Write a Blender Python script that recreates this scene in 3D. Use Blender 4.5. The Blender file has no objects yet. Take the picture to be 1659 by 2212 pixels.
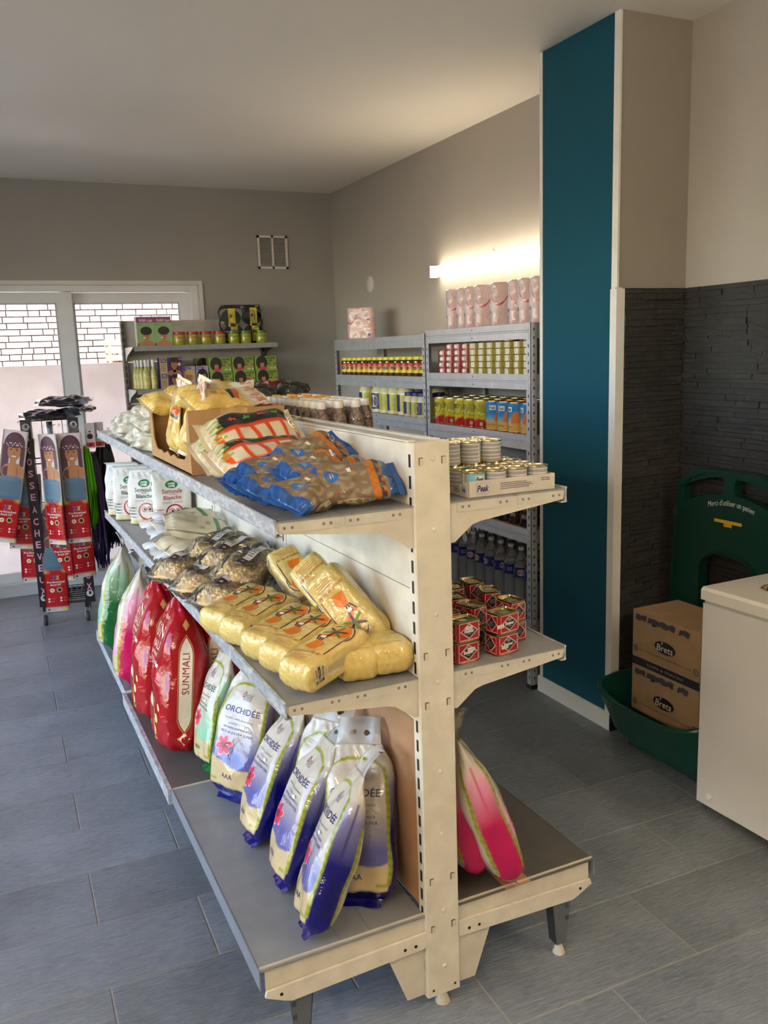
import bpy, bmesh, math, random
import numpy as np
from mathutils import Matrix, Vector

scene = bpy.context.scene
COL = scene.collection
random.seed(7)
RNG = np.random.RandomState(11)

# ------------------------------------------------------------------ camera
def cam_axes(yaw, pitch, roll):
    F = np.array([math.sin(yaw)*math.cos(pitch), math.cos(yaw)*math.cos(pitch), -math.sin(pitch)])
    Rt = np.array([math.cos(yaw), -math.sin(yaw), 0.0])
    U = np.cross(Rt, F)
    c, s = math.cos(roll), math.sin(roll)
    return c*Rt+s*U, -s*Rt+c*U, F
cr, cu, cf = cam_axes(.4340, .1836, -.0344)
cd = bpy.data.cameras.new('camera')
cam = bpy.data.objects.new('camera', cd)
COL.objects.link(cam)
cam.matrix_world = Matrix(((cr[0], cu[0], -cf[0], 0.0), (cr[1], cu[1], -cf[1], 0.0),
                           (cr[2], cu[2], -cf[2], 1.675), (0, 0, 0, 1)))
cd.sensor_fit = 'VERTICAL'
cd.sensor_height = 36.0
cd.lens = 1873.24/2212*36.0
cd.clip_start = 0.02
scene.camera = cam

# ------------------------------------------------------------------ world, sun, exposure
w = bpy.data.worlds.new('sky'); scene.world = w; w.use_nodes = True
nt = w.node_tree; nt.nodes.clear()
sky = nt.nodes.new('ShaderNodeTexSky'); sky.sky_type = 'NISHITA'
sky.sun_disc = False; sky.sun_elevation = math.radians(48); sky.sun_rotation = math.radians(200)
bg = nt.nodes.new('ShaderNodeBackground'); bg.inputs['Strength'].default_value = 1.3
wo = nt.nodes.new('ShaderNodeOutputWorld')
nt.links.new(sky.outputs[0], bg.inputs[0]); nt.links.new(bg.outputs[0], wo.inputs[0])
sl = bpy.data.lights.new('sun', 'SUN'); sl.energy = 15.0; sl.angle = math.radians(0.6); sl.color = (1.0, .95, .88)
so = bpy.data.objects.new('sun', sl); COL.objects.link(so)
so.location = (-4, 2, 9)
so.rotation_euler = Vector((0.42, 0.50, -0.95)).to_track_quat('-Z', 'Y').to_euler()
def portal(loc, direction, sx, sy):
    a = bpy.data.lights.new('daylight_opening', 'AREA'); a.shape = 'RECTANGLE'; a.size = sx; a.size_y = sy; a.cycles.is_portal = True
    o = bpy.data.objects.new('daylight_opening', a); COL.objects.link(o); o.location = loc
    o.rotation_euler = Vector(direction).to_track_quat('-Z', 'Y').to_euler()
portal((.11, 6.98, 1.1), (0, -1, 0), 3.0, 2.2)
portal((-1.82, 3.6, 1.27), (1, 0, 0), 2.4, 4.4)
vs = scene.view_settings
vs.view_transform = 'Standard'; vs.look = 'None'; vs.gamma = 1.0; vs.use_curve_mapping = False
vs.exposure = 0.65

# ------------------------------------------------------------------ colour / materials
def lin(c):
    c = c/255.0
    return c/12.92 if c <= .04045 else ((c+.055)/1.055)**2.4
def H(s):
    s = s.lstrip('#')
    return (lin(int(s[0:2], 16)), lin(int(s[2:4], 16)), lin(int(s[4:6], 16)), 1.0)
MATS = {}
def newmat(name):
    m = bpy.data.materials.new(name); m.use_nodes = True
    n = m.node_tree.nodes; l = m.node_tree.links
    return m, n, l, n['Principled BSDF']
def fin(kind):
    """finish: colour comes from the mesh's own print (Col), the finish decides gloss, grain and relief"""
    if kind in MATS: return MATS[kind]
    P = dict(rough=.5, metal=0, spec=.5, bump=0, scale=40, coat=0, var=.06, vscale=9, dist=.002, detail=3)
    P.update(dict(
        paint=dict(rough=.42, bump=.15, scale=180, var=.05, vscale=5),
        enamel=dict(rough=.34, var=.10, vscale=16, bump=.05, scale=60),
        matte=dict(rough=.85, spec=.25),
        wall=dict(rough=.8, spec=.3, bump=.25, scale=220, var=.03, vscale=2),
        ceil=dict(rough=.9, spec=.2, bump=.3, scale=120, var=.02, vscale=1),
        film=dict(rough=.14, spec=.5, bump=.6, scale=22, dist=.006, var=.04, vscale=12),
        crinkle=dict(rough=.14, spec=.55, bump=.75, scale=30, dist=.008, var=.05, vscale=15),
        softfilm=dict(rough=.3, spec=.5, bump=.35, scale=18, dist=.006, var=.04, vscale=9),
        card=dict(rough=.78, spec=.3, bump=.2, scale=90, var=.08, vscale=14),
        paper=dict(rough=.55, spec=.4, bump=.3, scale=30, dist=.003, var=.04),
        print=dict(rough=.35, spec=.5, var=0),
        plastic=dict(rough=.33, bump=.08, scale=90, var=.03),
        gloss=dict(rough=.14, spec=.55, var=.02),
        tin=dict(rough=.27, metal=1.0, var=.12, vscale=30),
        steel=dict(rough=.36, metal=1.0, var=.18, vscale=22, bump=.05, scale=40),
        galva=dict(rough=.33, metal=.6, var=.08, vscale=14, bump=.04, scale=30),
        dark=dict(rough=.6, var=.1),
        rubber=dict(rough=.7),
        fabric=dict(rough=.95, spec=.1, bump=.6, scale=240),
        hair=dict(rough=.45, bump=.8, scale=300, var=.25, vscale=60),
        nuts=dict(rough=.5, bump=0),
    ).get(kind, {}))
    m, n, l, b = newmat(kind)
    a = n.new('ShaderNodeVertexColor'); a.layer_name = 'Col'
    tc = n.new('ShaderNodeTexCoord')
    src = a.outputs['Color']
    if P['var']:
        nz = n.new('ShaderNodeTexNoise'); nz.inputs['Scale'].default_value = P['vscale']; nz.inputs['Detail'].default_value = 5
        l.new(tc.outputs['Object'], nz.inputs['Vector'])
        mr = n.new('ShaderNodeMapRange'); mr.inputs['From Min'].default_value = .25; mr.inputs['From Max'].default_value = .75
        mr.inputs['To Min'].default_value = 1-P['var']*1.6; mr.inputs['To Max'].default_value = 1+P['var']*.7
        l.new(nz.outputs['Fac'], mr.inputs['Value'])
        vm = n.new('ShaderNodeVectorMath'); vm.operation = 'SCALE'
        l.new(src, vm.inputs[0]); l.new(mr.outputs[0], vm.inputs['Scale'])
        src = vm.outputs[0]
    l.new(src, b.inputs['Base Color'])
    b.inputs['Roughness'].default_value = P['rough']; b.inputs['Metallic'].default_value = P['metal']
    b.inputs['Specular IOR Level'].default_value = P['spec']
    if P['bump']:
        nb = n.new('ShaderNodeTexNoise'); nb.inputs['Scale'].default_value = P['scale']; nb.inputs['Detail'].default_value = P['detail']
        nb.inputs['Roughness'].default_value = .55; nb.inputs['Distortion'].default_value = .6
        l.new(tc.outputs['Object'], nb.inputs['Vector'])
        bp = n.new('ShaderNodeBump'); bp.inputs['Strength'].default_value = P['bump']; bp.inputs['Distance'].default_value = P['dist']
        l.new(nb.outputs['Fac'], bp.inputs['Height']); l.new(bp.outputs[0], b.inputs['Normal'])
    MATS[kind] = m
    return m

def clear_mat(name, tint=(1, 1, 1, 1), rough=.06, haze=.0, hazecol=(.9, .9, .9, 1), ior=1.45, bump=.0, scale=20):
    if name in MATS: return MATS[name]
    m = bpy.data.materials.new(name); m.use_nodes = True
    n = m.node_tree.nodes; l = m.node_tree.links; n.clear()
    out = n.new('ShaderNodeOutputMaterial')
    tr = n.new('ShaderNodeBsdfTransparent'); tr.inputs[0].default_value = tint
    gl = n.new('ShaderNodeBsdfGlossy'); gl.inputs['Roughness'].default_value = rough
    fr = n.new('ShaderNodeFresnel'); fr.inputs['IOR'].default_value = ior
    if bump:
        tc = n.new('ShaderNodeTexCoord'); nb = n.new('ShaderNodeTexNoise'); nb.inputs['Scale'].default_value = scale
        nb.inputs['Detail'].default_value = 3; nb.inputs['Distortion'].default_value = 1.0
        bp = n.new('ShaderNodeBump'); bp.inputs['Strength'].default_value = bump; bp.inputs['Distance'].default_value = .01
        l.new(tc.outputs['Object'], nb.inputs['Vector']); l.new(nb.outputs['Fac'], bp.inputs['Height'])
        l.new(bp.outputs[0], gl.inputs['Normal']); l.new(bp.outputs[0], fr.inputs['Normal'])
    base = tr.outputs[0]
    if haze:
        df = n.new('ShaderNodeBsdfDiffuse'); df.inputs[0].default_value = hazecol
        tl = n.new('ShaderNodeBsdfTranslucent'); tl.inputs[0].default_value = hazecol
        ad = n.new('ShaderNodeMixShader'); ad.inputs[0].default_value = .5
        l.new(df.outputs[0], ad.inputs[1]); l.new(tl.outputs[0], ad.inputs[2])
        mh = n.new('ShaderNodeMixShader'); mh.inputs[0].default_value = haze
        l.new(base, mh.inputs[1]); l.new(ad.outputs[0], mh.inputs[2]); base = mh.outputs[0]
    mx = n.new('ShaderNodeMixShader')
    l.new(fr.outputs[0], mx.inputs[0]); l.new(base, mx.inputs[1]); l.new(gl.outputs[0], mx.inputs[2])
    l.new(mx.outputs[0], out.inputs[0])
    MATS[name] = m
    return m
def wrap(): return clear_mat('clear_wrap', rough=.10, haze=.07, bump=.30, scale=16)
def glass(): return clear_mat('window_glass', rough=.0, haze=.02)
def pet(): return clear_mat('clear_bottle', rough=.05, haze=.18, ior=1.5, hazecol=(.85, .9, .95, 1))
def milky(): return clear_mat('milky_film', rough=.12, haze=.62, bump=.5, scale=18, hazecol=(.93, .92, .88, 1))

def emit_mat(name, col, strength):
    m = bpy.data.materials.new(name); m.use_nodes = True
    n = m.node_tree.nodes; l = m.node_tree.links; n.clear()
    o = n.new('ShaderNodeOutputMaterial'); e = n.new('ShaderNodeEmission')
    e.inputs[0].default_value = col; e.inputs[1].default_value = strength
    l.new(e.outputs[0], o.inputs[0]); MATS[name] = m
    return m

def stone_mat(name, base, dark, rough, streak, bump, rot=0.0, scale=1.0):
    m, n, l, b = newmat(name)
    tc = n.new('ShaderNodeTexCoord'); mp = n.new('ShaderNodeMapping')
    mp.inputs['Scale'].default_value = streak; mp.inputs['Rotation'].default_value = (0, 0, rot)
    oi = n.new('ShaderNodeObjectInfo')
    geo = n.new('ShaderNodeNewGeometry')
    l.new(geo.outputs['Position'], mp.inputs['Vector'])
    n1 = n.new('ShaderNodeTexNoise'); n1.inputs['Scale'].default_value = 1.0*scale; n1.inputs['Detail'].default_value = 8; n1.inputs['Distortion'].default_value = .8
    l.new(mp.outputs[0], n1.inputs['Vector'])
    n2 = n.new('ShaderNodeTexNoise'); n2.inputs['Scale'].default_value = 3.0; n2.inputs['Detail'].default_value = 4
    l.new(geo.outputs['Position'], n2.inputs['Vector'])
    rp = n.new('ShaderNodeMapRange'); rp.inputs['From Min'].default_value = .3; rp.inputs['From Max'].default_value = .7
    ad = n.new('ShaderNodeMath'); ad.operation = 'MULTIPLY_ADD'; ad.inputs[1].default_value = .55
    l.new(n1.outputs['Fac'], ad.inputs[0])
    a2 = n.new('ShaderNodeMath'); a2.operation = 'MULTIPLY'; a2.inputs[1].default_value = .45
    l.new(n2.outputs['Fac'], a2.inputs[0]); l.new(a2.outputs[0], ad.inputs[2])
    l.new(ad.outputs[0], rp.inputs['Value'])
    mx = n.new('ShaderNodeMix'); mx.data_type = 'RGBA'; mx.inputs[6].default_value = dark; mx.inputs[7].default_value = base
    l.new(rp.outputs[0], mx.inputs[0])
    vm = n.new('ShaderNodeVectorMath'); vm.operation = 'SCALE'
    rr = n.new('ShaderNodeMapRange'); rr.inputs['To Min'].default_value = .86; rr.inputs['To Max'].default_value = 1.14
    l.new(oi.outputs['Random'], rr.inputs['Value']); l.new(mx.outputs[2], vm.inputs[0]); l.new(rr.outputs[0], vm.inputs['Scale'])
    l.new(vm.outputs[0], b.inputs['Base Color']); b.inputs['Roughness'].default_value = rough
    bp = n.new('ShaderNodeBump'); bp.inputs['Strength'].default_value = bump; bp.inputs['Distance'].default_value = .004
    l.new(n1.outputs['Fac'], bp.inputs['Height']); l.new(bp.outputs[0], b.inputs['Normal'])
    MATS[name] = m
    return m

# ------------------------------------------------------------------ mesh collecting
def rotz(a):
    c, s = math.cos(a), math.sin(a)
    return np.array([[c, -s, 0], [s, c, 0], [0, 0, 1.0]])
class MB:
    def __init__(s): s.v = []; s.f = []; s.c = []; s.m = []; s.n = 0; s.vc = {}
    def add(s, V, F, col, mat=0, vcol=None):
        V = np.asarray(V, float); b = s.n
        s.v.append(V); s.n += len(V)
        for k, f in enumerate(F):
            s.f.append(tuple(int(i)+b for i in f)); s.m.append(mat)
            s.c.append(col if vcol is None else [vcol[i] for i in f])
        return s
    def box(s, a, b, col, mat=0, R=None, o=None, bev=0):
        x0, y0, z0 = a; x1, y1, z1 = b
        V = np.array([(x0,y0,z0),(x1,y0,z0),(x1,y1,z0),(x0,y1,z0),(x0,y0,z1),(x1,y0,z1),(x1,y1,z1),(x0,y1,z1)], float)
        if R is not None: V = V@np.asarray(R).T
        if o is not None: V = V+np.asarray(o)
        return s.add(V, [(0,3,2,1),(4,5,6,7),(0,1,5,4),(1,2,6,5),(2,3,7,6),(3,0,4,7)], col, mat)
    def prism(s, poly, axis, a, b, col, mat=0):
        """polygon (2d, ccw) extruded along axis from a to b; axis x: (y,z), y: (x,z), z: (x,y)"""
        n = len(poly); V = []
        for t in (a, b):
            for p in poly:
                V.append({'x': (t, p[0], p[1]), 'y': (p[0], t, p[1]), 'z': (p[0], p[1], t)}[axis])
        F = [tuple(range(n)), tuple(range(2*n-1, n-1, -1))]
        for i in range(n): F.append((i, n+i, n+(i+1) % n, (i+1) % n))
        return s.add(V, F, col, mat)
    def lathe(s, prof, col, n=24, o=(0, 0, 0), mat=0, cols=None, cap0=True, cap1=True):
        """profile list of (r, z); cols one colour for each band"""
        V = []; F = []; C = []
        for r, z in prof:
            for k in range(n):
                a = 2*math.pi*k/n; V.append((o[0]+r*math.cos(a), o[1]+r*math.sin(a), o[2]+z))
        for i in range(len(prof)-1):
            for k in range(n):
                k2 = (k+1) % n
                s.add([V[i*n+k], V[i*n+k2], V[(i+1)*n+k2], V[(i+1)*n+k]], [(0, 1, 2, 3)], cols[i] if cols else col, mat)
        if cap0: s.add(V[:n], [tuple(range(n-1, -1, -1))], cols[0] if cols else col, mat)
        if cap1: s.add(V[-n:], [tuple(range(n))], cols[-1] if cols else col, mat)
        return s
    def tube(s, pts, r, col, n=8, mat=0, closed=False):
        P = [Vector(p) for p in pts]; V = []; F = []
        L = len(P); up = Vector((0, 0, 1))
        for i, p in enumerate(P):
            q = (P[(i+1) % L] if (closed or i < L-1) else p) - (P[i-1] if (closed or i > 0) else p)
            q.normalize()
            u = q.cross(up)
            if u.length < 1e-3: u = q.cross(Vector((0, 1, 0)))
            u.normalize(); v2 = u.cross(q)
            rr = r[i] if isinstance(r, (list, tuple)) else r
            for k in range(n):
                a = 2*math.pi*k/n; t = p+u*(rr*math.cos(a))+v2*(rr*math.sin(a)); V.append(tuple(t))
        for i in range(L if closed else L-1):
            j = (i+1) % L
            for k in range(n):
                k2 = (k+1) % n; F.append((i*n+k, i*n+k2, j*n+k2, j*n+k))
        if not closed: F.append(tuple(range(n-1, -1, -1))); F.append(tuple(range((L-1)*n, L*n)))
        return s.add(V, F, col, mat)
    def mesh(s, name, mats, smooth=False, angle=35):
        me = bpy.data.meshes.new(name)
        V = np.concatenate(s.v) if s.v else np.zeros((0, 3))
        me.from_pydata(V.tolist(), [], s.f)
        if not isinstance(mats, (list, tuple)): mats = [mats]
        for m in mats: me.materials.append(fin(m) if isinstance(m, str) else m)
        me.polygons.foreach_set('material_index', np.array(s.m, np.int32))
        ca = me.color_attributes.new('Col', 'FLOAT_COLOR', 'CORNER')
        out = []
        for f, c in zip(s.f, s.c):
            if isinstance(c, list): out.extend(c)
            else: out.extend([c]*len(f))
        ca.data.foreach_set('color', np.array(out, np.float32).ravel())
        me.update()
        if smooth:
            bm = bmesh.new(); bm.from_mesh(me); bmesh.ops.remove_doubles(bm, verts=bm.verts, dist=1e-5)
            if smooth != 'all':
                th = math.radians(angle)
                for e in bm.edges:
                    e.smooth = not (len(e.link_faces) == 2 and e.calc_face_angle(0) > th)
            for f in bm.faces: f.smooth = True
            bm.to_mesh(me); bm.free()
        return me

def link(name, me, parent=None, label=None, cat=None, group=None, kind=None, loc=None):
    o = bpy.data.objects.new(name, me); COL.objects.link(o)
    if parent is not None: o.parent = parent
    if label: o['label'] = label
    if cat: o['category'] = cat
    if group: o['group'] = group
    if kind: o['kind'] = kind
    if loc is not None: o.location = loc
    return o
def ob(name, mb, mats, parent=None, smooth=False, **k):
    return link(name, mb.mesh(name, mats, smooth), parent, **k)
def thing(name, label, cat, loc=(0, 0, 0), rz=0.0, group=None):
    o = link(name, None, None, label, cat, group); o.location = loc; o.rotation_euler = (0, 0, rz)
    o.empty_display_size = .05
    return o
def dup(root, label=None, group=None):
    r = root.copy(); COL.objects.link(r)
    if label: r['label'] = label
    if group: r['group'] = group
    for ch in list(root.children):
        c = ch.copy(); COL.objects.link(c); c.parent = r
        for g in ch.children:
            d = g.copy(); COL.objects.link(d); d.parent = c
    return r
ORD = ['first','second','third','fourth','fifth','sixth','seventh','eighth','ninth','tenth','eleventh','twelfth',
       'thirteenth','fourteenth','fifteenth','sixteenth','seventeenth','eighteenth','nineteenth','twentieth']
def pose(o, origin, up, front):
    """local z along up, local -y towards front"""
    z = Vector(up).normalized(); f = Vector(front); y = -(f-z*f.dot(z)).normalized(); x = y.cross(z)
    o.matrix_world = Matrix(((x[0], y[0], z[0], origin[0]), (x[1], y[1], z[1], origin[1]), (x[2], y[2], z[2], origin[2]), (0, 0, 0, 1)))
    return o

# ------------------------------------------------------------------ lettering (built-in font turned into mesh)
TXT = {}
def text2d(s, size=1.0, shear=0.0, bold=0.0, sx=1.0):
    key = (s, bold)
    if key not in TXT:
        cu = bpy.data.curves.new('t', 'FONT'); cu.body = s; cu.resolution_u = 2; cu.align_x = 'CENTER'; cu.align_y = 'CENTER'
        cu.offset = bold
        o = bpy.data.objects.new('t', cu); COL.objects.link(o)
        dg = bpy.context.evaluated_depsgraph_get()
        me = bpy.data.meshes.new_from_object(o.evaluated_get(dg))
        bm = bmesh.new(); bm.from_mesh(me); bmesh.ops.triangulate(bm, faces=bm.faces)
        bm.verts.ensure_lookup_table()
        V = np.array([v.co[:2] for v in bm.verts]).reshape(-1, 2); F = [[v.index for v in f.verts] for f in bm.faces]
        bm.free(); bpy.data.meshes.remove(me); bpy.data.objects.remove(o); bpy.data.curves.remove(cu)
        TXT[key] = (V, F)
    V, F = TXT[key]; V = V.copy()
    V[:, 0] = V[:, 0]*sx + V[:, 1]*shear
    return V*size, F
def fit_text(s, width, height=None, shear=0.0, bold=0.0):
    """lettering scaled so that it is `width` wide (and `height` tall)"""
    V, F = text2d(s, 1.0, 0.0, bold); V = V.copy()
    if len(V) == 0: return V, F
    w = V[:, 0].max()-V[:, 0].min(); h = V[:, 1].max()-V[:, 1].min()
    V[:, 0] -= (V[:, 0].max()+V[:, 0].min())/2; V[:, 1] -= (V[:, 1].max()+V[:, 1].min())/2
    k = width/w; V[:, 0] *= k; V[:, 1] *= (height/h if height else k)
    V[:, 0] += V[:, 1]*shear
    return V, F
def disc(r, n=16, ry=None):
    ry = ry or r
    V = [(0, 0)]+[(r*math.cos(2*math.pi*k/n), ry*math.sin(2*math.pi*k/n)) for k in range(n)]
    return np.array(V), [(0, 1+k, 1+(k+1) % n) for k in range(n)]
def rect(w, h, nx=1, ny=1):
    V = [(w*(i/nx-.5), h*(j/ny-.5)) for j in range(ny+1) for i in range(nx+1)]
    F = [(j*(nx+1)+i, j*(nx+1)+i+1, (j+1)*(nx+1)+i+1, (j+1)*(nx+1)+i) for j in range(ny) for i in range(nx)]
    return np.array(V), F
def polyshape(pts):
    """fan around the centre: for star-like outlines"""
    P = np.array(pts, float); c = P.mean(0); n = len(P)
    return np.vstack([c, P]), [(0, 1+k, 1+(k+1) % n) for k in range(n)]
def flower(r, n=6):
    pts = []
    for k in range(n*8):
        a = 2*math.pi*k/(n*8); rr = r*(.32+.68*abs(math.cos(a*n/2))**.75)
        pts.append((rr*math.cos(a), rr*math.sin(a)))
    return polyshape(pts)
def ring(r0, r1, n=20):
    V = [(r0*math.cos(2*math.pi*k/n), r0*math.sin(2*math.pi*k/n)) for k in range(n)]+[(r1*math.cos(2*math.pi*k/n), r1*math.sin(2*math.pi*k/n)) for k in range(n)]
    return np.array(V), [(k, n+k, n+(k+1) % n, (k+1) % n) for k in range(n)]

class Flat:
    """prints onto a flat face: origin, right, up, normal"""
    def __init__(s, o, r, u):
        s.o = np.array(o, float); s.r = np.array(r, float); s.u = np.array(u, float); s.nn = np.cross(s.r, s.u)
    def at(s, x, y, e): return s.o+np.outer(x, s.r)+np.outer(y, s.u)+s.nn*e
class Round:
    """prints onto an upright cylinder of radius r, centre axis at o; angle 0 faces -y"""
    def __init__(s, r, o=(0, 0, 0), a0=0.0): s.r = r; s.o = np.array(o, float); s.a0 = a0
    def at(s, x, y, e):
        a = np.asarray(x)/s.r+s.a0-math.pi/2
        return np.stack([s.o[0]+(s.r+e)*np.cos(a), s.o[1]+(s.r+e)*np.sin(a), s.o[2]+np.asarray(y)], 1)
class Art:
    """collects flat print and wraps it on a surface"""
    def __init__(s, surf): s.s = surf; s.mb = MB()
    def put(s, shape, x, y, col, e=.0006, rot=0.0, sub=None):
        V, F = shape
        if len(V) == 0: return s
        V = np.array(V, float)
        if rot: c, q = math.cos(rot), math.sin(rot); V = V@np.array([[c, q], [-q, c]])
        P = s.s.at(V[:, 0]+x, V[:, 1]+y, e)
        s.mb.add(P, F, col); return s
    def text(s, t, x, y, w, col, h=None, rot=0.0, shear=0.0, bold=0.0, e=.0008):
        return s.put(fit_text(t, w, h, shear, bold), x, y, col, e, rot)
    def lines(s, x, y, w, h, n, col, e=.0008, rot=0.0, t=.35):
        """unreadably small print: rows of thin bars"""
        c, q = math.cos(rot), math.sin(rot)
        for k in range(n):
            yy = h*(.5-(k+.5)/n); ww = w*(.75+.25*random.random())
            s.put(rect(ww, h/n*t, 3, 1), x+(-(w-ww)/2)*c-yy*q, y+(-(w-ww)/2)*q+yy*c, col, e, rot)
        return s
    def bars(s, x, y, w, h, col, n=12, e=.001, rot=0.0):
        c, q = math.cos(rot), math.sin(rot)
        for k in range(n):
            xx = w*((k+.5)/n-.5); s.put(rect(w/n*random.choice((.3, .5, .75)), h), x+xx*c, y+xx*q, col, e, rot)
        return s
    def obj(s, name, parent, mat='print', label=None): return ob(name, s.mb, mat, parent, label=label, kind='stuff')

# ------------------------------------------------------------------ bags: rings of superellipses with both ends sealed
def pch(keys, v):
    k = np.array(keys, float); x = k[:, 0]
    out = []
    for c in range(1, k.shape[1]):
        y = k[:, c]; d = np.gradient(y, x); r = np.zeros_like(v)
        i = np.clip(np.searchsorted(x, v)-1, 0, len(x)-2); h = x[i+1]-x[i]; t = (v-x[i])/h
        # monotone slopes
        s = np.diff(y)/np.diff(x); dd = np.zeros_like(y)
        for q in range(1, len(y)-1): dd[q] = 0 if s[q-1]*s[q] <= 0 else 2*s[q-1]*s[q]/(s[q-1]+s[q])
        dd[0] = s[0]; dd[-1] = s[-1]
        r = (1+2*t)*(1-t)**2*y[i]+t*(1-t)**2*h*dd[i]+t*t*(3-2*t)*y[i+1]+t*t*(t-1)*h*dd[i+1]
        out.append(r)
    return out
class Bag:
    """keys: (height fraction, half width, half depth). n around, m up.  u = metres from the front centre, z = metres up"""
    def __init__(s, h, keys, n=72, m=70, p=2.8, lump=.004, pleat=.004, seed=0, bend=None, sag=0.0):
        rs = np.random.RandomState(seed); v = np.linspace(0, 1, m+1); a, b = pch(keys, v)
        G = np.zeros((m+1, n+1, 3)); s.per = np.zeros(m+1)
        ph = rs.rand(8)*6.28
        for i in range(m+1):
            th = np.linspace(0, 2*math.pi, 721)-math.pi/2
            ci, si = np.cos(th), np.sin(th)
            flat = min(1.0, b[i]/max(a[i], 1e-6)*3)
            pp = p*(.55+.45*flat) if p > 2 else p
            x = a[i]*np.sign(ci)*np.abs(ci)**(2/pp); y = b[i]*np.sign(si)*np.abs(si)**(2/pp)
            L = np.concatenate([[0], np.cumsum(np.hypot(np.diff(x), np.diff(y)))]); s.per[i] = L[-1]
            t = np.linspace(0, L[-1], n+1)
            G[i, :, 0] = np.interp(t, L, x); G[i, :, 1] = np.interp(t, L, y); G[i, :, 2] = h*v[i]
        u = np.linspace(0, 2*math.pi, n+1)[None, :]; vv = v[:, None]
        endw = np.clip(1-np.minimum(vv, 1-vv)*6, 0, 1)
        d = lump*(np.sin(3*u+9*vv+ph[0])+np.sin(5*u-14*vv+ph[1])*.7+np.sin(2*u+21*vv+ph[2])*.5+np.sin(7*u+6*vv+ph[3])*.4)
        d = d*np.clip(np.minimum(vv, 1-vv)*12, .1, 1)
        d = d+pleat*endw*np.clip(np.minimum(vv, 1-vv)*40, .0, 1)*np.sin(13*u+ph[4]+3*np.sin(vv*20))
        s.G = G; s.n = n; s.m = m; s.h = h
        N = s.normals(); G = G+N*d[:, :, None]
        if sag:   # lying bags: flatten the underside (local +y is down)
            G[:, :, 1] = np.where(G[:, :, 1] > 0, G[:, :, 1]*(1-sag), G[:, :, 1])
        if bend is not None: G = bend(G)
        s.G = G; s.N = s.normals(); s.a = a; s.b = b
    def normals(s):
        G = s.G; du = np.roll(G[:, :-1], -1, 1)-np.roll(G[:, :-1], 1, 1); du = np.concatenate([du, du[:, :1]], 1)
        dv = np.gradient(G, axis=0); N = np.cross(du, dv); L = np.linalg.norm(N, axis=2, keepdims=True)
        return N/np.maximum(L, 1e-9)
    def at(s, x, y, e):
        x = np.asarray(x, float); y = np.asarray(y, float)
        fi = np.clip(y/s.h*s.m, 0, s.m-1e-6); per = s.per.max()
        fj = (x/per % 1.0)*s.n
        i = fi.astype(int); j = fj.astype(int) % s.n; a = (fi-i)[:, None]; b = (fj-np.floor(fj))[:, None]
        def q(A): return A[i, j]*(1-a)*(1-b)+A[i+1, j]*a*(1-b)+A[i, j+1]*(1-a)*b+A[i+1, j+1]*a*b
        return q(s.G)+q(s.N)*e
    def body(s, paint, mb=None, rows=None, keep=None):
        """paint(u metres signed from front centre, z metres) -> (N,4)"""
        mb = mb or MB()
        n, m = s.n, s.m
        U = np.linspace(0, 1, n+1); U = np.where(U > .5, U-1, U)
        P = s.per.max()
        u = np.broadcast_to(U[None, :]*P, (m+1, n+1)); z = np.broadcast_to((np.arange(m+1)/m*s.h)[:, None], (m+1, n+1))
        C = np.asarray(paint(u.ravel(), z.ravel())); C = [tuple(c) for c in C.tolist()]
        V = s.G.reshape(-1, 3); F = []
        for i in range(m):
            if rows and not (rows[0] <= i < rows[1]): continue
            for j in range(n):
                a = i*(n+1)+j; F.append((a, a+1, a+n+2, a+n+1))
        for e, rev in ((0, True), (m, False)):
            if rows: break
            r_ = [e*(n+1)+j for j in range(n)]
            if max(s.a[e], s.b[e]) > 0: F.append(tuple(reversed(r_)) if rev else tuple(r_))
        mb.add(V, F, None, 0, C)
        return mb
def mixc(base, col, w):
    w = np.clip(w, 0, 1)[:, None]; c = np.array(col); c = c if c.ndim == 2 else c[None, :]
    return base*(1-w)+c*w
def solid(u, col): return np.tile(np.array(col, float), (len(u), 1))
def sm(x, w=.002): return np.clip(.5-x/w, 0, 1)       # 1 inside (x<0)
def noise1(a, b, k=1.0): return np.sin(a*k*1.7+np.sin(b*k*2.3)*1.3)*np.sin(b*k*1.3+np.sin(a*k*1.9)*1.7)
# ================================================================== THE ROOM
XL, XR, YF, YB, ZC = -1.6, 2.74, -2.6, 6.72, 2.92
WALLC = H('#a2a09c'); WHITE = H('#e6e4df')
tile_m = stone_mat('slate_floor_tile', H('#8d939a'), H('#5f646b'), .34, (22, 120, 60), 1.0, rot=.30)
slate_m = stone_mat('split_slate', H('#3b3936'), H('#201f1d'), .6, (26, 26, 60), .8)
brick_m = stone_mat('painted_brick', H('#a59a92'), H('#76554b'), .85, (14, 14, 14), .6)

def grout_mat():
    m, n, l, b = newmat('grout'); b.inputs['Roughness'].default_value = .9
    nz = n.new('ShaderNodeTexNoise'); nz.inputs['Scale'].default_value = 30
    cr_ = n.new('ShaderNodeValToRGB'); cr_.color_ramp.elements[0].color = H('#87837a'); cr_.color_ramp.elements[1].color = H('#b3aea2')
    l.new(nz.outputs['Fac'], cr_.inputs[0]); l.new(cr_.outputs[0], b.inputs['Base Color'])
    return m
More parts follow.
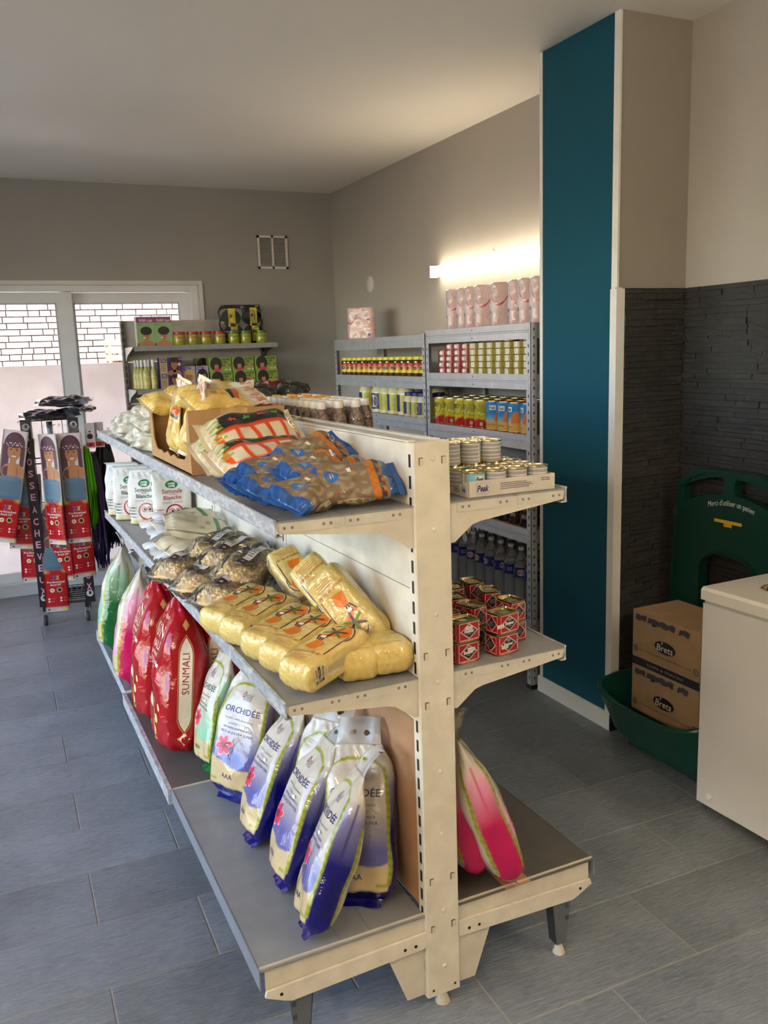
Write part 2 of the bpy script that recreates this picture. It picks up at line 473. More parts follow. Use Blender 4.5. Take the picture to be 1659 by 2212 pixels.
# floor: slab with the grout showing, each tile a piece of its own
mb = MB(); mb.box((XL, YF, -.06), (XR, YB, -.0025), H('#7a776f'))
floor = ob('floor', mb, grout_mat(), kind='structure')
TT = -.0203
def clip(poly, x0, x1, y0, y1):
    for ax, lim, sg in ((0, x0, 1), (0, x1, -1), (1, y0, 1), (1, y1, -1)):
        out = []
        for i in range(len(poly)):
            a, b = poly[i-1], poly[i]; da, db = sg*(a[ax]-lim), sg*(b[ax]-lim)
            if da*db < 0:
                t = da/(da-db); out.append((a[0]+t*(b[0]-a[0]), a[1]+t*(b[1]-a[1])))
            if db >= 0: out.append(b)
        poly = out
        if not poly: return []
    return poly
g = .0022; tw, tl = .2985, .6025
ct, st_ = math.cos(TT), math.sin(TT)
def tile_poly(u0, u1, v0, v1): return [(ct*u-st_*v, st_*u+ct*v) for u, v in ((u0, v0), (u1, v0), (u1, v1), (u0, v1))]
b_ = .0012
mb = MB(); hw, hl = tl/2-g, tw/2-g
V = [(-hw, -hl, -.006), (hw, -hl, -.006), (hw, hl, -.006), (-hw, hl, -.006), (-hw, -hl, -b_), (hw, -hl, -b_), (hw, hl, -b_), (-hw, hl, -b_),
     (-hw+b_, -hl+b_, 0), (hw-b_, -hl+b_, 0), (hw-b_, hl-b_, 0), (-hw+b_, hl-b_, 0)]
mb.add(V, [(0,1,5,4),(1,2,6,5),(2,3,7,6),(3,0,4,7),(4,5,9,8),(5,6,10,9),(6,7,11,10),(7,4,8,11),(8,9,10,11)], WHITE)
tile_me = mb.mesh('floor_tile', tile_m)
rest = MB(); cnt = 0
for k in range(-15, 18):
    v0 = 1.628+tw*k; off = .417 if k % 2 == 0 else .118
    for j in range(-6, 7):
        u0 = off+tl*j
        p = tile_poly(u0, u0+tl, v0, v0+tw); q = clip(p, XL, XR, YF, YB)
        if len(q) < 3: continue
        area = abs(sum(q[i-1][0]*q[i][1]-q[i][0]*q[i-1][1] for i in range(len(q))))/2
        if area < 1e-4: continue
        full = area > tl*tw*.9999
        inview = max(c[1] for c in p) > .75 and max(c[0] for c in p) > -.9
        cx_, cy_ = sum(c[0] for c in p)/4, sum(c[1] for c in p)/4
        if full and inview:
            o = link('floor_tile', tile_me, floor, loc=(cx_, cy_, 0)); o.rotation_euler = (0, 0, TT)
        else:
            sh = tile_poly(u0+g, u0+tl-g, v0+g, v0+tw-g); q = clip(sh, XL, XR, YF, YB)
            if len(q) < 3: continue
            if inview: m1 = MB(); m1.prism(q, 'z', -.006, 0, WHITE); ob('floor_tile', m1, tile_m, floor)
            else: rest.prism(q, 'z', -.006, 0, WHITE)
o = ob('floor_tiles_beyond_view', rest, tile_m, floor, kind='stuff')

mb = MB(); mb.box((XL-.2, YF-.2, ZC), (XR+.2, YB+.25, ZC+.15), H('#f1eee6'))
ob('ceiling', mb, 'ceil', kind='structure')
# back wall with the sliding door opening
DX0, DX1, DZ = -1.4, 1.63, 2.215
mb = MB()
mb.box((DX1, YB, 0), (XR+.2, YB+.22, ZC), WALLC).box((XL-.2, YB, 0), (DX0, YB+.22, ZC), WALLC).box((DX0, YB, DZ), (DX1, YB+.22, ZC), WALLC)
ob('wall_back', mb, 'wall', kind='structure')
mb = MB(); mb.box((XR, YF-.2, 0), (XR+.2, YB, ZC), H('#b0aba4')); wall_r = ob('wall_right', mb, 'wall', kind='structure')
WY0, WY1, WZ0, WZ1 = 1.4, 5.8, .08, 2.45     # shop window in the left wall
mb = MB(); LC = H('#a39c92')
mb.box((XL-.2, YF-.2, 0), (XL, WY0, ZC), LC).box((XL-.2, WY1, 0), (XL, YB, ZC), LC).box((XL-.2, WY0, 0), (XL, WY1, WZ0), LC).box((XL-.2, WY0, WZ1), (XL, WY1, ZC), LC)
ob('wall_left', mb, 'wall', kind='structure')
wn = link('window_1', None, kind='structure'); mb = MB()
for k in range(4):
    y_ = WY0+(WY1-WY0-.06)*k/3; mb.box((XL-.14, y_, WZ0), (XL-.06, y_+.06, WZ1), H('#dfe2e6'))
mb.box((XL-.14, WY0, WZ0), (XL-.06, WY1, WZ0+.06), H('#dfe2e6')).box((XL-.14, WY0, WZ1-.06), (XL-.06, WY1, WZ1), H('#dfe2e6'))
ob('window_frame', mb, 'plastic', wn)
for k in range(3):
    y_ = WY0+(WY1-WY0-.06)*k/3; m1 = MB(); m1.box((XL-.104, y_+.06, WZ0+.06), (XL-.096, y_+.06+(WY1-WY0-.06)/3-.06, WZ1-.06), H('#ffffff')); ob('glass_pane', m1, glass(), wn)
mb = MB(); mb.box((XL, YF-.2, 0), (XR, YF, ZC), H('#a39c92')); ob('wall_front', mb, 'wall', kind='structure')
# the teal pilaster
PX, PY0, PY1 = 2.38, 2.84, 3.36
mb = MB()
mb.box((PX, PY0, 0), (XR, PY1, ZC), H('#9a948b'))
col_o = ob('wall_pilaster', mb, 'wall', kind='structure')
mb = MB(); mb.box((PX-.002, PY0, .07), (PX+.001, PY1, ZC-.001), H('#0d4f63'))
ob('teal_paint', mb, 'wall', col_o, label='teal painted face of the pilaster')
n_ = [0]
def trim(a, b, col=WHITE, nm='trim'):
    n_[0] += 1; m = MB(); m.box(a, b, col); return ob('%s_%d' % (nm, n_[0]), m, 'paint', kind='structure')
trim((PX-.006, PY0-.006, .075), (PX+.004, PY0+.028, ZC-.002))
trim((PX-.006, PY0-.0061, .075), (PX+.022, PY0+.004, 1.893))
trim((PX-.012, PY0-.012, .075), (PX+.03, PY0+.027, 1.888))
trim((PX-.004, PY1-.018, .075), (PX+.006, PY1+.004, ZC-.002))
m = MB(); m.prism([(PX-.013, 0), (PX, 0), (PX, .078), (PX-.006, .078), (PX-.013, .072)], 'y', PY0-.005, PY1+.012, H('#d9d7d4'))
ob('baseboard_pilaster', m, 'paint', kind='structure')
m = MB(); m.box((PX-.013, PY0-.013, 0), (PX+.035, PY0-.0051, .075), H('#1c1a18')); ob('baseboard_corner', m, 'paint', kind='structure')

# split-face slate cladding: strips of different length and depth
def slate(host, name, along0, along1, make, zlo, zhi=1.89, split=1.0, pmin=.06, pmax=.19):
    rs = random.Random(hash(name) % 1000 if False else len(name)*7)
    joined = MB(); z = 0.0; row = 0; count = 0
    while z < zhi-.004:
        h = rs.choice((.0165, .019, .022, .025)); h = min(h, zhi-z); a = along0-rs.random()*.1
        while a < along1-.003:
            L = rs.uniform(pmin, pmax); a0, a1 = max(a, along0), min(a+L, along1); a += L
            if a1-a0 < .004: continue
            d = rs.uniform(.010, .020); t = rs.uniform(-.002, .002)
            if z > split and count < 300:
                mbx = MB(); make(mbx, a0+.0006, a1-.0006, z+.0006, z+h-.0006, d, t)
                ob('slate_strip', mbx, slate_m, host); count += 1
            else: make(joined, a0+.0006, a1-.0006, z+.0006, z+h-.0006, d, t)
        z += h; row += 1
    if joined.f: ob('lower_slate_strips', joined, slate_m, host, kind='stuff')
def mk_col(m, a0, a1, z0, z1, d, t):
    y = PY0-d
    m.add([(a0,PY0,z0),(a1,PY0,z0),(a1,PY0,z1),(a0,PY0,z1),(a0,y,z0),(a1,y-t,z0),(a1,y+t,z1),(a0,y-t,z1)],
          [(4,5,6,7),(0,4,7,3),(5,1,2,6),(7,6,2,3),(0,1,5,4)], WHITE)
def mk_wall(m, a0, a1, z0, z1, d, t):
    x = XR-d
    m.add([(XR,a0,z0),(XR,a1,z0),(XR,a1,z1),(XR,a0,z1),(x,a0,z0),(x-t,a1,z0),(x+t,a1,z1),(x-t,a0,z1)],
          [(4,7,6,5),(0,3,7,4),(5,6,2,1),(7,3,2,6),(0,4,5,1)], WHITE)
slate(col_o, 'column', PX+.031, XR-.018, mk_col, 0, split=.42)
slate(wall_r, 'wallside', 1.2, PY0-.0005, mk_wall, 0, split=1.02, pmin=.08, pmax=.22)

# ---------------------------------------------------------------- sliding glass door in the back wall
WP = H('#dfe2e6')
d1 = link('door_1', None, kind='structure'); d1.location = (0, 0, 0)
def frame_part(nm, boxes, col=WP, mat='plastic'):
    m = MB()
    for a, b in boxes: m.box(a, b, col)
    return ob(nm, m, mat, d1)
frame_part('casing', [((DX0-.03, YB-.012, DZ), (DX1+.028, YB, DZ+.028)), ((DX1, YB-.012, 0), (DX1+.028, YB, DZ)), ((DX0-.03, YB-.012, 0), (DX0, YB, DZ))], H('#d8d6d0'), 'paint')
fy0, fy1 = YB+.02, YB+.16
frame_part('outer_frame', [((DX0, fy0, DZ-.045), (DX1, fy1, DZ)), ((DX1-.055, fy0, 0), (DX1, fy1, DZ-.045)), ((DX0, fy0, 0), (DX0+.055, fy1, DZ-.045)), ((DX0, fy0, 0), (DX1, fy1, .06))])
frame_part('sill_board', [((DX0, YB-.015, 0), (DX1, fy0, .085)), ((DX0, YB-.03, .085), (DX1, fy0, .10))], H('#cfd2d6'))
def sash(x0, x1, y0, y1, nm, st=.085, bt=.105, tp=.075):
    z0, z1 = .06, DZ-.05
    s_ = frame_part(nm, [((x0, y0, z0), (x0+st, y1, z1)), ((x1-st, y0, z0), (x1, y1, z1)), ((x0+st, y0, z1-tp), (x1-st, y1, z1)), ((x0+st, y0, z0), (x1-st, y1, z0+bt))])
    m = MB(); ym = (y0+y1)/2
    m.box((x0+st, ym-.004, z0+bt), (x1-st, ym+.004, z1-tp), WP); ob('glass_pane', m, glass(), s_)
    m = MB(); m.box((x0+st+.003, ym-.0062, z0+bt), (x1-st-.003, ym-.005, 1.655), WP); ob('frosted_film', m, frost_m, s_, label='white frosted privacy film on the lower pane')
    m = MB(); e = .008
    for a, b in (((x0+st, y0-.003, z0+bt), (x0+st+e, y0+.01, z1-tp)), ((x1-st-e, y0-.003, z0+bt), (x1-st, y0+.01, z1-tp)), ((x0+st, y0-.003, z1-tp-e), (x1-st, y0+.01, z1-tp))): m.box(a, b, H('#b9c0c8'))
    ob('glazing_bead', m, 'rubber', s_)
# frosted film: lets the daylight through, blurs what is behind
frost_m = bpy.data.materials.new('frosted_film'); frost_m.use_nodes = True
_n = frost_m.node_tree.nodes; _l = frost_m.node_tree.links; _n.clear()
_o = _n.new('ShaderNodeOutputMaterial'); _t = _n.new('ShaderNodeBsdfTranslucent'); _d = _n.new('ShaderNodeBsdfDiffuse'); _tr = _n.new('ShaderNodeBsdfTransparent')
_nz = _n.new('ShaderNodeTexNoise'); _nz.inputs['Scale'].default_value = 3.5; _nz.inputs['Detail'].default_value = 9
_geo = _n.new('ShaderNodeNewGeometry'); _l.new(_geo.outputs['Position'], _nz.inputs['Vector'])
_cr = _n.new('ShaderNodeValToRGB'); _cr.color_ramp.elements[0].position = .32; _cr.color_ramp.elements[0].color = (.84, .83, .83, 1); _cr.color_ramp.elements[1].position = .62; _cr.color_ramp.elements[1].color = (.97, .97, .97, 1)
_l.new(_nz.outputs['Fac'], _cr.inputs[0]); _l.new(_cr.outputs[0], _t.inputs[0]); _d.inputs[0].default_value = (.8, .8, .8, 1)
_m1 = _n.new('ShaderNodeMixShader'); _m1.inputs[0].default_value = .12; _l.new(_t.outputs[0], _m1.inputs[1]); _l.new(_d.outputs[0], _m1.inputs[2])
_m2 = _n.new('ShaderNodeMixShader'); _m2.inputs[0].default_value = .05; _l.new(_m1.outputs[0], _m2.inputs[1]); _l.new(_tr.outputs[0], _m2.inputs[2])
_l.new(_m2.outputs[0], _o.inputs[0])
sash(-.62, .712, YB+.025, YB+.075, 'sliding_sash', st=.11)
sash(.64, DX1-.05, YB+.085, YB+.135, 'fixed_sash', st=.088)
sash(DX0+.05, -.56, YB+.085, YB+.135, 'far_sash', st=.088)

# ---------------------------------------------------------------- outside: yard and whitewashed brick wall
m = MB(); m.box((-9, YB+.22, -.12), (8, 14, -.04), H('#e8e4dc')); ob('yard_paving', m, 'matte', kind='structure')
BY = 9.35
m = MB(); m.box((-7, BY+.015, -.1), (7, BY+.3, 4.2), H('#6b5d55')); bw = ob('wall_yard', m, 'matte', kind='structure')
rb = random.Random(5); stuff = MB(); made = 0
zz = -.04; row = 0
bricks = {}
while zz < 4.2:
    x = -3.2-rb.random()*.2
    while x < 4.0:
        L = rb.choice((.105, .19, .2, .21)); cxp = x+L/2
        seen = 1.72 < zz < 2.62 and -.05 < cxp < 2.45
        key = round(L, 3)
        if seen and made < 300:
            if key not in bricks:
                mm = MB(); mm.box((-L/2+.005, -.02, .005), (L/2-.005, .02, .055), WHITE); bricks[key] = mm.mesh('brick', brick_m)
            o = link('brick', bricks[key], bw, loc=(cxp, BY+rb.uniform(-.004, .006), zz)); made += 1
        elif zz < 3.4: stuff.box((x+.005, BY-.02+rb.uniform(-.004, .006), zz+.005), (x+L-.005, BY+.02, zz+.055), WHITE)
        x += L
    zz += .06; row += 1
ob('bricks_out_of_view', stuff, brick_m, bw, kind='stuff')
cr_t = thing('plastic_crate', 'blurred orange crate standing against the brick wall in the yard', 'crate', (1.42, 9.12, 1.5))
m = MB(); m.box((-.17, -.14, 0), (.17, .14, .02), H('#c08a6c'))
for i in range(5):
    for a, b in (((-.17, -.14), (.17, -.125)), ((-.17, .125), (.17, .14)), ((-.17, -.14), (-.155, .14)), ((.155, -.14), (.17, .14))):
        m.box((a[0], a[1], .02+i*.075), (b[0], b[1], .075+i*.075), H('#c08a6c'))
for sx in (-1, 1):
    for sy in (-1, 1): m.box((sx*.16-.012, sy*.13-.012, 0), (sx*.16+.012, sy*.13+.012, .38), H('#b58062'))
ob('crate_body', m, 'plastic', cr_t)
bt = thing('yard_bench', 'grey stacked planters under the orange crate in the yard', 'bench', (1.3, 9.1, -.04))
m = MB(); m.box((-.6, -.18, 1.5), (.5, .18, 1.54), H('#777777'))
for sx in (-.55, .45):
    for sy in (-.15, .15): m.box((sx-.02, sy-.02, 0), (sx+.02, sy+.02, 1.5), H('#777777'))
ob('bench_frame', m, 'matte', bt)

# ---------------------------------------------------------------- wall fittings
v = thing('wall_vent', 'white louvred ventilation grille high on the back wall', 'vent', (2.231, YB, 2.335))
m = MB(); w_, h_ = .245, .25
m.box((-w_/2, -.004, 0), (w_/2, 0, h_), H('#4a4a48'))
ob('vent_back', m, 'dark', v)
m = MB()
for a, b in (((-w_/2, 0), (w_/2, .018)), ((-w_/2, h_-.018), (w_/2, h_)), ((-w_/2, 0), (-w_/2+.018, h_)), ((w_/2-.018, 0), (w_/2, h_)), ((-.008, 0), (.008, h_))):
    m.box((a[0], -.012, a[1]), (b[0], -.004, b[1]), H('#dcdad5'))
ob('vent_frame', m, 'plastic', v)
ms = MB(); ms.add([(-.05, -.011, 0), (.05, -.011, 0), (.05, -.0045, .0062), (-.05, -.0045, .0062)], [(0, 1, 2, 3)], H('#cfcdc8')); lm = ms.mesh('slat', 'plastic')
for i in range(20):
    for sx in (-1, 1): link('slat', lm, v, loc=(sx*.058, 0, .022+i*.0103))
m = MB()
for sx in (-1, 1):
    for z_ in (.009, h_-.009): m.lathe([(.004, 0), (.003, .002)], H('#222222'), 8, (sx*(w_/2-.009), z_, 0))
MBR = MB()
for vv, ff, cc in ((m.v, m.f, m.c),):
    V = np.concatenate(vv); V = np.stack([V[:, 0], -.012-V[:, 2], V[:, 1]], 1); MBR.add(V, ff, H('#222222'))
ob('screws', MBR, 'dark', v, kind='stuff')
m = MB(); m.lathe([(.058, 0), (.058, .006), (.052, .010)], H('#dedbd4'), 28)
o = ob('round_cover', m, 'plastic', smooth=True, label='round white blanking cover on the right wall near the corner', cat='wall cover')
o.matrix_world = Matrix.Translation((XR, 6.01, 2.162)) @ Matrix.Rotation(-math.pi/2, 4, 'Y')

def tube_lamp(name, label, x, y0, y1, z, side, power):
    """batten lamp fixed on a wall, tube along y"""
    t = thing(name, label, 'lamp', (x, (y0+y1)/2, z))
    L = (y1-y0)/2
    m = MB(); sx = -side
    m.box((min(0, sx*.034), -L+.01, -.020), (max(0, sx*.034), L-.01, .020), H('#d8d8d8')); ob('lamp_base', m, 'plastic', t)
    m = MB(); prof = []
    for k in range(13):
        a = -math.pi*.5+math.pi*k/12; prof.append((.036+.040*math.cos(a), .034*math.sin(a)))
    m.prism([(sx*p[0], p[1]) for p in (prof if sx > 0 else prof[::-1])], 'y', -L, L, H('#ffffff'))
    ob('diffuser', m, lamp_m if power == 1 else lamp_b, t, smooth=True, label='glowing white diffuser')
    for y_ in (-L-.004, L):
        m = MB(); m.box((min(sx*.030, sx*.077), y_, -.036), (max(sx*.030, sx*.077), y_+.004, .036), H('#efefef')); ob('end_cap', m, 'plastic', t)
    m = MB(); m.tube([(sx*.01, 0, .03), (sx*.004, 0, .06)], .008, H('#cfcfcf')); ob('cable_entry', m, 'plastic', t)
    return t
lamp_m = emit_mat('lamp_diffuser', (1.0, .83, .60, 1), 13.0)
lamp_b = emit_mat('lamp_diffuser_rear', (1.0, .83, .60, 1), 70.0)
tube_lamp('batten_lamp', 'glowing white batten lamp on the right wall above the metal rack', XR, 3.70, 4.94, 2.15, 1, 1)
tube_lamp('batten_lamp', 'white batten lamp on the right wall behind the camera', XR, -.9, .4, 2.15, 1, 2)
tube_lamp('batten_lamp', 'white batten lamp on the left wall behind the camera', XL, -.3, 1.1, 2.15, -1, 2)
tube_lamp('batten_lamp', 'white batten lamp on the left wall beside the shop window', XL, -2.0, -.6, 2.15, -1, 2)
# ================================================================== THE GONDOLA (double-sided shop shelving)
CREAM = H('#d8d1c0'); CREAM2 = H('#cdc6b6'); DECK = H('#84868a'); DECK2 = H('#5d5a56'); RAIL = H('#b9bcc2')
GX0, GX1, GC = .888, .984, .936
Z1, Z2, ZB = 1.322, .905, .270
YN = 1.752                       # near face of the end upright
PY = [1.752, 2.712, 3.675, 4.64] # uprights
gon = thing('shop_gondola', 'long cream double-sided metal shop shelving running down the aisle', 'shelving', (GC, YN, 0))
def G(nm, mbx, mats='enamel', parent=None, smooth=False, label=None):
    o = ob(nm, mbx, mats, parent or gon, smooth, label=label)
    if parent is None: o.matrix_parent_inverse = Matrix.Translation((-GC, -YN, 0))
    return o
def G2(nm, mbx, mats, parent): return ob(nm, mbx, mats, parent)
for i, y in enumerate(PY):
    m = MB()
    # folded sheet upright: front, two returns, back
    m.prism([(GX0, y), (GX0+.003, y-.003), (GX1-.003, y-.003), (GX1, y), (GX1, y+.032), (GX0, y+.032)], 'z', .036, 1.467, CREAM)
    up = G('upright', m)
    m = MB()
    z = .06
    while z < 1.44:
        for x in (GX0-.0006, GX1-.0004): m.box((x, y+.010, z), (x+.001, y+.020, z+.030), H('#1c1812'))
        z += .05
    o = G2('slots', m, 'dark', up); o['kind'] = 'stuff'
    if i == 0:
        for hz in (1.423, .955, .83, .361, .228):
            for hx in (.909, .968):
                m = MB(); m.box((hx-.006, y-.0042, hz-.009), (hx+.006, y-.0028, hz+.009), CREAM2)
                m.box((hx-.0065, y-.0046, hz+.008), (hx+.003, y-.0029, hz+.0095), H('#3a352a')).box((hx-.0065, y-.0046, hz-.008), (hx-.0052, y-.0029, hz+.0095), H('#3a352a'))
                G2('punched_tab', m, 'enamel', up)
        for rz in (1.427, 1.262, 1.055, .886, .653, .485, .274, .114):
            m = MB(); m.lathe([(.0062, 0), (.005, .0016), (.002, .0026)], CREAM, 10)
            V = np.concatenate(m.v); m.v = [np.stack([GC+.003+V[:, 0], y-.003-V[:, 2], rz+V[:, 1]], 1)]; m.f = [f[::-1] for f in m.f]
            G2('rivet', m, 'enamel', up)
        for hx in (.905, .968):
            m = MB(); m.box((hx-.003, y-.0036, .050), (hx+.003, y-.0028, .056), H('#14110c')); G2('bolt_hole', m, 'dark', up)
    m = MB(); m.lathe([(.020, 0), (.019, .004), (.010, .026), (.008, .028)], H('#b9b39f'), 18, (GC+.004, y+.015, 0)).lathe([(.005, .028), (.005, .05)], H('#8a7f6c'), 10, (GC+.004, y+.015, 0))
    G('levelling_foot', m, 'enamel', smooth=True)
for i in range(3):
    y0, y1 = PY[i]+.032, PY[i+1]
    for sx, x0, x1 in ((-1, GX0+.006, GX0+.012), (1, GX1-.012, GX1-.006)):
        rows = [(.275, .78), (.78, 1.115), (1.115, 1.466)]
        for k, (a, b) in enumerate(rows):
            c = H('#a9815f') if (k == 0 and i == 0 and sx < 0) else CREAM
            m = MB(); m.box((x0, y0, a+.001), (x1, y1, b-.001), c)
            if k == 2: m.box((min(x0, x1) if sx < 0 else x0-.012, y0, b-.002), ((x1+.012) if sx < 0 else x1, y1, b+.004), CREAM)
            G('back_panel', m, 'card' if c != CREAM else 'enamel')
def bracket(sx, y, z):
    xi = GX0 if sx < 0 else GX1
    P = [(0, 0), (-.331, 0), (-.331, -.012), (-.326, -.026), (-.085, -.054), (-.062, -.060), (-.012, -.098), (0, -.098)]
    pts = [(xi-sx*p[0]*-1*-1, z+p[1]) for p in P] if False else [(xi+sx*(-p[0]), z+p[1]) for p in P]
    if sx < 0: pts = pts[::-1]
    m = MB(); m.prism(pts, 'y', y+.004, y+.0065, CREAM2)
    br = G('bracket', m)
    if y < 2:
        for a, b in ((.02, .17), (.19, .325)):
            m = MB(); xs = sorted((xi+sx*a, xi+sx*b)); m.box((xs[0], y+.0022, z-.026), (xs[1], y+.004, z-.002), H('#c9c4b6')); cl = G2('shelf_clip', m, 'enamel', br)
            for q in (a+.015, a+.032, b-.03, b-.012):
                m = MB(); xx = xi+sx*q; m.box((xx-.003, y+.0017, z-.017), (xx+.003, y+.0023, z-.011), H('#7d776a')); ob('clip_notch', m, 'dark', br)
    return br
for i, y in enumerate(PY):
    for sx in (-1, 1):
        for z in (Z1-.002, Z2-.002): bracket(sx, y+(0 if i == 0 else .01), z)
def shelf(sx, y0, y1, z, depth=.331):
    xi = GX0 if sx < 0 else GX1; xe = xi+sx*depth
    a, b = sorted((xi, xe)); m = MB()
    mid = xi+sx*.178
    for p, q in ((xi, mid-sx*.0008), (mid+sx*.0008, xe)):
        c, d = sorted((p, q)); m.box((c, y0+.001, z-.004), (d, y1-.001, z), H('#8b8c8e'))
    sh = G('shelf_board', m)
    m = MB(); c, d = sorted((xe, xe+sx*.004)); m.box((c, y0+.001, z-.036), (d, y1-.001, z+.004), H('#a7abb2'))
    c, d = sorted((xe-sx*.012, xe)); m.box((c, y0+.001, z-.036), (d, y1-.001, z-.033), RAIL)
    m.box((min(xe+sx*.004, xe+sx*.006), y0+.002, z-.034), (max(xe+sx*.004, xe+sx*.006), y1-.002, z-.031), RAIL).box((min(xe+sx*.004, xe+sx*.006), y0+.002, z-.001), (max(xe+sx*.004, xe+sx*.006), y1-.002, z+.003), RAIL)
    o = G2('price_rail', m, rail_m, sh)
    return sh
# price rail: galvanised strip with torn label remains
rail_m, _n, _l, _b = newmat('scuffed_rail')
_g = _n.new('ShaderNodeNewGeometry'); _nz = _n.new('ShaderNodeTexNoise'); _nz.inputs['Scale'].default_value = 48; _nz.inputs['Detail'].default_value = 6
_mp = _n.new('ShaderNodeMapping'); _mp.inputs['Scale'].default_value = (1, .6, 1.6); _l.new(_g.outputs['Position'], _mp.inputs[0]); _l.new(_mp.outputs[0], _nz.inputs['Vector'])
_cr = _n.new('ShaderNodeValToRGB'); _cr.color_ramp.elements[0].position = .45; _cr.color_ramp.elements[0].color = H('#9fa3a9'); _cr.color_ramp.elements[1].position = .66; _cr.color_ramp.elements[1].color = H('#cfcec9')
_l.new(_nz.outputs['Fac'], _cr.inputs[0]); _l.new(_cr.outputs[0], _b.inputs['Base Color']); _b.inputs['Roughness'].default_value = .38; _b.inputs['Metallic'].default_value = .25
for i in range(3):
    for sx in (-1, 1):
        for z in (Z1, Z2): shelf(sx, PY[i]+(.0 if i == 0 else .02), PY[i+1]+.02, z)
# base decks
for i in range(3):
    for sx in (-1, 1):
        xi = GX0 if sx < 0 else GX1; xe = xi+sx*.432
        y0, y1 = PY[i]+(0 if i == 0 else .02), PY[i+1]+.02
        zt = ZB if i != 1 else ZB-.006
        colr = DECK if i != 1 and sx < 0 else DECK2
        cuts = [xi, xi+sx*.145, xi+sx*.225, xe] if i == 0 else [xi, xi+sx*.2, xe]
        for p, q in zip(cuts[:-1], cuts[1:]):
            a, b = sorted((p, q-sx*.001)); m = MB(); m.box((a, y0+.001, zt-.003), (b, y1-.001, zt), colr if not (sx > 0 and i == 0 and p == cuts[1]) else H('#b58a63'))
            G('base_deck', m)
        m = MB(); xo = xe+sx*.003+(sx*.012 if i == 1 else 0); a, b = sorted((xe, xo)); m.box((a, y0+.001, zt-.05), (b, y1-.001, zt+.001), H('#7d8088') if i != 1 else H('#b9bab4')); G('base_rail', m, rail_m if i else 'enamel')
for i, y in enumerate(PY):
    for sx in (-1, 1):
        xi = GX0 if sx < 0 else GX1; yy = y+.002
        f = lambda d, z: (xi+sx*d, z)
        def pl(pts, a, b, c=CREAM2):
            m = MB(); m.prism(pts if sx > 0 else pts[::-1], 'y', a, b, c); return m
        m = pl([f(0, .222), f(.420, .213), f(.420, .262), f(.432, .262), f(.432, .275), f(0, .275)], yy+.006, yy+.009)
        # rolled lower edge of the channel
        m.v; t = pl([f(0, .182), f(.36, .170), f(.38, .178), f(.424, .200), f(.420, .214), f(0, .224)], yy-.004, yy+.004, CREAM); m.add(np.concatenate(t.v), t.f, CREAM)
        arm = G('base_arm', m)
        if i == 0:
            for d in (.03, .06, .385):
                mm = MB(); mm.lathe([(.0042, 0), (.0042, .001)], H('#120f0a'), 10)
                V = np.concatenate(mm.v); mm.v = [np.stack([xi+sx*d+V[:, 0], yy-.0042-V[:, 2], .197+V[:, 1]], 1)]; mm.f = [q[::-1] for q in mm.f]; ob('bolt_hole', mm, 'dark', arm)
        m = pl([f(0, .041), f(.052, .041), f(.105, .185), f(0, .19)], yy+.008, yy+.0105); wg = G('base_gusset', m)
        m = pl([f(.318, .035), f(.350, .034), f(.366, .176), f(.404, .196), f(.404, .205), f(.30, .182), f(.302, .17)], yy+.011, yy+.014, H('#5f646b'))
        t = pl([f(.316, .035), f(.318, .035), f(.302, .182), f(.30, .182)], yy+.011, yy+.045, H('#2f3236')); m.add(np.concatenate(t.v), t.f, H('#2f3236'))
        leg = G('front_leg', m)
        if i == 0:
            for lz in (.145, .11):
                mm = MB(); mm.box((xi+sx*.352-.005, yy+.0095, lz-.006), (xi+sx*.352+.005, yy+.0112, lz+.006), H('#44474c')); ob('punched_tab', mm, 'enamel', leg)
        m = MB(); ox = xi+sx*.334
        m.lathe([(.018, 0), (.017, .004), (.009, .024), (.007, .025)], H('#c9c7bd'), 16, (ox, yy+.024, 0)).lathe([(.005, .025), (.005, .06)], H('#b4b2a8'), 8, (ox, yy+.024, 0))
        G('levelling_foot', m, 'enamel', smooth=True)

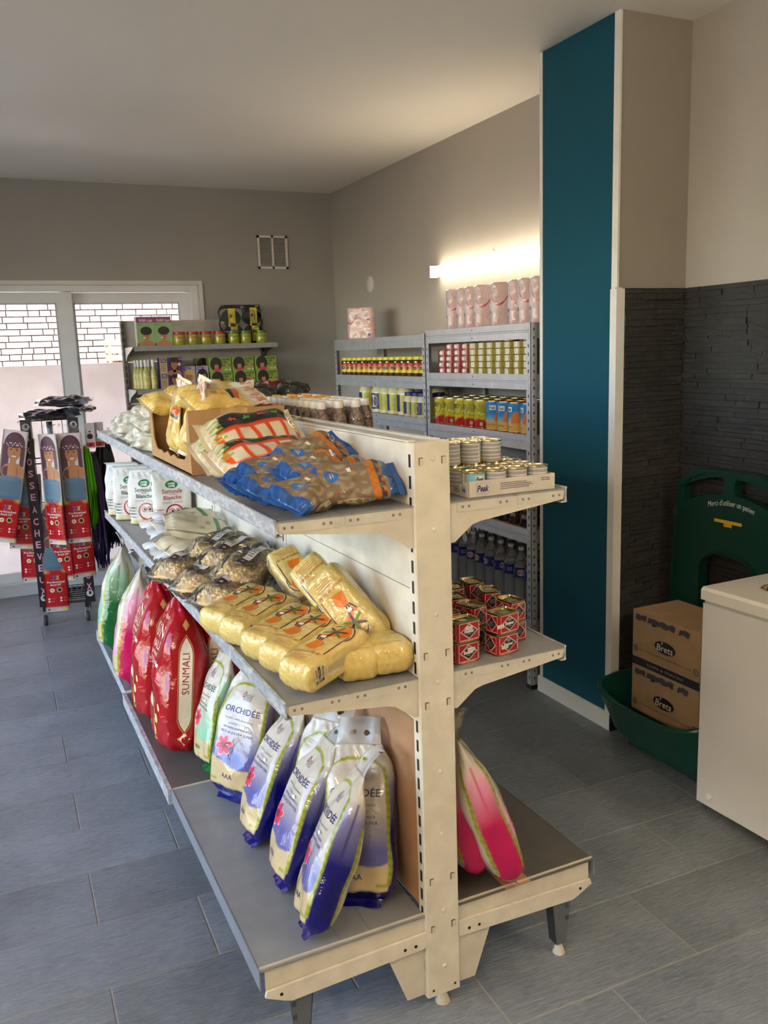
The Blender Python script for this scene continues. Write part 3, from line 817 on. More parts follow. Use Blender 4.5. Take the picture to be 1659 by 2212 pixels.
# ================================================================== GALVANISED RACKS by the right wall
GAL = H('#d3d7dc'); GALD = H('#4d5257')
def rack(label, y0, y1, xf, ztop, shelves, depth=.37):
    t = thing('metal_rack', label, 'rack', (xf, y0, 0)); pw = .036
    for (x, sx) in ((xf, 1), (xf+depth, -1)):
        for (y, sy) in ((y0, 1), (y1, -1)):
            m = MB(); X = lambda d: x-xf+sx*d; Y = lambda d: y-y0+sy*d
            a, b = sorted((X(0), X(.0025))); c, d = sorted((Y(0), Y(pw))); m.box((a, c, .012), (b, d, ztop+.006), GAL)
            a, b = sorted((X(0), X(pw))); c, d = sorted((Y(0), Y(.0025))); m.box((a, c, .012), (b, d, ztop+.006), GAL)
            p = ob('rack_post', m, 'galva', t)
            m = MB(); z = .05
            while z < ztop-.02:
                if sx > 0:
                    a, b = sorted((X(-.0006), X(.0006))); c, d = sorted((Y(.014), Y(.022))); m.box((a, c, z), (b, d, z+.016), GALD)
                if sy > 0:
                    a, b = sorted((X(.014), X(.022))); c, d = sorted((Y(-.0006), Y(.0006))); m.box((a, c, z), (b, d, z+.012), GALD)
                z += .0385
            if m.f: o = ob('keyhole_slots', m, 'dark', p); o['kind'] = 'stuff'
            m = MB(); a, b = sorted((X(-.004), X(pw+.004))); c, d = sorted((Y(-.004), Y(pw+.004))); m.box((a, c, 0), (b, d, .02), H('#1a1a1a')); ob('post_foot', m, 'rubber', t)
    L = y1-y0
    for z in shelves:
        bx = MB()   # front beam with its rolled step
        prof = [(-.003, z-.072), (.002, z-.072), (.002, z), (-.003, z), (-.003, z-.030), (.001, z-.034), (.001, z-.038), (-.003, z-.042)]
        bx.prism(prof[::-1], 'y', pw*.4, L-pw*.4, GAL); b1 = ob('front_beam', bx, 'galva', t)
        m = MB(); m.box((-.0042, L/2-.004, z-.02), (-.003, L/2+.004, z-.012), H('#8d9297')).box((-.0042, L/2-.004, z-.06), (-.003, L/2+.004, z-.052), H('#8d9297')); o = ob('rivets', m, 'steel', b1); o['kind'] = 'stuff'
        m = MB(); m.box((depth-.002, .012, z-.07), (depth+.002, L-.012, z), GAL); ob('rear_beam', m, 'galva', t)
        for yy in (.0026, L-.0066):
            m = MB(); m.box((.037, yy, z-.07), (depth-.037, yy+.004, z-.002), GAL); ob('side_beam', m, 'galva', t)
        m = MB(); m.box((.004, .008, z-.012), (depth-.004, L-.008, z-.004), H('#b08a66')); ob('shelf_board', m, 'card', t)
    return t
RXF = 2.345
rack('galvanised rack of tins and water next to the teal pilaster', 3.392, 4.425, RXF, 1.775, (1.779, 1.545, 1.262, .806, .352))
rack('galvanised rack of mayonnaise and spread jars in the far corner', 4.432, 5.80, RXF, 1.757, (1.760, 1.522, 1.282, .93, .35))

# ================================================================== GREY WALL UNIT on the back wall
bu = thing('wall_shelving_unit', 'grey single-sided shelving unit against the back wall', 'shelving', (1.55, 6.67, 0))
def BU(nm, m, mat='enamel'):
    o = ob(nm, m, mat, bu); o.matrix_parent_inverse = Matrix.Translation((-1.55, -6.67, 0)); return o
GREY = H('#8a8c8e')
for x in (1.035, 2.085):
    m = MB(); m.box((x-.015, 6.64, 0), (x+.015, 6.70, 1.95), H('#6f6a63')); u = BU('upright', m)
    m = MB(); z = .1
    while z < 1.93:
        m.box((x-.004, 6.6392, z), (x+.004, 6.6402, z+.03), H('#1a1816')); m.box((x-.0158, 6.655, z), (x-.0148, 6.665, z+.03), H('#1a1816')); z += .05
    o = BU('slots', m, 'dark'); o['kind'] = 'stuff'
for a, b in ((.15, .75), (.75, 1.35), (1.35, 1.655), (1.655, 1.955)):
    m = MB(); m.box((1.052, 6.655, a+.002), (2.068, 6.665, b-.002), H('#9c9a96') if a < 1.6 else H('#c4bfb6')); BU('back_panel', m)
for z, yd in ((1.762, 6.30), (1.462, 6.30), (1.1, 6.26), (.7, 6.26), (.2, 6.2)):
    m = MB(); m.box((1.045, yd, z-.004), (2.092, 6.64, z), GREY); s_ = BU('shelf_board', m)
    m = MB(); m.box((1.045, yd-.004, z-.032), (2.092, yd, z+.003), GREY); BU('price_rail', m)
    for x in (1.038, 2.094):
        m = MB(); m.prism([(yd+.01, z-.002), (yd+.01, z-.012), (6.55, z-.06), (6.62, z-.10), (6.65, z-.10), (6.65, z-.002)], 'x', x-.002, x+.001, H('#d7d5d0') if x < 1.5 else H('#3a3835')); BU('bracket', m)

# ================================================================== CHEST FREEZER
fz = thing('chest_freezer', 'white chest freezer cut by the right edge of the picture', 'freezer', (2.222, 2.175, 0), math.radians(1.6))
FW, FL = .40, .85
m = MB(); m.box((0, -FL, .03), (FW, 0, .775), H('#dcdad8')); ob('freezer_body', m, 'gloss', fz)
m = MB(); m.prism([(-.006, .788), (FW, .788), (FW, .83), (.004, .832), (-.006, .822)], 'y', -FL-.006, .006, H('#e6e2dc')); ob('lid', m, 'gloss', fz)
m = MB(); m.box((.004, -FL+.004, .775), (FW-.004, -.004, .788), H('#b9b6b2')); ob('lid_seal', m, 'rubber', fz)
m = MB(); m.lathe([(.012, 0), (.012, .006), (.009, .009)], H('#efefec'), 16)
V = np.concatenate(m.v); m.v = [np.stack([-V[:, 2], -.06+V[:, 0], .07+V[:, 1]], 1)]; m.f = [f[::-1] for f in m.f]; ob('drain_plug', m, 'plastic', fz, smooth=True)
for a in (.04, FW-.08):
    for b in (-.09, -FL+.04): m = MB(); m.box((a, b, 0), (a+.04, b+.04, .03), H('#2a2a2a')); ob('foot', m, 'rubber', fz)

# ================================================================== GREEN BASKET STAND with its back board
GRN = H('#0f3a31'); GRN2 = H('#0c332b')
bs = thing('basket_stand', 'dark green plastic basket stand with tall back board against the slate wall', 'basket stand', (2.48, 2.52, 0))
def BS(nm, m, mat='plastic', smooth=False, label=None):
    o = ob(nm, m, mat, bs, smooth, label=label); o.matrix_parent_inverse = Matrix.Translation((-2.48, -2.52, 0)); return o
# back board in the (y, z) plane, near x=2.66, with two hand slots and an arched opening; grid with holes
def board(mbx, x0, x1, inside, ylo, yhi, zlo, zhi, n, mm, col):
    ys = np.linspace(ylo, yhi, n+1); zs = np.linspace(zlo, zhi, mm+1)
    keep = [[inside((ys[i]+ys[i+1])/2, (zs[j]+zs[j+1])/2) for j in range(mm)] for i in range(n)]
    V = []; idx = {}
    def vid(i, j, s):
        k = (i, j, s)
        if k not in idx: idx[k] = len(V); V.append((x0 if s == 0 else x1, ys[i], zs[j]))
        return idx[k]
    F = []
    for i in range(n):
        for j in range(mm):
            if not keep[i][j]: continue
            F.append((vid(i, j, 0), vid(i, j+1, 0), vid(i+1, j+1, 0), vid(i+1, j, 0)))
            F.append((vid(i, j, 1), vid(i+1, j, 1), vid(i+1, j+1, 1), vid(i, j+1, 1)))
            for di, dj, e in ((-1, 0, ((i, j), (i, j+1))), (1, 0, ((i+1, j+1), (i+1, j))), (0, -1, ((i+1, j), (i, j))), (0, 1, ((i, j+1), (i+1, j+1)))):
                a, b = i+di, j+dj
                if not (0 <= a < n and 0 <= b < mm and keep[a][b]):
                    p, q = e; F.append((vid(*p, 0), vid(*p, 1), vid(*q, 1), vid(*q, 0)))
    mbx.add(V, F, col)
BYc, BH = 2.475, .315          # centre and half width
def outer(y, z, k=0.0):
    d = abs(y-BYc)/(BH-k)
    if d > 1: return False
    top = 1.178-k-.085*max(0, d/.87)**3.2
    wl = 1.0-.13*max(0, (z-.45)/.65)
    return z < top and d < wl
def in_slot(y, z, k=0.0):
    d = abs(y-BYc); return .035-k < d < .235+k and abs(z-(1.105-1.0*d*d)) < .029+k
def in_arch(y, z, k=0.0):
    w_ = .130+k; zt = .822+k
    return abs(y-BYc) < w_ and .30 < z < zt-.05*(abs(y-BYc)/w_)**3
m = MB(); board(m, 2.645, 2.685, lambda y, z: outer(y, z) and not in_slot(y, z) and not in_arch(y, z), BYc-BH, BYc+BH, .10, 1.17, 116, 214, GRN)
def soften(o, it=14):
    me = o.data; bm = bmesh.new(); bm.from_mesh(me)
    for _ in range(it): bmesh.ops.smooth_vert(bm, verts=bm.verts, factor=.5, use_axis_x=False, use_axis_y=True, use_axis_z=True)
    for f in bm.faces: f.smooth = True
    for e in bm.edges: e.smooth = not (len(e.link_faces) == 2 and e.calc_face_angle(0) > .9)
    bm.to_mesh(me); bm.free()
bo = BS('back_board', m); soften(bo)
m = MB(); board(m, 2.634, 2.650, lambda y, z: outer(y, z) and not outer(y, z, .028), BYc-BH, BYc+BH, .10, 1.17, 116, 214, GRN); soften(BS('raised_rim', m))
m = MB(); board(m, 2.636, 2.650, lambda y, z: in_arch(y, z, .02) and not in_arch(y, z), BYc-.16, BYc+.16, .30, .84, 64, 108, GRN2); soften(BS('arch_rim', m))
fl = Flat((2.6442, BYc, 0), (0, -1, 0), (0, 0, 1))
a = Art(fl); V, F = fit_text("Merci d'utiliser un panier", .235, .030)
V = V.copy(); V[:, 1] -= 1.3*V[:, 0]**2
a.put((V, F), .012, 1.036, H('#e3e3dd')); a.obj('lettering', bs).matrix_parent_inverse = Matrix.Translation((-2.48, -2.52, 0))
a = Art(fl); a.put(rect(.14, .013), .0, .962, H('#e2b52a'), rot=0.0).put(rect(.042, .014), .0, .949, H('#d8a923'))
a.obj('yellow_sticker', bs).matrix_parent_inverse = Matrix.Translation((-2.48, -2.52, 0))
# tray: rounded tub with a wavy rim
def tub():
    m = MB(); n = 72
    def ringp(x0, x1, y0, y1, z, wav=0.0):
        P = []
        for k in range(n):
            t = 2*math.pi*k/n; e = .40
            cx_ = math.copysign(abs(math.cos(t))**e, math.cos(t)); cy_ = math.copysign(abs(math.sin(t))**e, math.sin(t))
            x, y = (x0+x1)/2+(x1-x0)/2*cx_, (y0+y1)/2+(y1-y0)/2*cy_
            zz = z+wav*(.05*abs(cy_)**3+.02*max(0, cx_)-.02)
            if abs(cy_) > .97 and cx_ < 0: x += wav*.03
            P.append((x, y, zz))
        return P
    R_ = [ringp(2.345, 2.66, 2.24, 2.745, .012), ringp(2.335, 2.665, 2.232, 2.752, .03), ringp(2.305, 2.668, 2.222, 2.765, .075), ringp(2.285, 2.672, 2.21, 2.772, .08, .1), ringp(2.245, 2.68, 2.197, 2.785, .17, .6),
          ringp(2.212, 2.688, 2.188, 2.795, .243, 1), ringp(2.206, 2.69, 2.186, 2.797, .252, 1), ringp(2.210, 2.689, 2.187, 2.796, .260, 1), ringp(2.225, 2.682, 2.195, 2.788, .262, 1), ringp(2.240, 2.675, 2.203, 2.78, .250, 1), ringp(2.30, 2.66, 2.23, 2.76, .14, .2), ringp(2.32, 2.65, 2.25, 2.74, .125)]
    V = [p for r in R_ for p in r]; F = []
    for i in range(len(R_)-1):
        for k in range(n): F.append((i*n+k, i*n+(k+1) % n, (i+1)*n+(k+1) % n, (i+1)*n+k))
    F.append(tuple((len(R_)-1)*n+k for k in range(n))); F.append(tuple(reversed(range(n))))
    m.add(V, F, H('#10443b')); return m
BS('tray', tub(), smooth=True)
for yy in (2.32, 2.66):
    m = MB(); m.box((2.36, yy-.04, 0), (2.64, yy+.04, .014), H('#14161a')); BS('skid', m)

# ================================================================== BRAID STAND (wheeled wire display)
sd = thing('hair_display_stand', 'black wheeled wire display stand hung with braiding hair packs', 'display stand', (.40, 5.86, 0), math.radians(-8))
BLK = H('#141416')
def SD(nm, m, mat='plastic', smooth=False, label=None): return ob(nm, m, mat, sd, smooth, label=label)
m = MB(); m.tube([(0, .16, .12), (0, .16, 1.30)], .018, BLK, 10); SD('pole', m, smooth=True)
m = MB()
for z in (.14, .165):
    for i in range(9): m.tube([(-.13+.26*i/8, -.02, z), (-.13+.26*i/8, .30, z)], .0028, BLK, 5)
    for i in range(7): m.tube([(-.13, -.02+.32*i/6, z), (.13, -.02+.32*i/6, z)], .0028, BLK, 5)
SD('wire_base', m)
m = MB(); m.tube([(-.15, -.03, .135), (.15, -.03, .135), (.15, .32, .135), (-.15, .32, .135)], .008, BLK, 6, closed=True); SD('base_frame', m)
m = MB()
for z in (.35, .75, 1.05, 1.32):
    m.tube([(-.15, -.03, z), (.15, -.03, z), (.15, .32, z), (-.15, .32, z)], .004, BLK, 5, closed=True)
for i in range(11): m.tube([(-.15+.03*i, -.03, 1.325), (-.15+.03*i, .32, 1.325)], .003, BLK, 5)
for i in range(6): m.tube([(-.15+.06*i, -.033, .36), (-.15+.06*i, -.033, 1.32)], .0022, BLK, 4)
for i in range(6): m.tube([(.153, -.02+.065*i, .16), (.153, -.02+.065*i, 1.32)], .0022, BLK, 4)
SD('wire_cage', m)
for k, (px, nm) in enumerate(((-.155, 0), (.125, 1))):
    m = MB(); m.box((px, -.046, .125), (px+.062, -.038, 1.33), H('#17171a')); bn = SD('side_banner', m, label='black banner lettered in pink')
    a = Art(Flat((px+.031, -.0462, 0), (1, 0, 0), (0, 0, 1)))
    word = list('BROSSE')+['À']+list('CHEVEUX'); z = 1.215
    for ch in word:
        a.text(ch, 0, z, .030 if ch not in 'I' else .01, H('#d58fb0'), .044, bold=.02); z -= .0745
        if ch in ('E', 'À') and word.index(ch) in (5, 6): z -= .004
    for zz in (1.285, .185):
        a.put(ring(.017, .0215), 0, zz, H('#cfcfcf')).put(disc(.015, 14, .016), 0, zz, H('#b9b9b9')).put(disc(.009, 10, .012), .002, zz+.003, H('#222222'), e=.001)
    a.obj('banner_lettering', bn)
for k, (px, py) in enumerate(((-.13, -.02), (.13, -.02), (-.13, .3), (.13, .3))):
    m = MB(); m.box((px-.012, py-.012, .09), (px+.012, py+.012, .135), BLK).prism([(py-.025, .03), (py-.012, .03), (py+.014, .095), (py-.014, .095)], 'x', px-.016, px-.012, H('#8a8d92')).prism([(py-.025, .03), (py-.012, .03), (py+.014, .095), (py-.014, .095)], 'x', px+.012, px+.016, H('#8a8d92'))
    c = SD('caster', m)
    m = MB(); m.lathe([(.012, -.011), (.032, -.011), (.034, -.008), (.034, .008), (.032, .011), (.012, .011)], H('#3a3a3c'), 20)
    V = np.concatenate(m.v); m.v = [np.stack([px+V[:, 2], py-.018+V[:, 0], .034+V[:, 1]], 1)]; ob('wheel', m, 'rubber', c, smooth=True)
# ================================================================== RICE SACKS on the base decks
def seal_sheet(mbx, w0, w1, z0, z1, col, holes=(), nx=26, ny=20, curl=.0, y0=0.0, ph=0.0, wave=.004):
    V = []; F = []; K = {}
    for j in range(ny+1):
        t = j/ny; w_ = w0+(w1-w0)*t
        for i in range(nx+1):
            s_ = i/nx-.5
            V.append((s_*w_, y0+curl*t*t+wave*math.sin(s_*9+ph)*t, z0+(z1-z0)*t))
    for j in range(ny):
        for i in range(nx):
            x, z = ((i+.5)/nx-.5)*(w0+w1)/2, z0+(z1-z0)*(j+.5)/ny
            if any(((x-hx)/rx)**2+((z-hz)/rz)**2 < 1 for hx, hz, rx, rz in holes): continue
            a = j*(nx+1)+i; F.append((a, a+1, a+nx+2, a+nx+1))
    mbx.add(V, F, col); return mbx

def orchid_sack(tone, seed, h=.39, W=.097, D=.055, label='', flapc=.03):
    """tone: (dark, fade, script colour)"""
    dark, fade, script = tone
    keys = [(0, W*.62, .004), (.03, W*.78, .018), (.09, W*.93, D*.8), (.28, W, D), (.55, W*.99, D*.96), (.76, W*.96, D*.72), (.88, W*.90, D*.38), (1, W*.66, .003)]
    B = Bag(h, keys, 88, 96, p=3.2, lump=.0024, pleat=.0012, seed=seed)
    P = B.per.max(); wf = W*.96; g0, g1 = wf, P/2-wf
    cream = np.array(H('#ddd3bf')); rice = np.array(H('#bfa97e')); dk = np.array(dark); fd = np.array(fade); rib = np.array(H('#8c9026')); white = np.array(H('#bfb6a7'))
    k = h/.39
    def paint(u, z):
        au = np.abs(u); C = np.tile(white, (len(u), 1)); z = z/k
        # front: pale top, tinted pool above the rice window
        front = sm(au-g0)
        tint = np.clip((.235-z)/.10, 0, 1)
        C = mixc(C, fd, front*tint*.97)
        bnd = .098+.016*(u/wf)**2-.010*np.sin(u/wf*2.2)
        C = mixc(C, rice, front*sm(z-bnd))
        # gusset
        gus = sm(g0-au)*sm(au-g1)
        f2 = np.clip((.30-z)/.12, 0, 1)
        C = mixc(C, fd, gus*np.clip((.34-z)/.05, 0, 1)*.75)
        C = mixc(C, dk, gus*f2)
        mid = np.abs(au-(g0+g1)/2)
        C = mixc(C, dk*.8+fd*.2, gus*sm(mid-.004)*sm(.20-z)*sm(z-.33)*.8)
        # back
        back = sm(g1-au); C = mixc(C, white, back)
        # ribbons
        for gp in (g0, g1):
            rw = .0062+.0008*np.sin(z*180)
            C = mixc(C, rib*(1+.18*np.sin(z*320+u*200))[:, None], sm(np.abs(au-gp)-rw)*sm(z-.335)*sm(.045-z))
        arch = .345+.012*np.cos(u/wf*1.6)-.016*(np.abs(u)/wf)**6
        C = mixc(C, rib, front*sm(np.abs(z-arch)-.0045))
        C = mixc(C, rib, front*sm(np.abs(z-.045)-.004)*sm(wf*.62-au))
        # foot
        C = mixc(C, dk, sm(z-(.040-.012*front)))
        C[:, 3] = 1
        return np.clip(C, 0, 1)
    t = thing('rice_sack', 'x', 'rice sack')
    ob('sack_body', B.body(paint), 'film', t, smooth='all')
    a = Art(B); ink = script; grey = H('#6d6a78')
    a.text('Orchid', .008*W/.097, .322*k, .046, grey, .016, shear=.3).text('O', -.010, .324*k, .010, H('#b0202f'), .020, shear=.3, e=.0012)
    a.text('RICE LABEL', .012, .310*k, .042, grey, .0065)
    a.text('ORCHIDÉE', 0, .276*k, W*1.5, ink, .024*k, shear=.12, bold=.01)
    for q, (tx, zz, wd) in enumerate((('PARFUMÉ JASMINE', .244, .118), ('CASSÉ 1 FOIS', .230, .080), ('BROKEN JASMINE RICE', .215, .112), ('RICE AI EXTRA SUPER', .201, .125))):
        a.text(tx, 0, zz*k, wd*W/.097, grey if q < 2 else ink, .0078*k, shear=.2)
    a.put(flower(.036*k, 6), -.038*W/.097, .158*k, H('#e8a0ab'), rot=.3, e=.0006).put(flower(.031*k, 6), -.038*W/.097, .158*k, H('#c51f3f'), rot=.3, e=.0011).put(flower(.012*k, 6), -.038*W/.097, .158*k, H('#7e0d24'), rot=.8, e=.0015)
    a.text('AAA', -.006, .066*k, .046, ink, .015)
    a.lines(P/2, .2*k, .09, .20*k, 22, H('#8b8790'), e=.0008)
    a.put(rect(.017, .009), .02, .225*k, H('#eeeae0'), e=.0014)
    a.obj('printed_artwork', t)
    m = MB(); seal_sheet(m, W*1.30, W*1.15, h-.012, h+.066, H('#f0ede4'), holes=((-.016, h+.030, .009, .007), (.020, h+.027, .009, .007)), nx=44, ny=34, curl=flapc, wave=.012, ph=seed)
    ob('carry_handle', m, milky(), t, smooth='all', label='milky plastic carry strip with two punched holes')
    m = MB(); seal_sheet(m, W*1.25, W*1.1, .006, -.018, dark, nx=10, ny=4, curl=-.012, ph=seed+1)
    ob('bottom_seal', m, 'film', t, smooth='all')
    t['_h'] = h
    return t
BLUE = (H('#100e63'), H('#5a5a99'), H('#15135a'))
GREEN = (H('#0f5a2a'), H('#86b793'), H('#114a26'))
PINK = (H('#b3124f'), H('#dd8fb0'), H('#a01445'))
def put(t, label, base, top, front, group=None):
    up = Vector(top)-Vector(base); pose(t, base, up, front); t['label'] = label
    if group: t['group'] = group
    return t
GR = 'blue jasmine rice sacks on the lower deck'
s1 = orchid_sack(BLUE, 1)
put(s1, 'blue and white rice sack nearest the end of the lower deck, side gusset facing out', (.605, 1.83, .290), (.765, 1.865, .62), (-.97, .22, 0), GR)
s2 = dup(s1); put(s2, 'blue and white rice sack leaning into the corner by the end upright', (.785, 1.875, .285), (.832, 1.965, .62), (-.62, -.78, 0), GR)
s3 = orchid_sack(BLUE, 4, flapc=.05)
put(s3, 'blue rice sack second in the front row, handle holes showing', (.612, 2.045, .290), (.765, 2.075, .63), (-1, .06, 0), GR)
s4 = dup(s3); put(s4, 'blue rice sack third in the front row, its top under the shelf bracket', (.600, 2.29, .290), (.765, 2.33, .62), (-1, .0, 0), GR)
s5 = orchid_sack(BLUE, 9)
put(s5, 'blue rice sack turned full face with its pink flower, beside the green one', (.618, 2.555, .290), (.728, 2.60, .65), (-.80, -.60, 0), GR)
s6 = dup(s5); put(s6, 'blue rice sack half hidden behind the front row against the brown panel', (.795, 2.30, .290), (.845, 2.32, .66), (-.8, -.6, 0), GR)
s7 = dup(s3); put(s7, 'blue rice sack at the back, only its pale top corner showing', (.79, 2.085, .290), (.842, 2.115, .62), (-.8, -.6, 0), GR)
sg = orchid_sack(GREEN, 5); put(sg, 'green and white rice sack beside the big red sacks', (.600, 2.80, .286), (.690, 2.85, .645), (-1, -.05, 0))
big = orchid_sack(PINK, 6, h=.50, W=.140, D=.085, flapc=-.05)
put(big, 'large pink and white rice sack between red and green sacks', (.490, 3.765, .286), (.590, 3.80, .80), (-.97, .22, 0))
bigg = orchid_sack(GREEN, 8, h=.50, W=.140, D=.085, flapc=-.03)
put(bigg, 'large green and white rice sack farthest along the lower deck', (.490, 4.25, .286), (.590, 4.30, .81), (-.97, .22, 0))
bw_ = dup(bigg); put(bw_, 'large pale rice sack behind the pink one under the shelf', (.765, 3.80, .286), (.79, 3.82, .80), (-.7, -.7, 0))
p1 = orchid_sack(PINK, 3, h=.42, W=.105, D=.058, flapc=-.05)
put(p1, 'pink and white rice sack on the right deck with its foot overhanging the end', (1.160, 1.80, .292), (1.045, 1.86, .66), (.97, -.25, 0))
p2 = dup(p1); put(p2, 'pink rice sack half hidden behind the end upright on the right deck', (1.075, 1.86, .292), (1.015, 1.92, .66), (.95, -.3, 0))

def red_sack(seed):
    h, W, D = .535, .170, .100
    keys = [(0, W*.80, .03), (.015, W*.88, .06), (.07, W*.97, D*.9), (.3, W, D), (.6, W*.97, D*.95), (.78, W*.85, D*.75), (.9, W*.6, D*.45), (1, W*.30, D*.25)]
    B = Bag(h, keys, 96, 90, p=3.4, lump=.004, pleat=.008, seed=seed); P = B.per.max()
    red = np.array(H('#960f17')); drk = np.array(H('#7c0c12')); org = np.array(H('#b5301c'))
    def paint(u, z):
        C = np.tile(red, (len(u), 1))
        C = mixc(C, org, .35*sm(np.abs(((u*40+np.floor(z*40)) % 2)-1)-.12, .1)*sm(np.abs((z*40) % 1-.5)-.16, .1)*np.clip((.38-z)/.2, 0, 1))
        C = mixc(C, drk, .5*sm(np.abs(np.abs(u)-P/4)-.0015, .003))
        C[:, 3] = 1; return np.clip(C, 0, 1)
    t = thing('rice_sack', 'x', 'rice sack'); ob('sack_body', B.body(paint), 'film', t, smooth='all')
    a = Art(B); cre = H('#d8c9b0'); gold = H('#b98a35')
    gx = P/4
    def plaque(w_, hh):
        pts = [(-w_, -hh*.82), (-w_*.4, -hh*.93), (0, -hh), (w_*.4, -hh*.93), (w_, -hh*.82), (w_, hh*.78), (w_*.7, hh*.82), (w_*.6, hh*.95), (0, hh), (-w_*.6, hh*.95), (-w_*.7, hh*.82), (-w_, hh*.78)]
        out = []
        for i in range(12):
            p, q = pts[i], pts[(i+1) % 12]; n_s = 10 if abs(p[1]-q[1]) > .1 else 1
            for s_ in range(n_s): out.append((p[0]+(q[0]-p[0])*s_/n_s, p[1]+(q[1]-p[1])*s_/n_s))
        return out
    def strip(w_, hh, x, z, col, e):
        n_ = 14; V = []; F = []
        for j in range(n_+1):
            t_ = -1+2*j/n_; ww = w_*(1 if abs(t_) < .8 else max(.04, (1-abs(t_))/.2))
            V += [(-ww, t_*hh), (0, t_*hh), (ww, t_*hh)]
        for j in range(n_): F += [(j*3, j*3+1, j*3+4, j*3+3), (j*3+1, j*3+2, j*3+5, j*3+4)]
        a.put((np.array(V), F), x, z, col, e)
    for sg_ in (1, -1):
        x = sg_*gx
        strip(.028, .175, x, .245, gold, .0008); strip(.0255, .171, x, .245, H('#8c1a16'), .0012); strip(.023, .165, x, .245, cre, .0016)
        a.text('SUNMALI', x, .285, .145, H('#8e1a14'), .026, rot=math.pi/2, e=.0022)
        a.put(rect(.036, .036), x, .055, gold, rot=.785, e=.0008).put(rect(.028, .028), x, .055, cre, rot=.785, e=.0012)
        a.put(rect(.026, .026), x, .450, gold, rot=.785, e=.0008).put(rect(.018, .018), x, .450, H('#c98b5a'), rot=.785, e=.0012)
    for (tx, zz, wd, hh) in (('RIZ THAÏLANDAIS', .465, .13, .014), ('SUN', .415, .15, .045), ('MALI', .365, .13, .030), ('JASMINE', .330, .12, .018), ('RIZ LONG PARFUMÉ', .308, .15, .016), ('NATURELLEMENT', .288, .12, .010), ('ET PARFUMÉ', .272, .09, .010)):
        a.text(tx, 0.0, zz, wd, cre, hh, rot=0)
    strip(.050, .065, .0, .195, gold, .0008); strip(.045, .058, 0, .195, cre, .0012)
    for sx in (-1, 1):   # flame ornaments
        for q in range(7):
            a.put(disc(.016-.0018*q, 10, .022-.0015*q), sx*.10+sx*.006*q*(1 if q % 2 else -.4), .06+.020*q, gold if q % 2 == 0 else H('#d7b56a'), e=.0008+.0002*q, rot=sx*.5)
    a.put(rect(.022, .012), .085, .30, H('#e8e2d8'), rot=-.1, e=.0012)
    a.obj('printed_artwork', t)
    m = MB(); seal_sheet(m, .10, .15, h-.03, h+.035, H('#e9e6e4'), nx=14, ny=8, curl=-.03, wave=.016, ph=seed)
    ob('gathered_neck', m, milky(), t, smooth='all', label='crumpled clear neck of the outer bag')
    m = MB(); m.tube([(.03*math.cos(q*.7), .02*math.sin(q*.7), h-.02) for q in range(9)], .004, H('#d8d4d0'), 6, closed=True); ob('neck_tie', m, 'film', t, smooth='all')
    return t
r1 = red_sack(2); put(r1, 'big red rice sack in front with long gold-edged side plaque', (.552, 3.075, .272), (.618, 3.125, .80), (-.99, .10, 0), 'big red rice sacks')
r2 = dup(r1); put(r2, 'big red rice sack standing behind the front red one on the aisle side', (.535, 3.425, .272), (.605, 3.46, .80), (-.99, .10, 0), 'big red rice sacks')
r3 = red_sack(7); put(r3, 'red rice sack pushed back against the panel in the shadow', (.778, 3.13, .272), (.782, 3.15, .80), (-.90, .4, 0), 'big red rice sacks')
# ================================================================== BAGS ON THE MIDDLE SHELF
def pillow_keys(W, D, e=.10): return [(0, W*.92, .002), (e*.5, W*.94, D*.35), (e, W*.97, D*.72), (e*2.2, W, D*.98), (.5, W, D), (1-e*2.2, W, D*.98), (1-e, W*.97, D*.72), (1-e*.5, W*.94, D*.35), (1, W*.92, .002)]
def lay(t, centre, axis, face, h):
    """put a bag with its middle at centre, long axis along `axis`, printed face towards `face`"""
    a = Vector(axis).normalized(); pose(t, Vector(centre)-a*h/2, a, face); return t
YEL = H('#d8c07a'); YEL2 = H('#cbb064')
def fins(t, W, h, col, mat, n=2, s0=.012, ph=0.0):
    for k, (z0, z1) in enumerate(((.003, -s0), (h-.003, h+s0))):
        m = MB(); seal_sheet(m, W*1.86, W*1.9, z0, z1, col, nx=16, ny=3, wave=.003, ph=ph+k*2.0); ob('end_seal', m, mat, t, smooth='all')
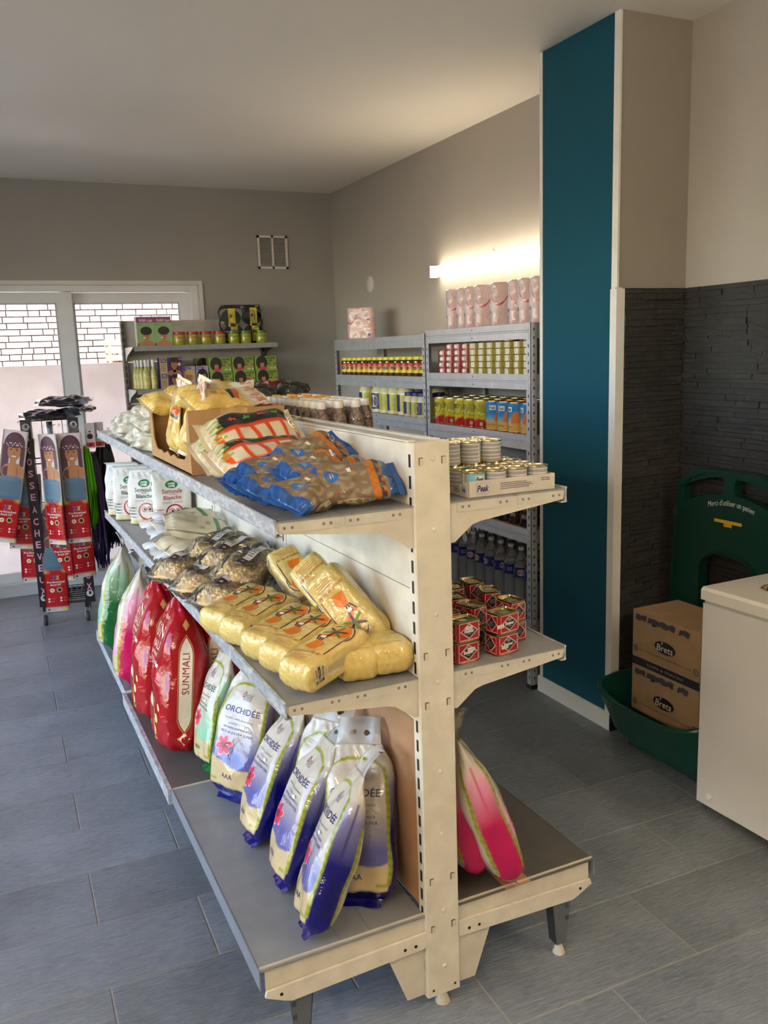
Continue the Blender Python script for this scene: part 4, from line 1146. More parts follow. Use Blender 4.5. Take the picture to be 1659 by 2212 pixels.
def couscous(seed, h=.245, W=.052, D=.040):
    B = Bag(h, [(0, W*.80, .006), (.03, W*.9, D*.7), (.08, W*.97, D*.95), (.5, W, D), (.80, W*.99, D*.97), (.88, W*.95, D*.8), (.95, W*.8, D*.45), (1, W*.7, .004)], 64, 64, p=5.0, lump=.0012, pleat=.0010, seed=seed)
    y1, y2 = np.array(YEL), np.array(YEL2)
    def paint(u, z):
        C = np.tile(y1, (len(u), 1)); C = mixc(C, y2, .5+.5*noise1(u*60, z*60)); C[:, 3] = 1; return C
    t = thing('couscous_bag', 'x', 'couscous bag'); ob('bag_body', B.body(paint), 'crinkle', t, smooth='all')
    a = Art(B); O = H('#d9741f'); PU = H('#4b2547'); GN = H('#4f7a2c'); RD = H('#b8521f')
    z0 = .135; K = 1.30
    class Sc:      # the picture, enlarged about its middle
        def at(s_, x, y, e): return B.at(np.asarray(x)*K, z0+(np.asarray(y)-z0)*K, e)
    full = a; a = Art(Sc())
    a.put(disc(.017, 16, .019), .012, z0+.028, O).put(disc(.013, 14, .006), .0, z0+.008, O, rot=.6).put(disc(.010, 12, .005), -.012, z0, O, rot=-.5)
    a.put(polyshape([(-.016, -.014), (.012, -.018), (.016, .004), (.004, .014), (-.008, .012)]), -.006, z0-.028, O)
    for k in range(6):
        a.put(polyshape([(0, -.003), (.020, -.002), (.026, .001), (.018, .003), (0, .003)]), 0, z0+.022, GN if k % 2 else PU, rot=.4+k*1.05, e=.0012)
    for k in range(3): a.put(rect(.003, .018, 1, 3), -.018+.007*k, z0-.006, PU, rot=.4-.3*k, e=.0012)
    for k in range(14):   # plum outline arch
        q = -.3+2.6*k/13; a.put(rect(.008, .0022), .030*math.cos(q)+.006, z0+.020+.034*math.sin(q), PU, rot=q+1.57, e=.001)
    a.put(rect(.002, .075, 1, 6), .031, z0-.014, PU).text('amor', .024, z0+.066, .026, PU, .010, shear=.3)
    a.text('semoule de blé dur', -.002, z0-.056, .066, RD, .008, shear=.25).lines(.0, z0-.074, .05, .020, 4, H('#c48a4a'))
    full.mb.add(np.concatenate(a.mb.v), a.mb.f, None); full.mb.c[-len(a.mb.c):] = a.mb.c; a = full
    # ingredient label on the narrow side
    P = B.per.max(); gx = W*.93+D*.9
    a.put(rect(.026, .118, 2, 8), gx, .12, H('#cdb98c'), e=.0007).lines(gx, .12, .022, .112, 26, H('#8b7a58'), e=.0011)
    a.put(rect(.050, .036, 4, 3), gx-.008, .036, H('#cbb98a'), e=.0008).text('25/10/23', gx-.012, .046, .026, H('#1d1a14'), .0062, bold=.02, e=.0016).text('MOYEN', gx-.012, .034, .030, H('#1d1a14'), .0085, bold=.03, e=.0016).lines(gx-.012, .024, .024, .006, 2, H('#6a5f4a'), e=.0016)
    a.bars(gx+.010, .036, .030, .009, H('#1d1a14'), n=14, e=.0016, rot=math.pi/2)
    a.put(rect(.013, .009), -.010, z0-.004, H('#e8e0d0'), e=.0022)
    a.obj('printed_artwork', t)
    m = MB(); seal_sheet(m, W*1.5, W*1.2, h-.004, h+.030, H('#f4efdc'), nx=12, ny=6, curl=-.014, wave=.006, ph=seed); ob('clear_top', m, wrap(), t, smooth='all')
    return t
CG = 'yellow couscous bags on the middle shelf'
AX = (.86, .50, .10)
yb = couscous(3); yc = couscous(12)
spots = [((.688, 1.832, .968), 'yellow couscous bag at the very end of the middle shelf, dated label showing'),
         ((.680, 1.965, .966), 'yellow couscous bag second from the shelf end in the lying row'),
         ((.672, 2.095, .964), 'yellow couscous bag third from the shelf end in the lying row'),
         ((.656, 2.245, .962), 'yellow couscous bag fourth from the shelf end in the lying row'),
         ((.632, 2.365, .962), 'yellow couscous bag fifth in the lying row, next to the puffed-snack bags')]
for i, (c, lb) in enumerate(spots):
    t = (yb if i == 0 else dup(yb)) if i % 2 == 0 else (yc if i == 1 else dup(yc))
    t['label'] = lb; t['group'] = CG; lay(t, c, (.86, .46, .15), (-.42, .25, .87) if False else (-.35, -.22, .91), .245)
for c, ax, fc, lb in (((.766, 1.900, .9465), (.08, 1, .0), (0, 0, -1), 'plain yellow couscous bag lying flat under the end bag'),
                      ((.848, 1.888, .9465), (-.02, 1, .0), (0, 0, -1), 'plain yellow couscous bag lying in the corner by the upright'),
                      ((.832, 1.965, 1.020), (.42, -.60, -.70), (-.72, -.60, .35), 'yellow couscous bag tipped head first towards the upright'),
                      ((.835, 2.125, 1.030), (.3, -.75, -.55), (-.65, -.3, .70), 'yellow couscous bag slumped against the panel behind the row'),
                      ((.825, 2.42, 1.000), (.15, -.85, -.5), (-.2, -.45, .85), 'yellow couscous bag with its back label up beside the snack bags')):
    t = dup(yc); t['label'] = lb; t['group'] = CG; lay(t, c, ax, fc, .245)

# puffed snack bags: clear film over pale puffs
def snack(seed, h=.26, W=.078, D=.046):
    rs = np.random.RandomState(seed)
    t = thing('snack_bag', 'x', 'snack bag')
    Bi = Bag(h, [(0, W*.45, .003), (.12, W*.72, D*.36), (.3, W*.82, D*.70), (.6, W*.82, D*.68), (.8, W*.70, D*.38), (.9, W*.4, .003), (1, W*.3, .002)], 40, 40, p=2.6, lump=.004, pleat=0, seed=seed)
    tan = np.array(H('#cfae78'))
    ob('filling', Bi.body(lambda u, z: np.tile(tan, (len(u), 1))), 'matte', t, smooth='all')
    # puffs heaped just under the film
    bm = bmesh.new(); bmesh.ops.create_icosphere(bm, subdivisions=1, radius=1.0); bm.verts.ensure_lookup_table()
    SV = np.array([v.co[:] for v in bm.verts]); SF = [[v.index for v in f.verts] for f in bm.faces]; bm.free()
    m = MB(); P = Bi.per.max(); n_p = 760
    pos = Bi.at(rs.uniform(-P/2, P/2, n_p), rs.uniform(h*.10, h*.86, n_p), 0.0)
    for p in pos:
        r = rs.uniform(.0060, .0092); A = rs.normal(size=(3, 3)); Q, _ = np.linalg.qr(A); sc = np.array([1, rs.uniform(.7, 1), rs.uniform(.6, .9)])*r
        c = np.array(H('#ecd4a4'))*rs.uniform(.75, 1.12); c[3] = 1
        m.add((SV*sc)@Q.T+p, SF, tuple(c))
    o = ob('puffs', m, 'matte', t, smooth='all'); o['kind'] = 'stuff'
    B = Bag(h, pillow_keys(W, D, .10), 60, 56, p=2.7, lump=.0035, pleat=.006, seed=seed+1)
    ob('clear_film', B.body(lambda u, z: np.tile(np.array(H('#ffffff')), (len(u), 1))), wrap(), t, smooth='all')
    a = Art(B); a.put(rect(.030, .150, 3, 10), .0, .125, H('#cfc9c0'), e=.001)
    a.put(rect(.026, .040, 3, 4), .0, .075, H('#3c2c26'), e=.0014).put(rect(.026, .002), 0, .199, H('#40302a'), e=.0014).put(rect(.0012, .15, 1, 10), .0145, .125, H('#40302a'), e=.0015).put(rect(.0012, .15, 1, 10), -.0145, .125, H('#40302a'), e=.0015)
    a.lines(0, .14, .020, .05, 5, H('#5a4a44'), e=.0015).put(disc(.006, 10), 0, .078, H('#b9a89a'), e=.0018)
    a.obj('paper_label', t, 'paper')
    fins(t, W, h, H('#ffffff'), wrap(), ph=seed)
    return t
SG = 'clear bags of puffed snacks on the middle shelf'
k1, k2 = snack(5), snack(21)
for i, (c, ax, fc, lb) in enumerate((
        ((.662, 2.545, .966), (.84, .52, .10), (-.45, -.35, .85), 'clear bag of pale puffed snacks touching the yellow couscous row'),
        ((.640, 2.745, .964), (.84, .52, .10), (-.50, -.25, .85), 'clear bag of puffed snacks in the middle of the front three'),
        ((.612, 2.965, .962), (.84, .52, .10), (-.50, -.25, .85), 'clear bag of puffed snacks farthest along the shelf front'),
        ((.815, 2.600, 1.010), (.75, .60, .12), (-.35, -.55, .80), 'clear bag of puffed snacks against the panel above the front row'),
        ((.805, 2.800, 1.010), (.75, .60, .12), (-.40, -.45, .80), 'clear bag of puffed snacks second from the panel end behind the front row'),
        ((.790, 2.985, 1.000), (.75, .60, .10), (-.40, -.45, .80), 'clear bag of puffed snacks at the back beside the pale semolina bags'))):
    t = (k1 if i == 0 else dup(k1)) if i % 2 == 0 else (k2 if i == 1 else dup(k2))
    t['label'] = lb; t['group'] = SG; lay(t, c, ax, fc, .26)

# pale semolina bags lying with silver crimped ends
def flatbag(seed, h=.27, W=.062, D=.030):
    B = Bag(h, pillow_keys(W, D, .12), 56, 56, p=2.7, lump=.002, pleat=.003, seed=seed)
    base = np.array(H('#cfc2a4')); P = B.per.max(); gn = np.array(H('#3d7d34')); dkl = np.array(H('#3a4a34'))
    def paint(u, z):
        C = np.tile(base, (len(u), 1)); C = mixc(C, gn, sm(np.abs(z-.205)-.010)*sm(np.abs(u)-W*.9)); C = mixc(C, dkl, sm(np.abs(np.abs(u)-W*.98)-.0012)); C[:, 3] = 1; return C
    t = thing('semolina_bag', 'x', 'semolina bag'); ob('bag_body', B.body(paint), 'softfilm', t, smooth='all')
    a = Art(B); a.text('5KG', 0, .165, .016, H('#4b4a3a'), .022, rot=math.pi/2).text('1KG', W*.5, .14, .016, H('#4b4a3a'), .016, rot=math.pi/2).lines(-.01, .10, .05, .05, 5, H('#9b9478'), rot=math.pi/2); a.obj('printed_artwork', t)
    for k, (z0, z1) in enumerate(((.004, -.035), (h-.004, h+.018))):
        m = MB(); seal_sheet(m, W*1.8, W*2.1, z0, z1, H('#dcdfe2'), nx=26, ny=7, wave=.010, ph=seed+k, curl=.008)
        V = m.v[0]; V[:, 1] += .005*np.sin(V[:, 0]*260)*np.abs((V[:, 2]-z0)/(z1-z0)); V[:, 2] += .006*np.sin(V[:, 0]*170+1)*np.abs((V[:, 2]-z0)/(z1-z0))
        ob('crimped_end', m, 'film', t, smooth='all', label='shiny crimped foil end' if k == 0 else None)
    return t
fb = flatbag(4)
for i, (c, ax, fc, lb) in enumerate((((.755, 3.26, .938), (.92, .30, .02), (0, -.3, .95), 'pale semolina bag at the bottom of the lying stack'),
                                     ((.720, 3.42, .936), (.95, .18, .0), (0, -.3, .95), 'pale semolina bag lying flat on the shelf beside the stack'),
                                     ((.770, 3.33, .990), (.80, .05, -.22), (-.2, -.45, .85), 'pale semolina bag lying slanted on top of the stack'),
                                     ((.745, 3.50, .990), (.97, .16, .05), (0, -.35, .94), 'pale semolina bag with green band lying topmost at the back'))):
    t = fb if i == 0 else dup(fb); t['label'] = lb; t['group'] = 'pale semolina bags lying on the middle shelf'; lay(t, c, ax, fc, .27)

# upright white semolina packs
def semoule(col, seed, code, side):
    h, W, D = .245, .088, .050
    B = Bag(h, [(0, W*.93, D*.90), (.02, W*.98, D*.97), (.3, W, D), (.7, W, D*.97), (.86, W*.98, D*.7), (.95, W*.97, D*.30), (1, W*.96, .004)], 72, 60, p=5.5, lump=.0018, pleat=.003, seed=seed)
    wh = np.array(H('#cfcbc2')); P = B.per.max(); ink = np.array(col); base = np.array(H('#cdbf93')); gf = W*.97
    def paint(u, z):
        C = np.tile(wh, (len(u), 1)); au = np.abs(u)
        st = np.sin(z*420+np.sin(u*60)*2.2+u*130); zone = np.clip((.095-z)/.02, 0, 1)*np.clip((z-.028)/.01, 0, 1)*np.clip((au-.035)/.02, 0, 1)*np.clip((gf+.05-au)/.02, 0, 1)
        C = mixc(C, ink, np.clip(st*3-.2, 0, 1)*zone); C = mixc(C, base, sm(z-.026)); C[:, 3] = 1; return C
    t = thing('semolina_pack', 'x', 'semolina pack'); ob('pack_body', B.body(paint), 'paper', t, smooth='all')
    a = Art(B); R_ = H('#a3252b')
    a.put(disc(.030, 18, .018), 0, .195, H('#1f6b35')).text('UNIVERS', 0, .199, .036, H('#efeee6'), .008, bold=.02, e=.0014).text('LAND', 0, .188, .030, H('#efeee6'), .010, bold=.02, e=.0014)
    tc_ = R_ if side else H('#2b2b2b')
    a.text('Semoule', 0, .165, .092, tc_, .021, bold=.012).text('de blé', 0, .150, .026, tc_, .007).text('Blanche', 0, .135, .082, tc_, .019, bold=.012)
    a.lines(-.02, .112, .055, .010, 2, H('#777777')).lines(.03, .112, .045, .010, 2, H('#777777'))
    a.put(ring(.010, .013), -.006, .072, R_).put(ring(.010, .013), .022, .072, R_).put(disc(.006, 10), -.004, .072, H('#2b2320')).put(disc(.006, 10), .022, .072, H('#2b2320'))
    a.put(ring(.034, .042), .006, .062, R_).put(disc(.022, 16, .018), .052, .065, H('#1f6b35'))
    cc = H('#a3252b') if code == 'S1' else H('#1f6b35')
    for gx in (-(gf+D*.85), gf+D*.85):
        a.put(disc(.021 if code == 'S1' else .014, 20), gx, .105, cc, e=.0008).text(code, gx, .105, .022, H('#f2efe8'), .017, bold=.03, e=.0014)
        a.lines(gx, .155, .05, .03, 4, H('#666666')).put(disc(.014, 12, .009), gx, .20, H('#1f6b35'))
    a.obj('printed_artwork', t)
    m = MB(); seal_sheet(m, W*1.9, W*1.85, h-.003, h+.022, H('#dfe3e6'), nx=10, ny=5, curl=-.045, ph=seed); ob('folded_top', m, 'paper', t, smooth='all')
    return t
e1 = semoule(H('#9c2a22'), 3, 'S2', True); e1['label'] = 'white semolina pack with big red lettering, nearest of the packs'; pose(e1, (.786, 4.05, .907), (0, .02, 1), (-.10, -1, 0))
e2 = semoule(H('#232323'), 5, 'S1', False)
for i, (x, y, fr, lb) in enumerate(((.700, 4.165, (-.50, -.86), 'white semolina pack with red S1 dot right behind the red-lettered pack'),
                                    (.655, 4.33, (-.42, -.9), 'white semolina pack with S1 dot, second from the far end of the shelf'),
                                    (.640, 4.485, (-.5, -.86), 'white semolina pack with S1 dot at the far end of the shelf'),
                                    (.80, 4.30, (-.3, -.95), 'white semolina pack behind the others, only its folded top showing'))):
    t = e2 if i == 0 else dup(e2); t['label'] = lb; t['group'] = 'white semolina packs on the middle shelf'; pose(t, (x, y, .907), (0, .02, 1), (*fr, 0))

# ================================================================== TOP SHELF, AISLE SIDE
def millet(seed, h=.205, W=.058, D=.029):
    B = Bag(h, pillow_keys(W, D, .10), 64, 64, p=2.6, lump=.0028, pleat=.004, seed=seed)
    bl = np.array(H('#1c4f95')); br = np.array(H('#7d6850')); gr = np.array(H('#a0937a')); og = np.array(H('#b56a22')); pl = np.array(H('#43262c')); P = B.per.max(); tq = np.array(H('#3f6f66'))
    def paint(u, z):
        C = np.tile(br, (len(u), 1)); C = mixc(C, gr, np.clip(noise1(u*70, z*60)*2, 0, 1)*.75)
        C = mixc(C, np.array(H('#6a5844')), np.clip(np.sin(u*900)*np.sin(z*900)*2, 0, 1)*.4)
        zz = z
        C = mixc(C, og*(1+.15*np.sin(u*300)*np.sin(z*300))[:, None], sm(.140-zz)*sm(zz-.158)); C = mixc(C, pl, sm(.158-zz)*sm(zz-.172))
        C = mixc(C, tq, sm(np.abs(zz-.163)-.003)*np.clip(np.sin(u*190)*3, 0, 1)); C = mixc(C, og, sm(np.abs(zz-.168)-.0025)*np.clip(np.sin(u*260+1)*3, 0, 1))
        C = mixc(C, bl, sm(.180-zz)); edge = .020+.009*np.abs(np.sin(u*26)); C = mixc(C, bl, sm(zz-edge)); C[:, 3] = 1; return np.clip(C, 0, 1)
    t = thing('millet_bag', 'x', 'millet bag'); ob('bag_body', B.body(paint), 'crinkle', t, smooth='all')
    a = Art(B); a.put(disc(.022, 18, .016), .0, .052, H('#2a62a6'), e=.0008).lines(0, .052, .026, .012, 2, H('#b9c6d6'), e=.0012)
    a.put(rect(.036, .09, 3, 6), W*1.5, .10, H('#b3a78f'), e=.0008).lines(W*1.5, .11, .08, .028, 6, H('#6b6250'), e=.0012, rot=math.pi/2).bars(W*1.5, .07, .02, .012, H('#2a2620'), n=9, e=.0014)
    a.put(rect(.014, .009), -.01, .095, H('#d9d2c2'), e=.0014)
    a.obj('printed_artwork', t); fins(t, W, h, H('#1d55a6'), 'crinkle', s0=.016, ph=seed)
    return t
m1, m2 = millet(3), millet(14)
MG = 'blue and brown millet bags piled at the end of the top shelf'
for i, (c, ax, fc, lb) in enumerate((
        ((.672, 1.842, 1.358), (.78, .50, .12), (-.2, -.5, .84), 'blue and brown millet bag overhanging the near corner of the top shelf'),
        ((.808, 1.835, 1.360), (.95, -.12, .02), (-.05, -.55, .83), 'blue and brown millet bag in front against the end upright'),
        ((.835, 1.925, 1.368), (.95, .05, .0), (0, -.5, .86), 'blue and brown millet bag behind the front one at the upright'),
        ((.725, 1.945, 1.392), (.88, .42, .08), (-.2, -.5, .84), 'blue and brown millet bag on top in the middle of the pile'),
        ((.660, 2.035, 1.388), (.86, .42, .10), (-.2, -.5, .84), 'blue and brown millet bag on top nearest the orange flour bag'),
        ((.800, 2.075, 1.415), (.90, .30, .18), (-.1, -.55, .82), 'blue and brown millet bag highest in the pile, its tip against the panel'),
        ((.842, 2.03, 1.378), (.80, -.50, -.05), (0, -.5, .86), 'blue and brown millet bag wedged behind by the panel'),
        ((.630, 2.085, 1.350), (.80, .45, .0), (-.3, -.5, .8), 'blue and brown millet bag at the bottom beside the orange flour bags'),
        ((.640, 1.955, 1.350), (.80, .45, .0), (-.3, -.5, .8), 'blue and brown millet bag at the bottom near the shelf edge'))):
    t = (m1 if i == 0 else dup(m1)) if i % 2 == 0 else (m2 if i == 1 else dup(m2))
    t['label'] = lb; t['group'] = MG; lay(t, c, ax, fc, .205)

def flour(seed, h=.31, W=.088, D=.050):
    B = Bag(h, pillow_keys(W, D, .13), 72, 80, p=2.5, lump=.0022, pleat=.004, seed=seed); P = B.per.max()
    wh = np.array(H('#d8cdb0')); og = np.array(H('#d9481a')); bk = np.array(H('#23221f')); gn = np.array(H('#7f9a3a'))
    def paint(u, z):
        C = np.tile(wh, (len(u), 1)); s_ = -u
        zz = z-h/2; band = sm(np.abs(zz)-.118-.02*np.cos(s_*30))
        C = mixc(C, og, band*sm(-.052-s_)*sm(s_-.030)); cell = ((zz+.128) % .0512)/.0512
        win = sm(np.abs(cell-.5)-.36, .04)*sm(np.abs(s_+.012)-.026)*sm(np.abs(zz)-.122); C = mixc(C, wh, win)
        C = mixc(C, bk, band*sm(.030-s_)*sm(s_-.085)); C = mixc(C, gn, np.clip(np.sin(s_*380)*2, 0, 1)*sm(.110-np.abs(zz))*sm(np.abs(zz)-.140)*sm(.0-s_))
        C = mixc(C, og, sm(.120-zz)*sm(zz-.142)*sm(s_-.02)); C[:, 3] = 1; return C
    t = thing('flour_bag', 'x', 'flour bag'); ob('bag_body', B.body(paint), 'film', t, smooth='all')
    a = Art(B)
    for k in range(4):
        for q in range(5): a.put(disc(.0035, 8, .007), -.055+.004*math.sin(q*2.1+k), .075+.05*k+.004*q, H('#3f8a3a') if k % 2 else H('#b8402a'), rot=q, e=.001)
    a.obj('printed_artwork', t); fins(t, W, h, H('#dccfb0'), 'softfilm', s0=.014, ph=seed); return t
f1 = flour(2); f1['label'] = 'orange and black flour bag with window print lying on top'; f1['group'] = 'orange and black flour bags'
lay(f1, (.728, 2.385, 1.440), (.93, .34, .06), (-.05, -.78, .62), .31)
f2 = dup(f1); f2['label'] = 'orange and black flour bag lying underneath, beside the blue bags'; lay(f2, (.715, 2.275, 1.368), (.95, .25, 0), (0, -.45, .89), .31)
f3 = dup(f1); f3['label'] = 'orange and black flour bag at the bottom against the carton'; lay(f3, (.725, 2.47, 1.368), (.96, .2, 0), (0, -.5, .86), .31)

# open carton with the cut-away front
CB = H('#ab8256'); CBI = H('#94704a')
cx0, cx1, cy0, cy1, cz0, cz1 = .572, .876, 2.606, 3.24, 1.3235, 1.519
bx = thing('open_carton', 'brown open carton with cut-away front on the top shelf', 'carton', ((cx0+cx1)/2, cy0, cz0))
def BX(nm, m, mat='card', label=None):
    o = ob(nm, m, mat, bx, label=label); o.matrix_parent_inverse = Matrix.Translation((-(cx0+cx1)/2, -cy0, -cz0)); return o
m = MB(); m.box((cx0, cy0, cz0), (cx1, cy0+.005, cz1), CB); BX('near_side', m)
m = MB(); m.box((cx0, cy1-.005, cz0), (cx1, cy1, cz1-.004), CB); BX('far_side', m)
m = MB(); m.box((cx1-.005, cy0+.005, cz0), (cx1, cy1-.005, cz1), CB); BX('back_side', m)
m = MB(); m.box((cx0, cy0+.005, cz0), (cx1-.005, cy1-.005, cz0+.004), CBI); BX('bottom', m)
pts = [(cy0+.005, cz0), (cy0+.10, cz0)]+[(cy0+.05+.5*k/10, cz0+.040+.006*math.sin(k*2.3)) for k in range(11)]
poly = [(cy0+.005, cz0), (cy1-.005, cz0), (cy1-.005, cz1-.004), (cy1-.045, cz1-.008), (cy1-.055, cz0+.07), (cy1-.09, cz0+.042)]+[(cy1-.12-.42*k/8, cz0+.036+.007*math.sin(k*2.7)) for k in range(9)]+[(cy0+.045, cz0+.06), (cy0+.03, cz1-.02), (cy0+.005, cz1)]
bmx = bmesh.new()
def extr(poly, x0, x1, col):
    V = [(x0, p[0], p[1]) for p in poly]+[(x1, p[0], p[1]) for p in poly]; n = len(poly)
    import mathutils.geometry as mg
    tri = mg.tessellate_polygon([[Vector((p[0], p[1], 0)) for p in poly]])
    F = [tuple(t) for t in tri]+[tuple(n+i for i in reversed(t)) for t in tri]
    F += [(i, (i+1) % n, n+(i+1) % n, n+i) for i in range(n)]
    m = MB(); m.add(V, F, col); return m
bmx.free()
BX('torn_front', extr(poly, cx0, cx0+.004, CB), label='torn cut-away front lip')
m = MB(); m.box((-.002, 0, 0), (.002, .085, .185), CB); o = BX('torn_flap', m); o.matrix_parent_inverse = Matrix.Identity(4); o.location = (-.115, .36, .005); o.rotation_euler = (.05, .12, -.5)
m = MB(); m.box((cx0+.10, cy0-.0008, cz1-.085), (cx0+.185, cy0-.0002, cz1+.0005), H('#b79468')); BX('packing_tape', m, 'crinkle')
def sachet(seed, h=.25, W=.060, D=.030):
    B = Bag(h, [(0, W*.9, .003), (.06, W*.95, D*.6), (.2, W, D), (.55, W, D*.95), (.72, W*.9, D*.45), (.85, W*.85, .006), (1, W*.95, .003)], 56, 60, p=2.5, lump=.003, pleat=.006, seed=seed)
    ye = np.array(H('#d8b766')); cl = np.array(H('#dcd5c4')); og = np.array(H('#cf5a26')); bk = np.array(H('#2a2826'))
    def paint(u, z):
        C = np.tile(ye, (len(u), 1)); C = mixc(C, cl, sm(h*.74-z, .02)); au = np.abs(np.abs(u)-B.per.max()/2)
        C = mixc(C, og, sm(np.abs(u-.01)-.020)*sm(np.abs(z-.150)-.010)); C = mixc(C, bk, sm(np.abs(u-.01)-.026)*sm(np.abs(z-.130)-.008)); C = mixc(C, og, .7*sm(h*.86-z)*np.clip(np.sin(u*120+seed)*2, 0, 1)); C[:, 3] = 1; return C
    t = thing('flour_sachet', 'x', 'flour sachet'); ob('bag_body', B.body(paint), 'crinkle', t, smooth='all')
    a = Art(B); a.lines(.0, .108, .05, .010, 2, H('#c0502a')).lines(0, .085, .05, .02, 4, H('#a8864a')); a.obj('printed_artwork', t); fins(t, W, h, H('#d9cba6'), 'softfilm', s0=.012, ph=seed); return t
c1, c2 = sachet(3), sachet(8)
KG = 'yellow flour sachets in and on the open carton'
for i, (b_, tp, fr, lb) in enumerate((((.628, 2.700, 1.331), (.655, 2.735, 1.58), (-.96, .1, 0), 'yellow flour sachet standing in the carton next to its near side'),
                                      ((.620, 2.840, 1.331), (.690, 2.775, 1.57), (-.9, -.45, 0), 'tall yellow flour sachet leaning in the middle of the carton, clear neck up'),
                                      ((.625, 3.06, 1.331), (.655, 3.00, 1.57), (-.95, -.2, 0), 'yellow flour sachet with red print at the far end of the carton'))):
    t = (c1, c2)[i % 2] if i < 2 else dup(c1); t['label'] = lb; t['group'] = KG; pose(t, b_, Vector(tp)-Vector(b_), (*fr[:2], 0))
for i, (c, ax, lb) in enumerate((((.780, 2.72, 1.528), (.93, .2, .05), 'yellow and black flour sachet lying on the heap by the carton near edge'),
                                 ((.755, 2.90, 1.545), (.85, -.35, .08), 'yellow flour sachet lying on top of the heap, back print up'),
                                 ((.720, 3.06, 1.535), (.8, .5, .0), 'pale flour sachet on the heap towards the far end'),
                                 ((.665, 3.16, 1.530), (.9, .2, .1), 'red and white flour sachet at the far corner of the heap'),
                                 ((.800, 3.10, 1.530), (.5, .85, .0), 'flour sachet on the heap against the panel'))):
    t = dup((c1, c2)[i % 2]); t['label'] = lb; t['group'] = KG; lay(t, c, ax, (-.1, -.45, .88), .25)

# small pale bags with green print heaped at the far end
def small_bag(seed, h=.17, W=.05, D=.026):
    B = Bag(h, pillow_keys(W, D, .12), 40, 40, p=2.5, lump=.003, pleat=.005, seed=seed); b = np.array(H('#d5cfba')); gn = np.array(H('#2f6e4a'))
    def paint(u, z):
        C = np.tile(b, (len(u), 1)); C = mixc(C, gn, sm(np.abs(z-.125)-.020)*np.clip(np.sin(u*70+z*40)*2+.5, 0, 1)); C[:, 3] = 1; return C
    t = thing('grain_bag', 'x', 'grain bag'); ob('bag_body', B.body(paint), 'crinkle', t, smooth='all'); fins(t, W, h, H('#d9d6ca'), 'softfilm', s0=.014, ph=seed); return t
q1, q2 = small_bag(3), small_bag(9); n_b = 0
for lvl, (zz, ys, xs) in enumerate(((1.350, (3.42, 3.57, 3.72, 3.87, 4.02, 4.18), (.64, .79)), (1.392, (3.50, 3.66, 3.83, 4.0), (.65, .79)), (1.430, (3.60, 3.78), (.68, .80)))):
    for yi, yy in enumerate(ys):
        for xi, xx in enumerate(xs):
            t = (q1 if n_b == 0 else dup(q1)) if n_b % 2 == 0 else (q2 if n_b == 1 else dup(q2))
            t['label'] = 'small pale grain bag, %s layer, %s from the carton, on the %s' % (('bottom', 'middle', 'top')[lvl], ORD[yi], ('aisle side', 'panel side')[xi])
            t['group'] = 'small pale grain bags heaped at the far end of the top shelf'
            lay(t, (xx+random.uniform(-.012, .012), yy+random.uniform(-.015, .015), zz), (random.uniform(.8, 1), random.uniform(-.45, .45), random.uniform(-.12, .12)), (random.uniform(-.3, .1), random.uniform(-.5, -.1), .9), .17)
            n_b += 1
# ================================================================== RIGHT SIDE OF THE GONDOLA
# --- milk tins in a printed tray on the top shelf
TIN = H('#b9a878'); TIN2 = H('#cfc3a0')
def tin(name, label, r, h, paint, mats='gloss', n=40, m=18, lid=TIN2, rim=True, beads=0, ring_pull=True, cat='tin'):
    """round tin: printed wall as a cylinder, seamed metal ends"""
    t = thing(name, label, cat)
    mb = MB(); V = []; F = []
    P = 2*math.pi*r
    for j in range(m+1):
        z = .004+(h-.008)*j/m; rr = r+(.0006*math.sin(z*beads) if beads else 0)
        for k in range(n+1):
            a = 2*math.pi*k/n-math.pi/2; V.append((rr*math.cos(a), rr*math.sin(a), z))
    for j in range(m):
        for k in range(n): a = j*(n+1)+k; F.append((a, a+1, a+n+2, a+n+1))
    u = np.array([(k/n if k/n <= .5 else k/n-1)*P for j in range(m+1) for k in range(n+1)]); z = np.array([.004+(h-.008)*j/m for j in range(m+1) for k in range(n+1)])
    C = paint(u, z); C[:, 3] = 1
    mb.add(V, F, None, 0, [tuple(c) for c in np.clip(C, 0, 1).tolist()]); ob('printed_wall', mb, mats, t, smooth='all')
    mb = MB(); mb.lathe([(r-.0035, h-.0035), (r-.0025, h), (r+.0012, h), (r+.0014, h-.003), (r, h-.0045)], lid, n, cap0=False, cap1=False)
    mb.lathe([(0.0001, h-.0045), (r*.55, h-.0045), (r*.6, h-.004), (r*.66, h-.0045), (r-.0035, h-.004)], lid, n, cap0=False, cap1=False)
    ob('metal_lid', mb, 'tin', t, smooth=True)
    mb = MB(); mb.lathe([(r, .0045), (r+.0013, .003), (r+.0011, 0), (r-.003, 0)], lid, n, cap0=False)
    ob('metal_base', mb, 'tin', t, smooth=True)
    if ring_pull:
        mb = MB(); mb.tube([(r*.32+r*.30*math.cos(q), r*.18*math.sin(q), h-.0015) for q in np.linspace(0, 6.28, 13)[:-1]], .0011, lid, 5, closed=True); ob('ring_pull', mb, 'tin', t, smooth='all')
    return t
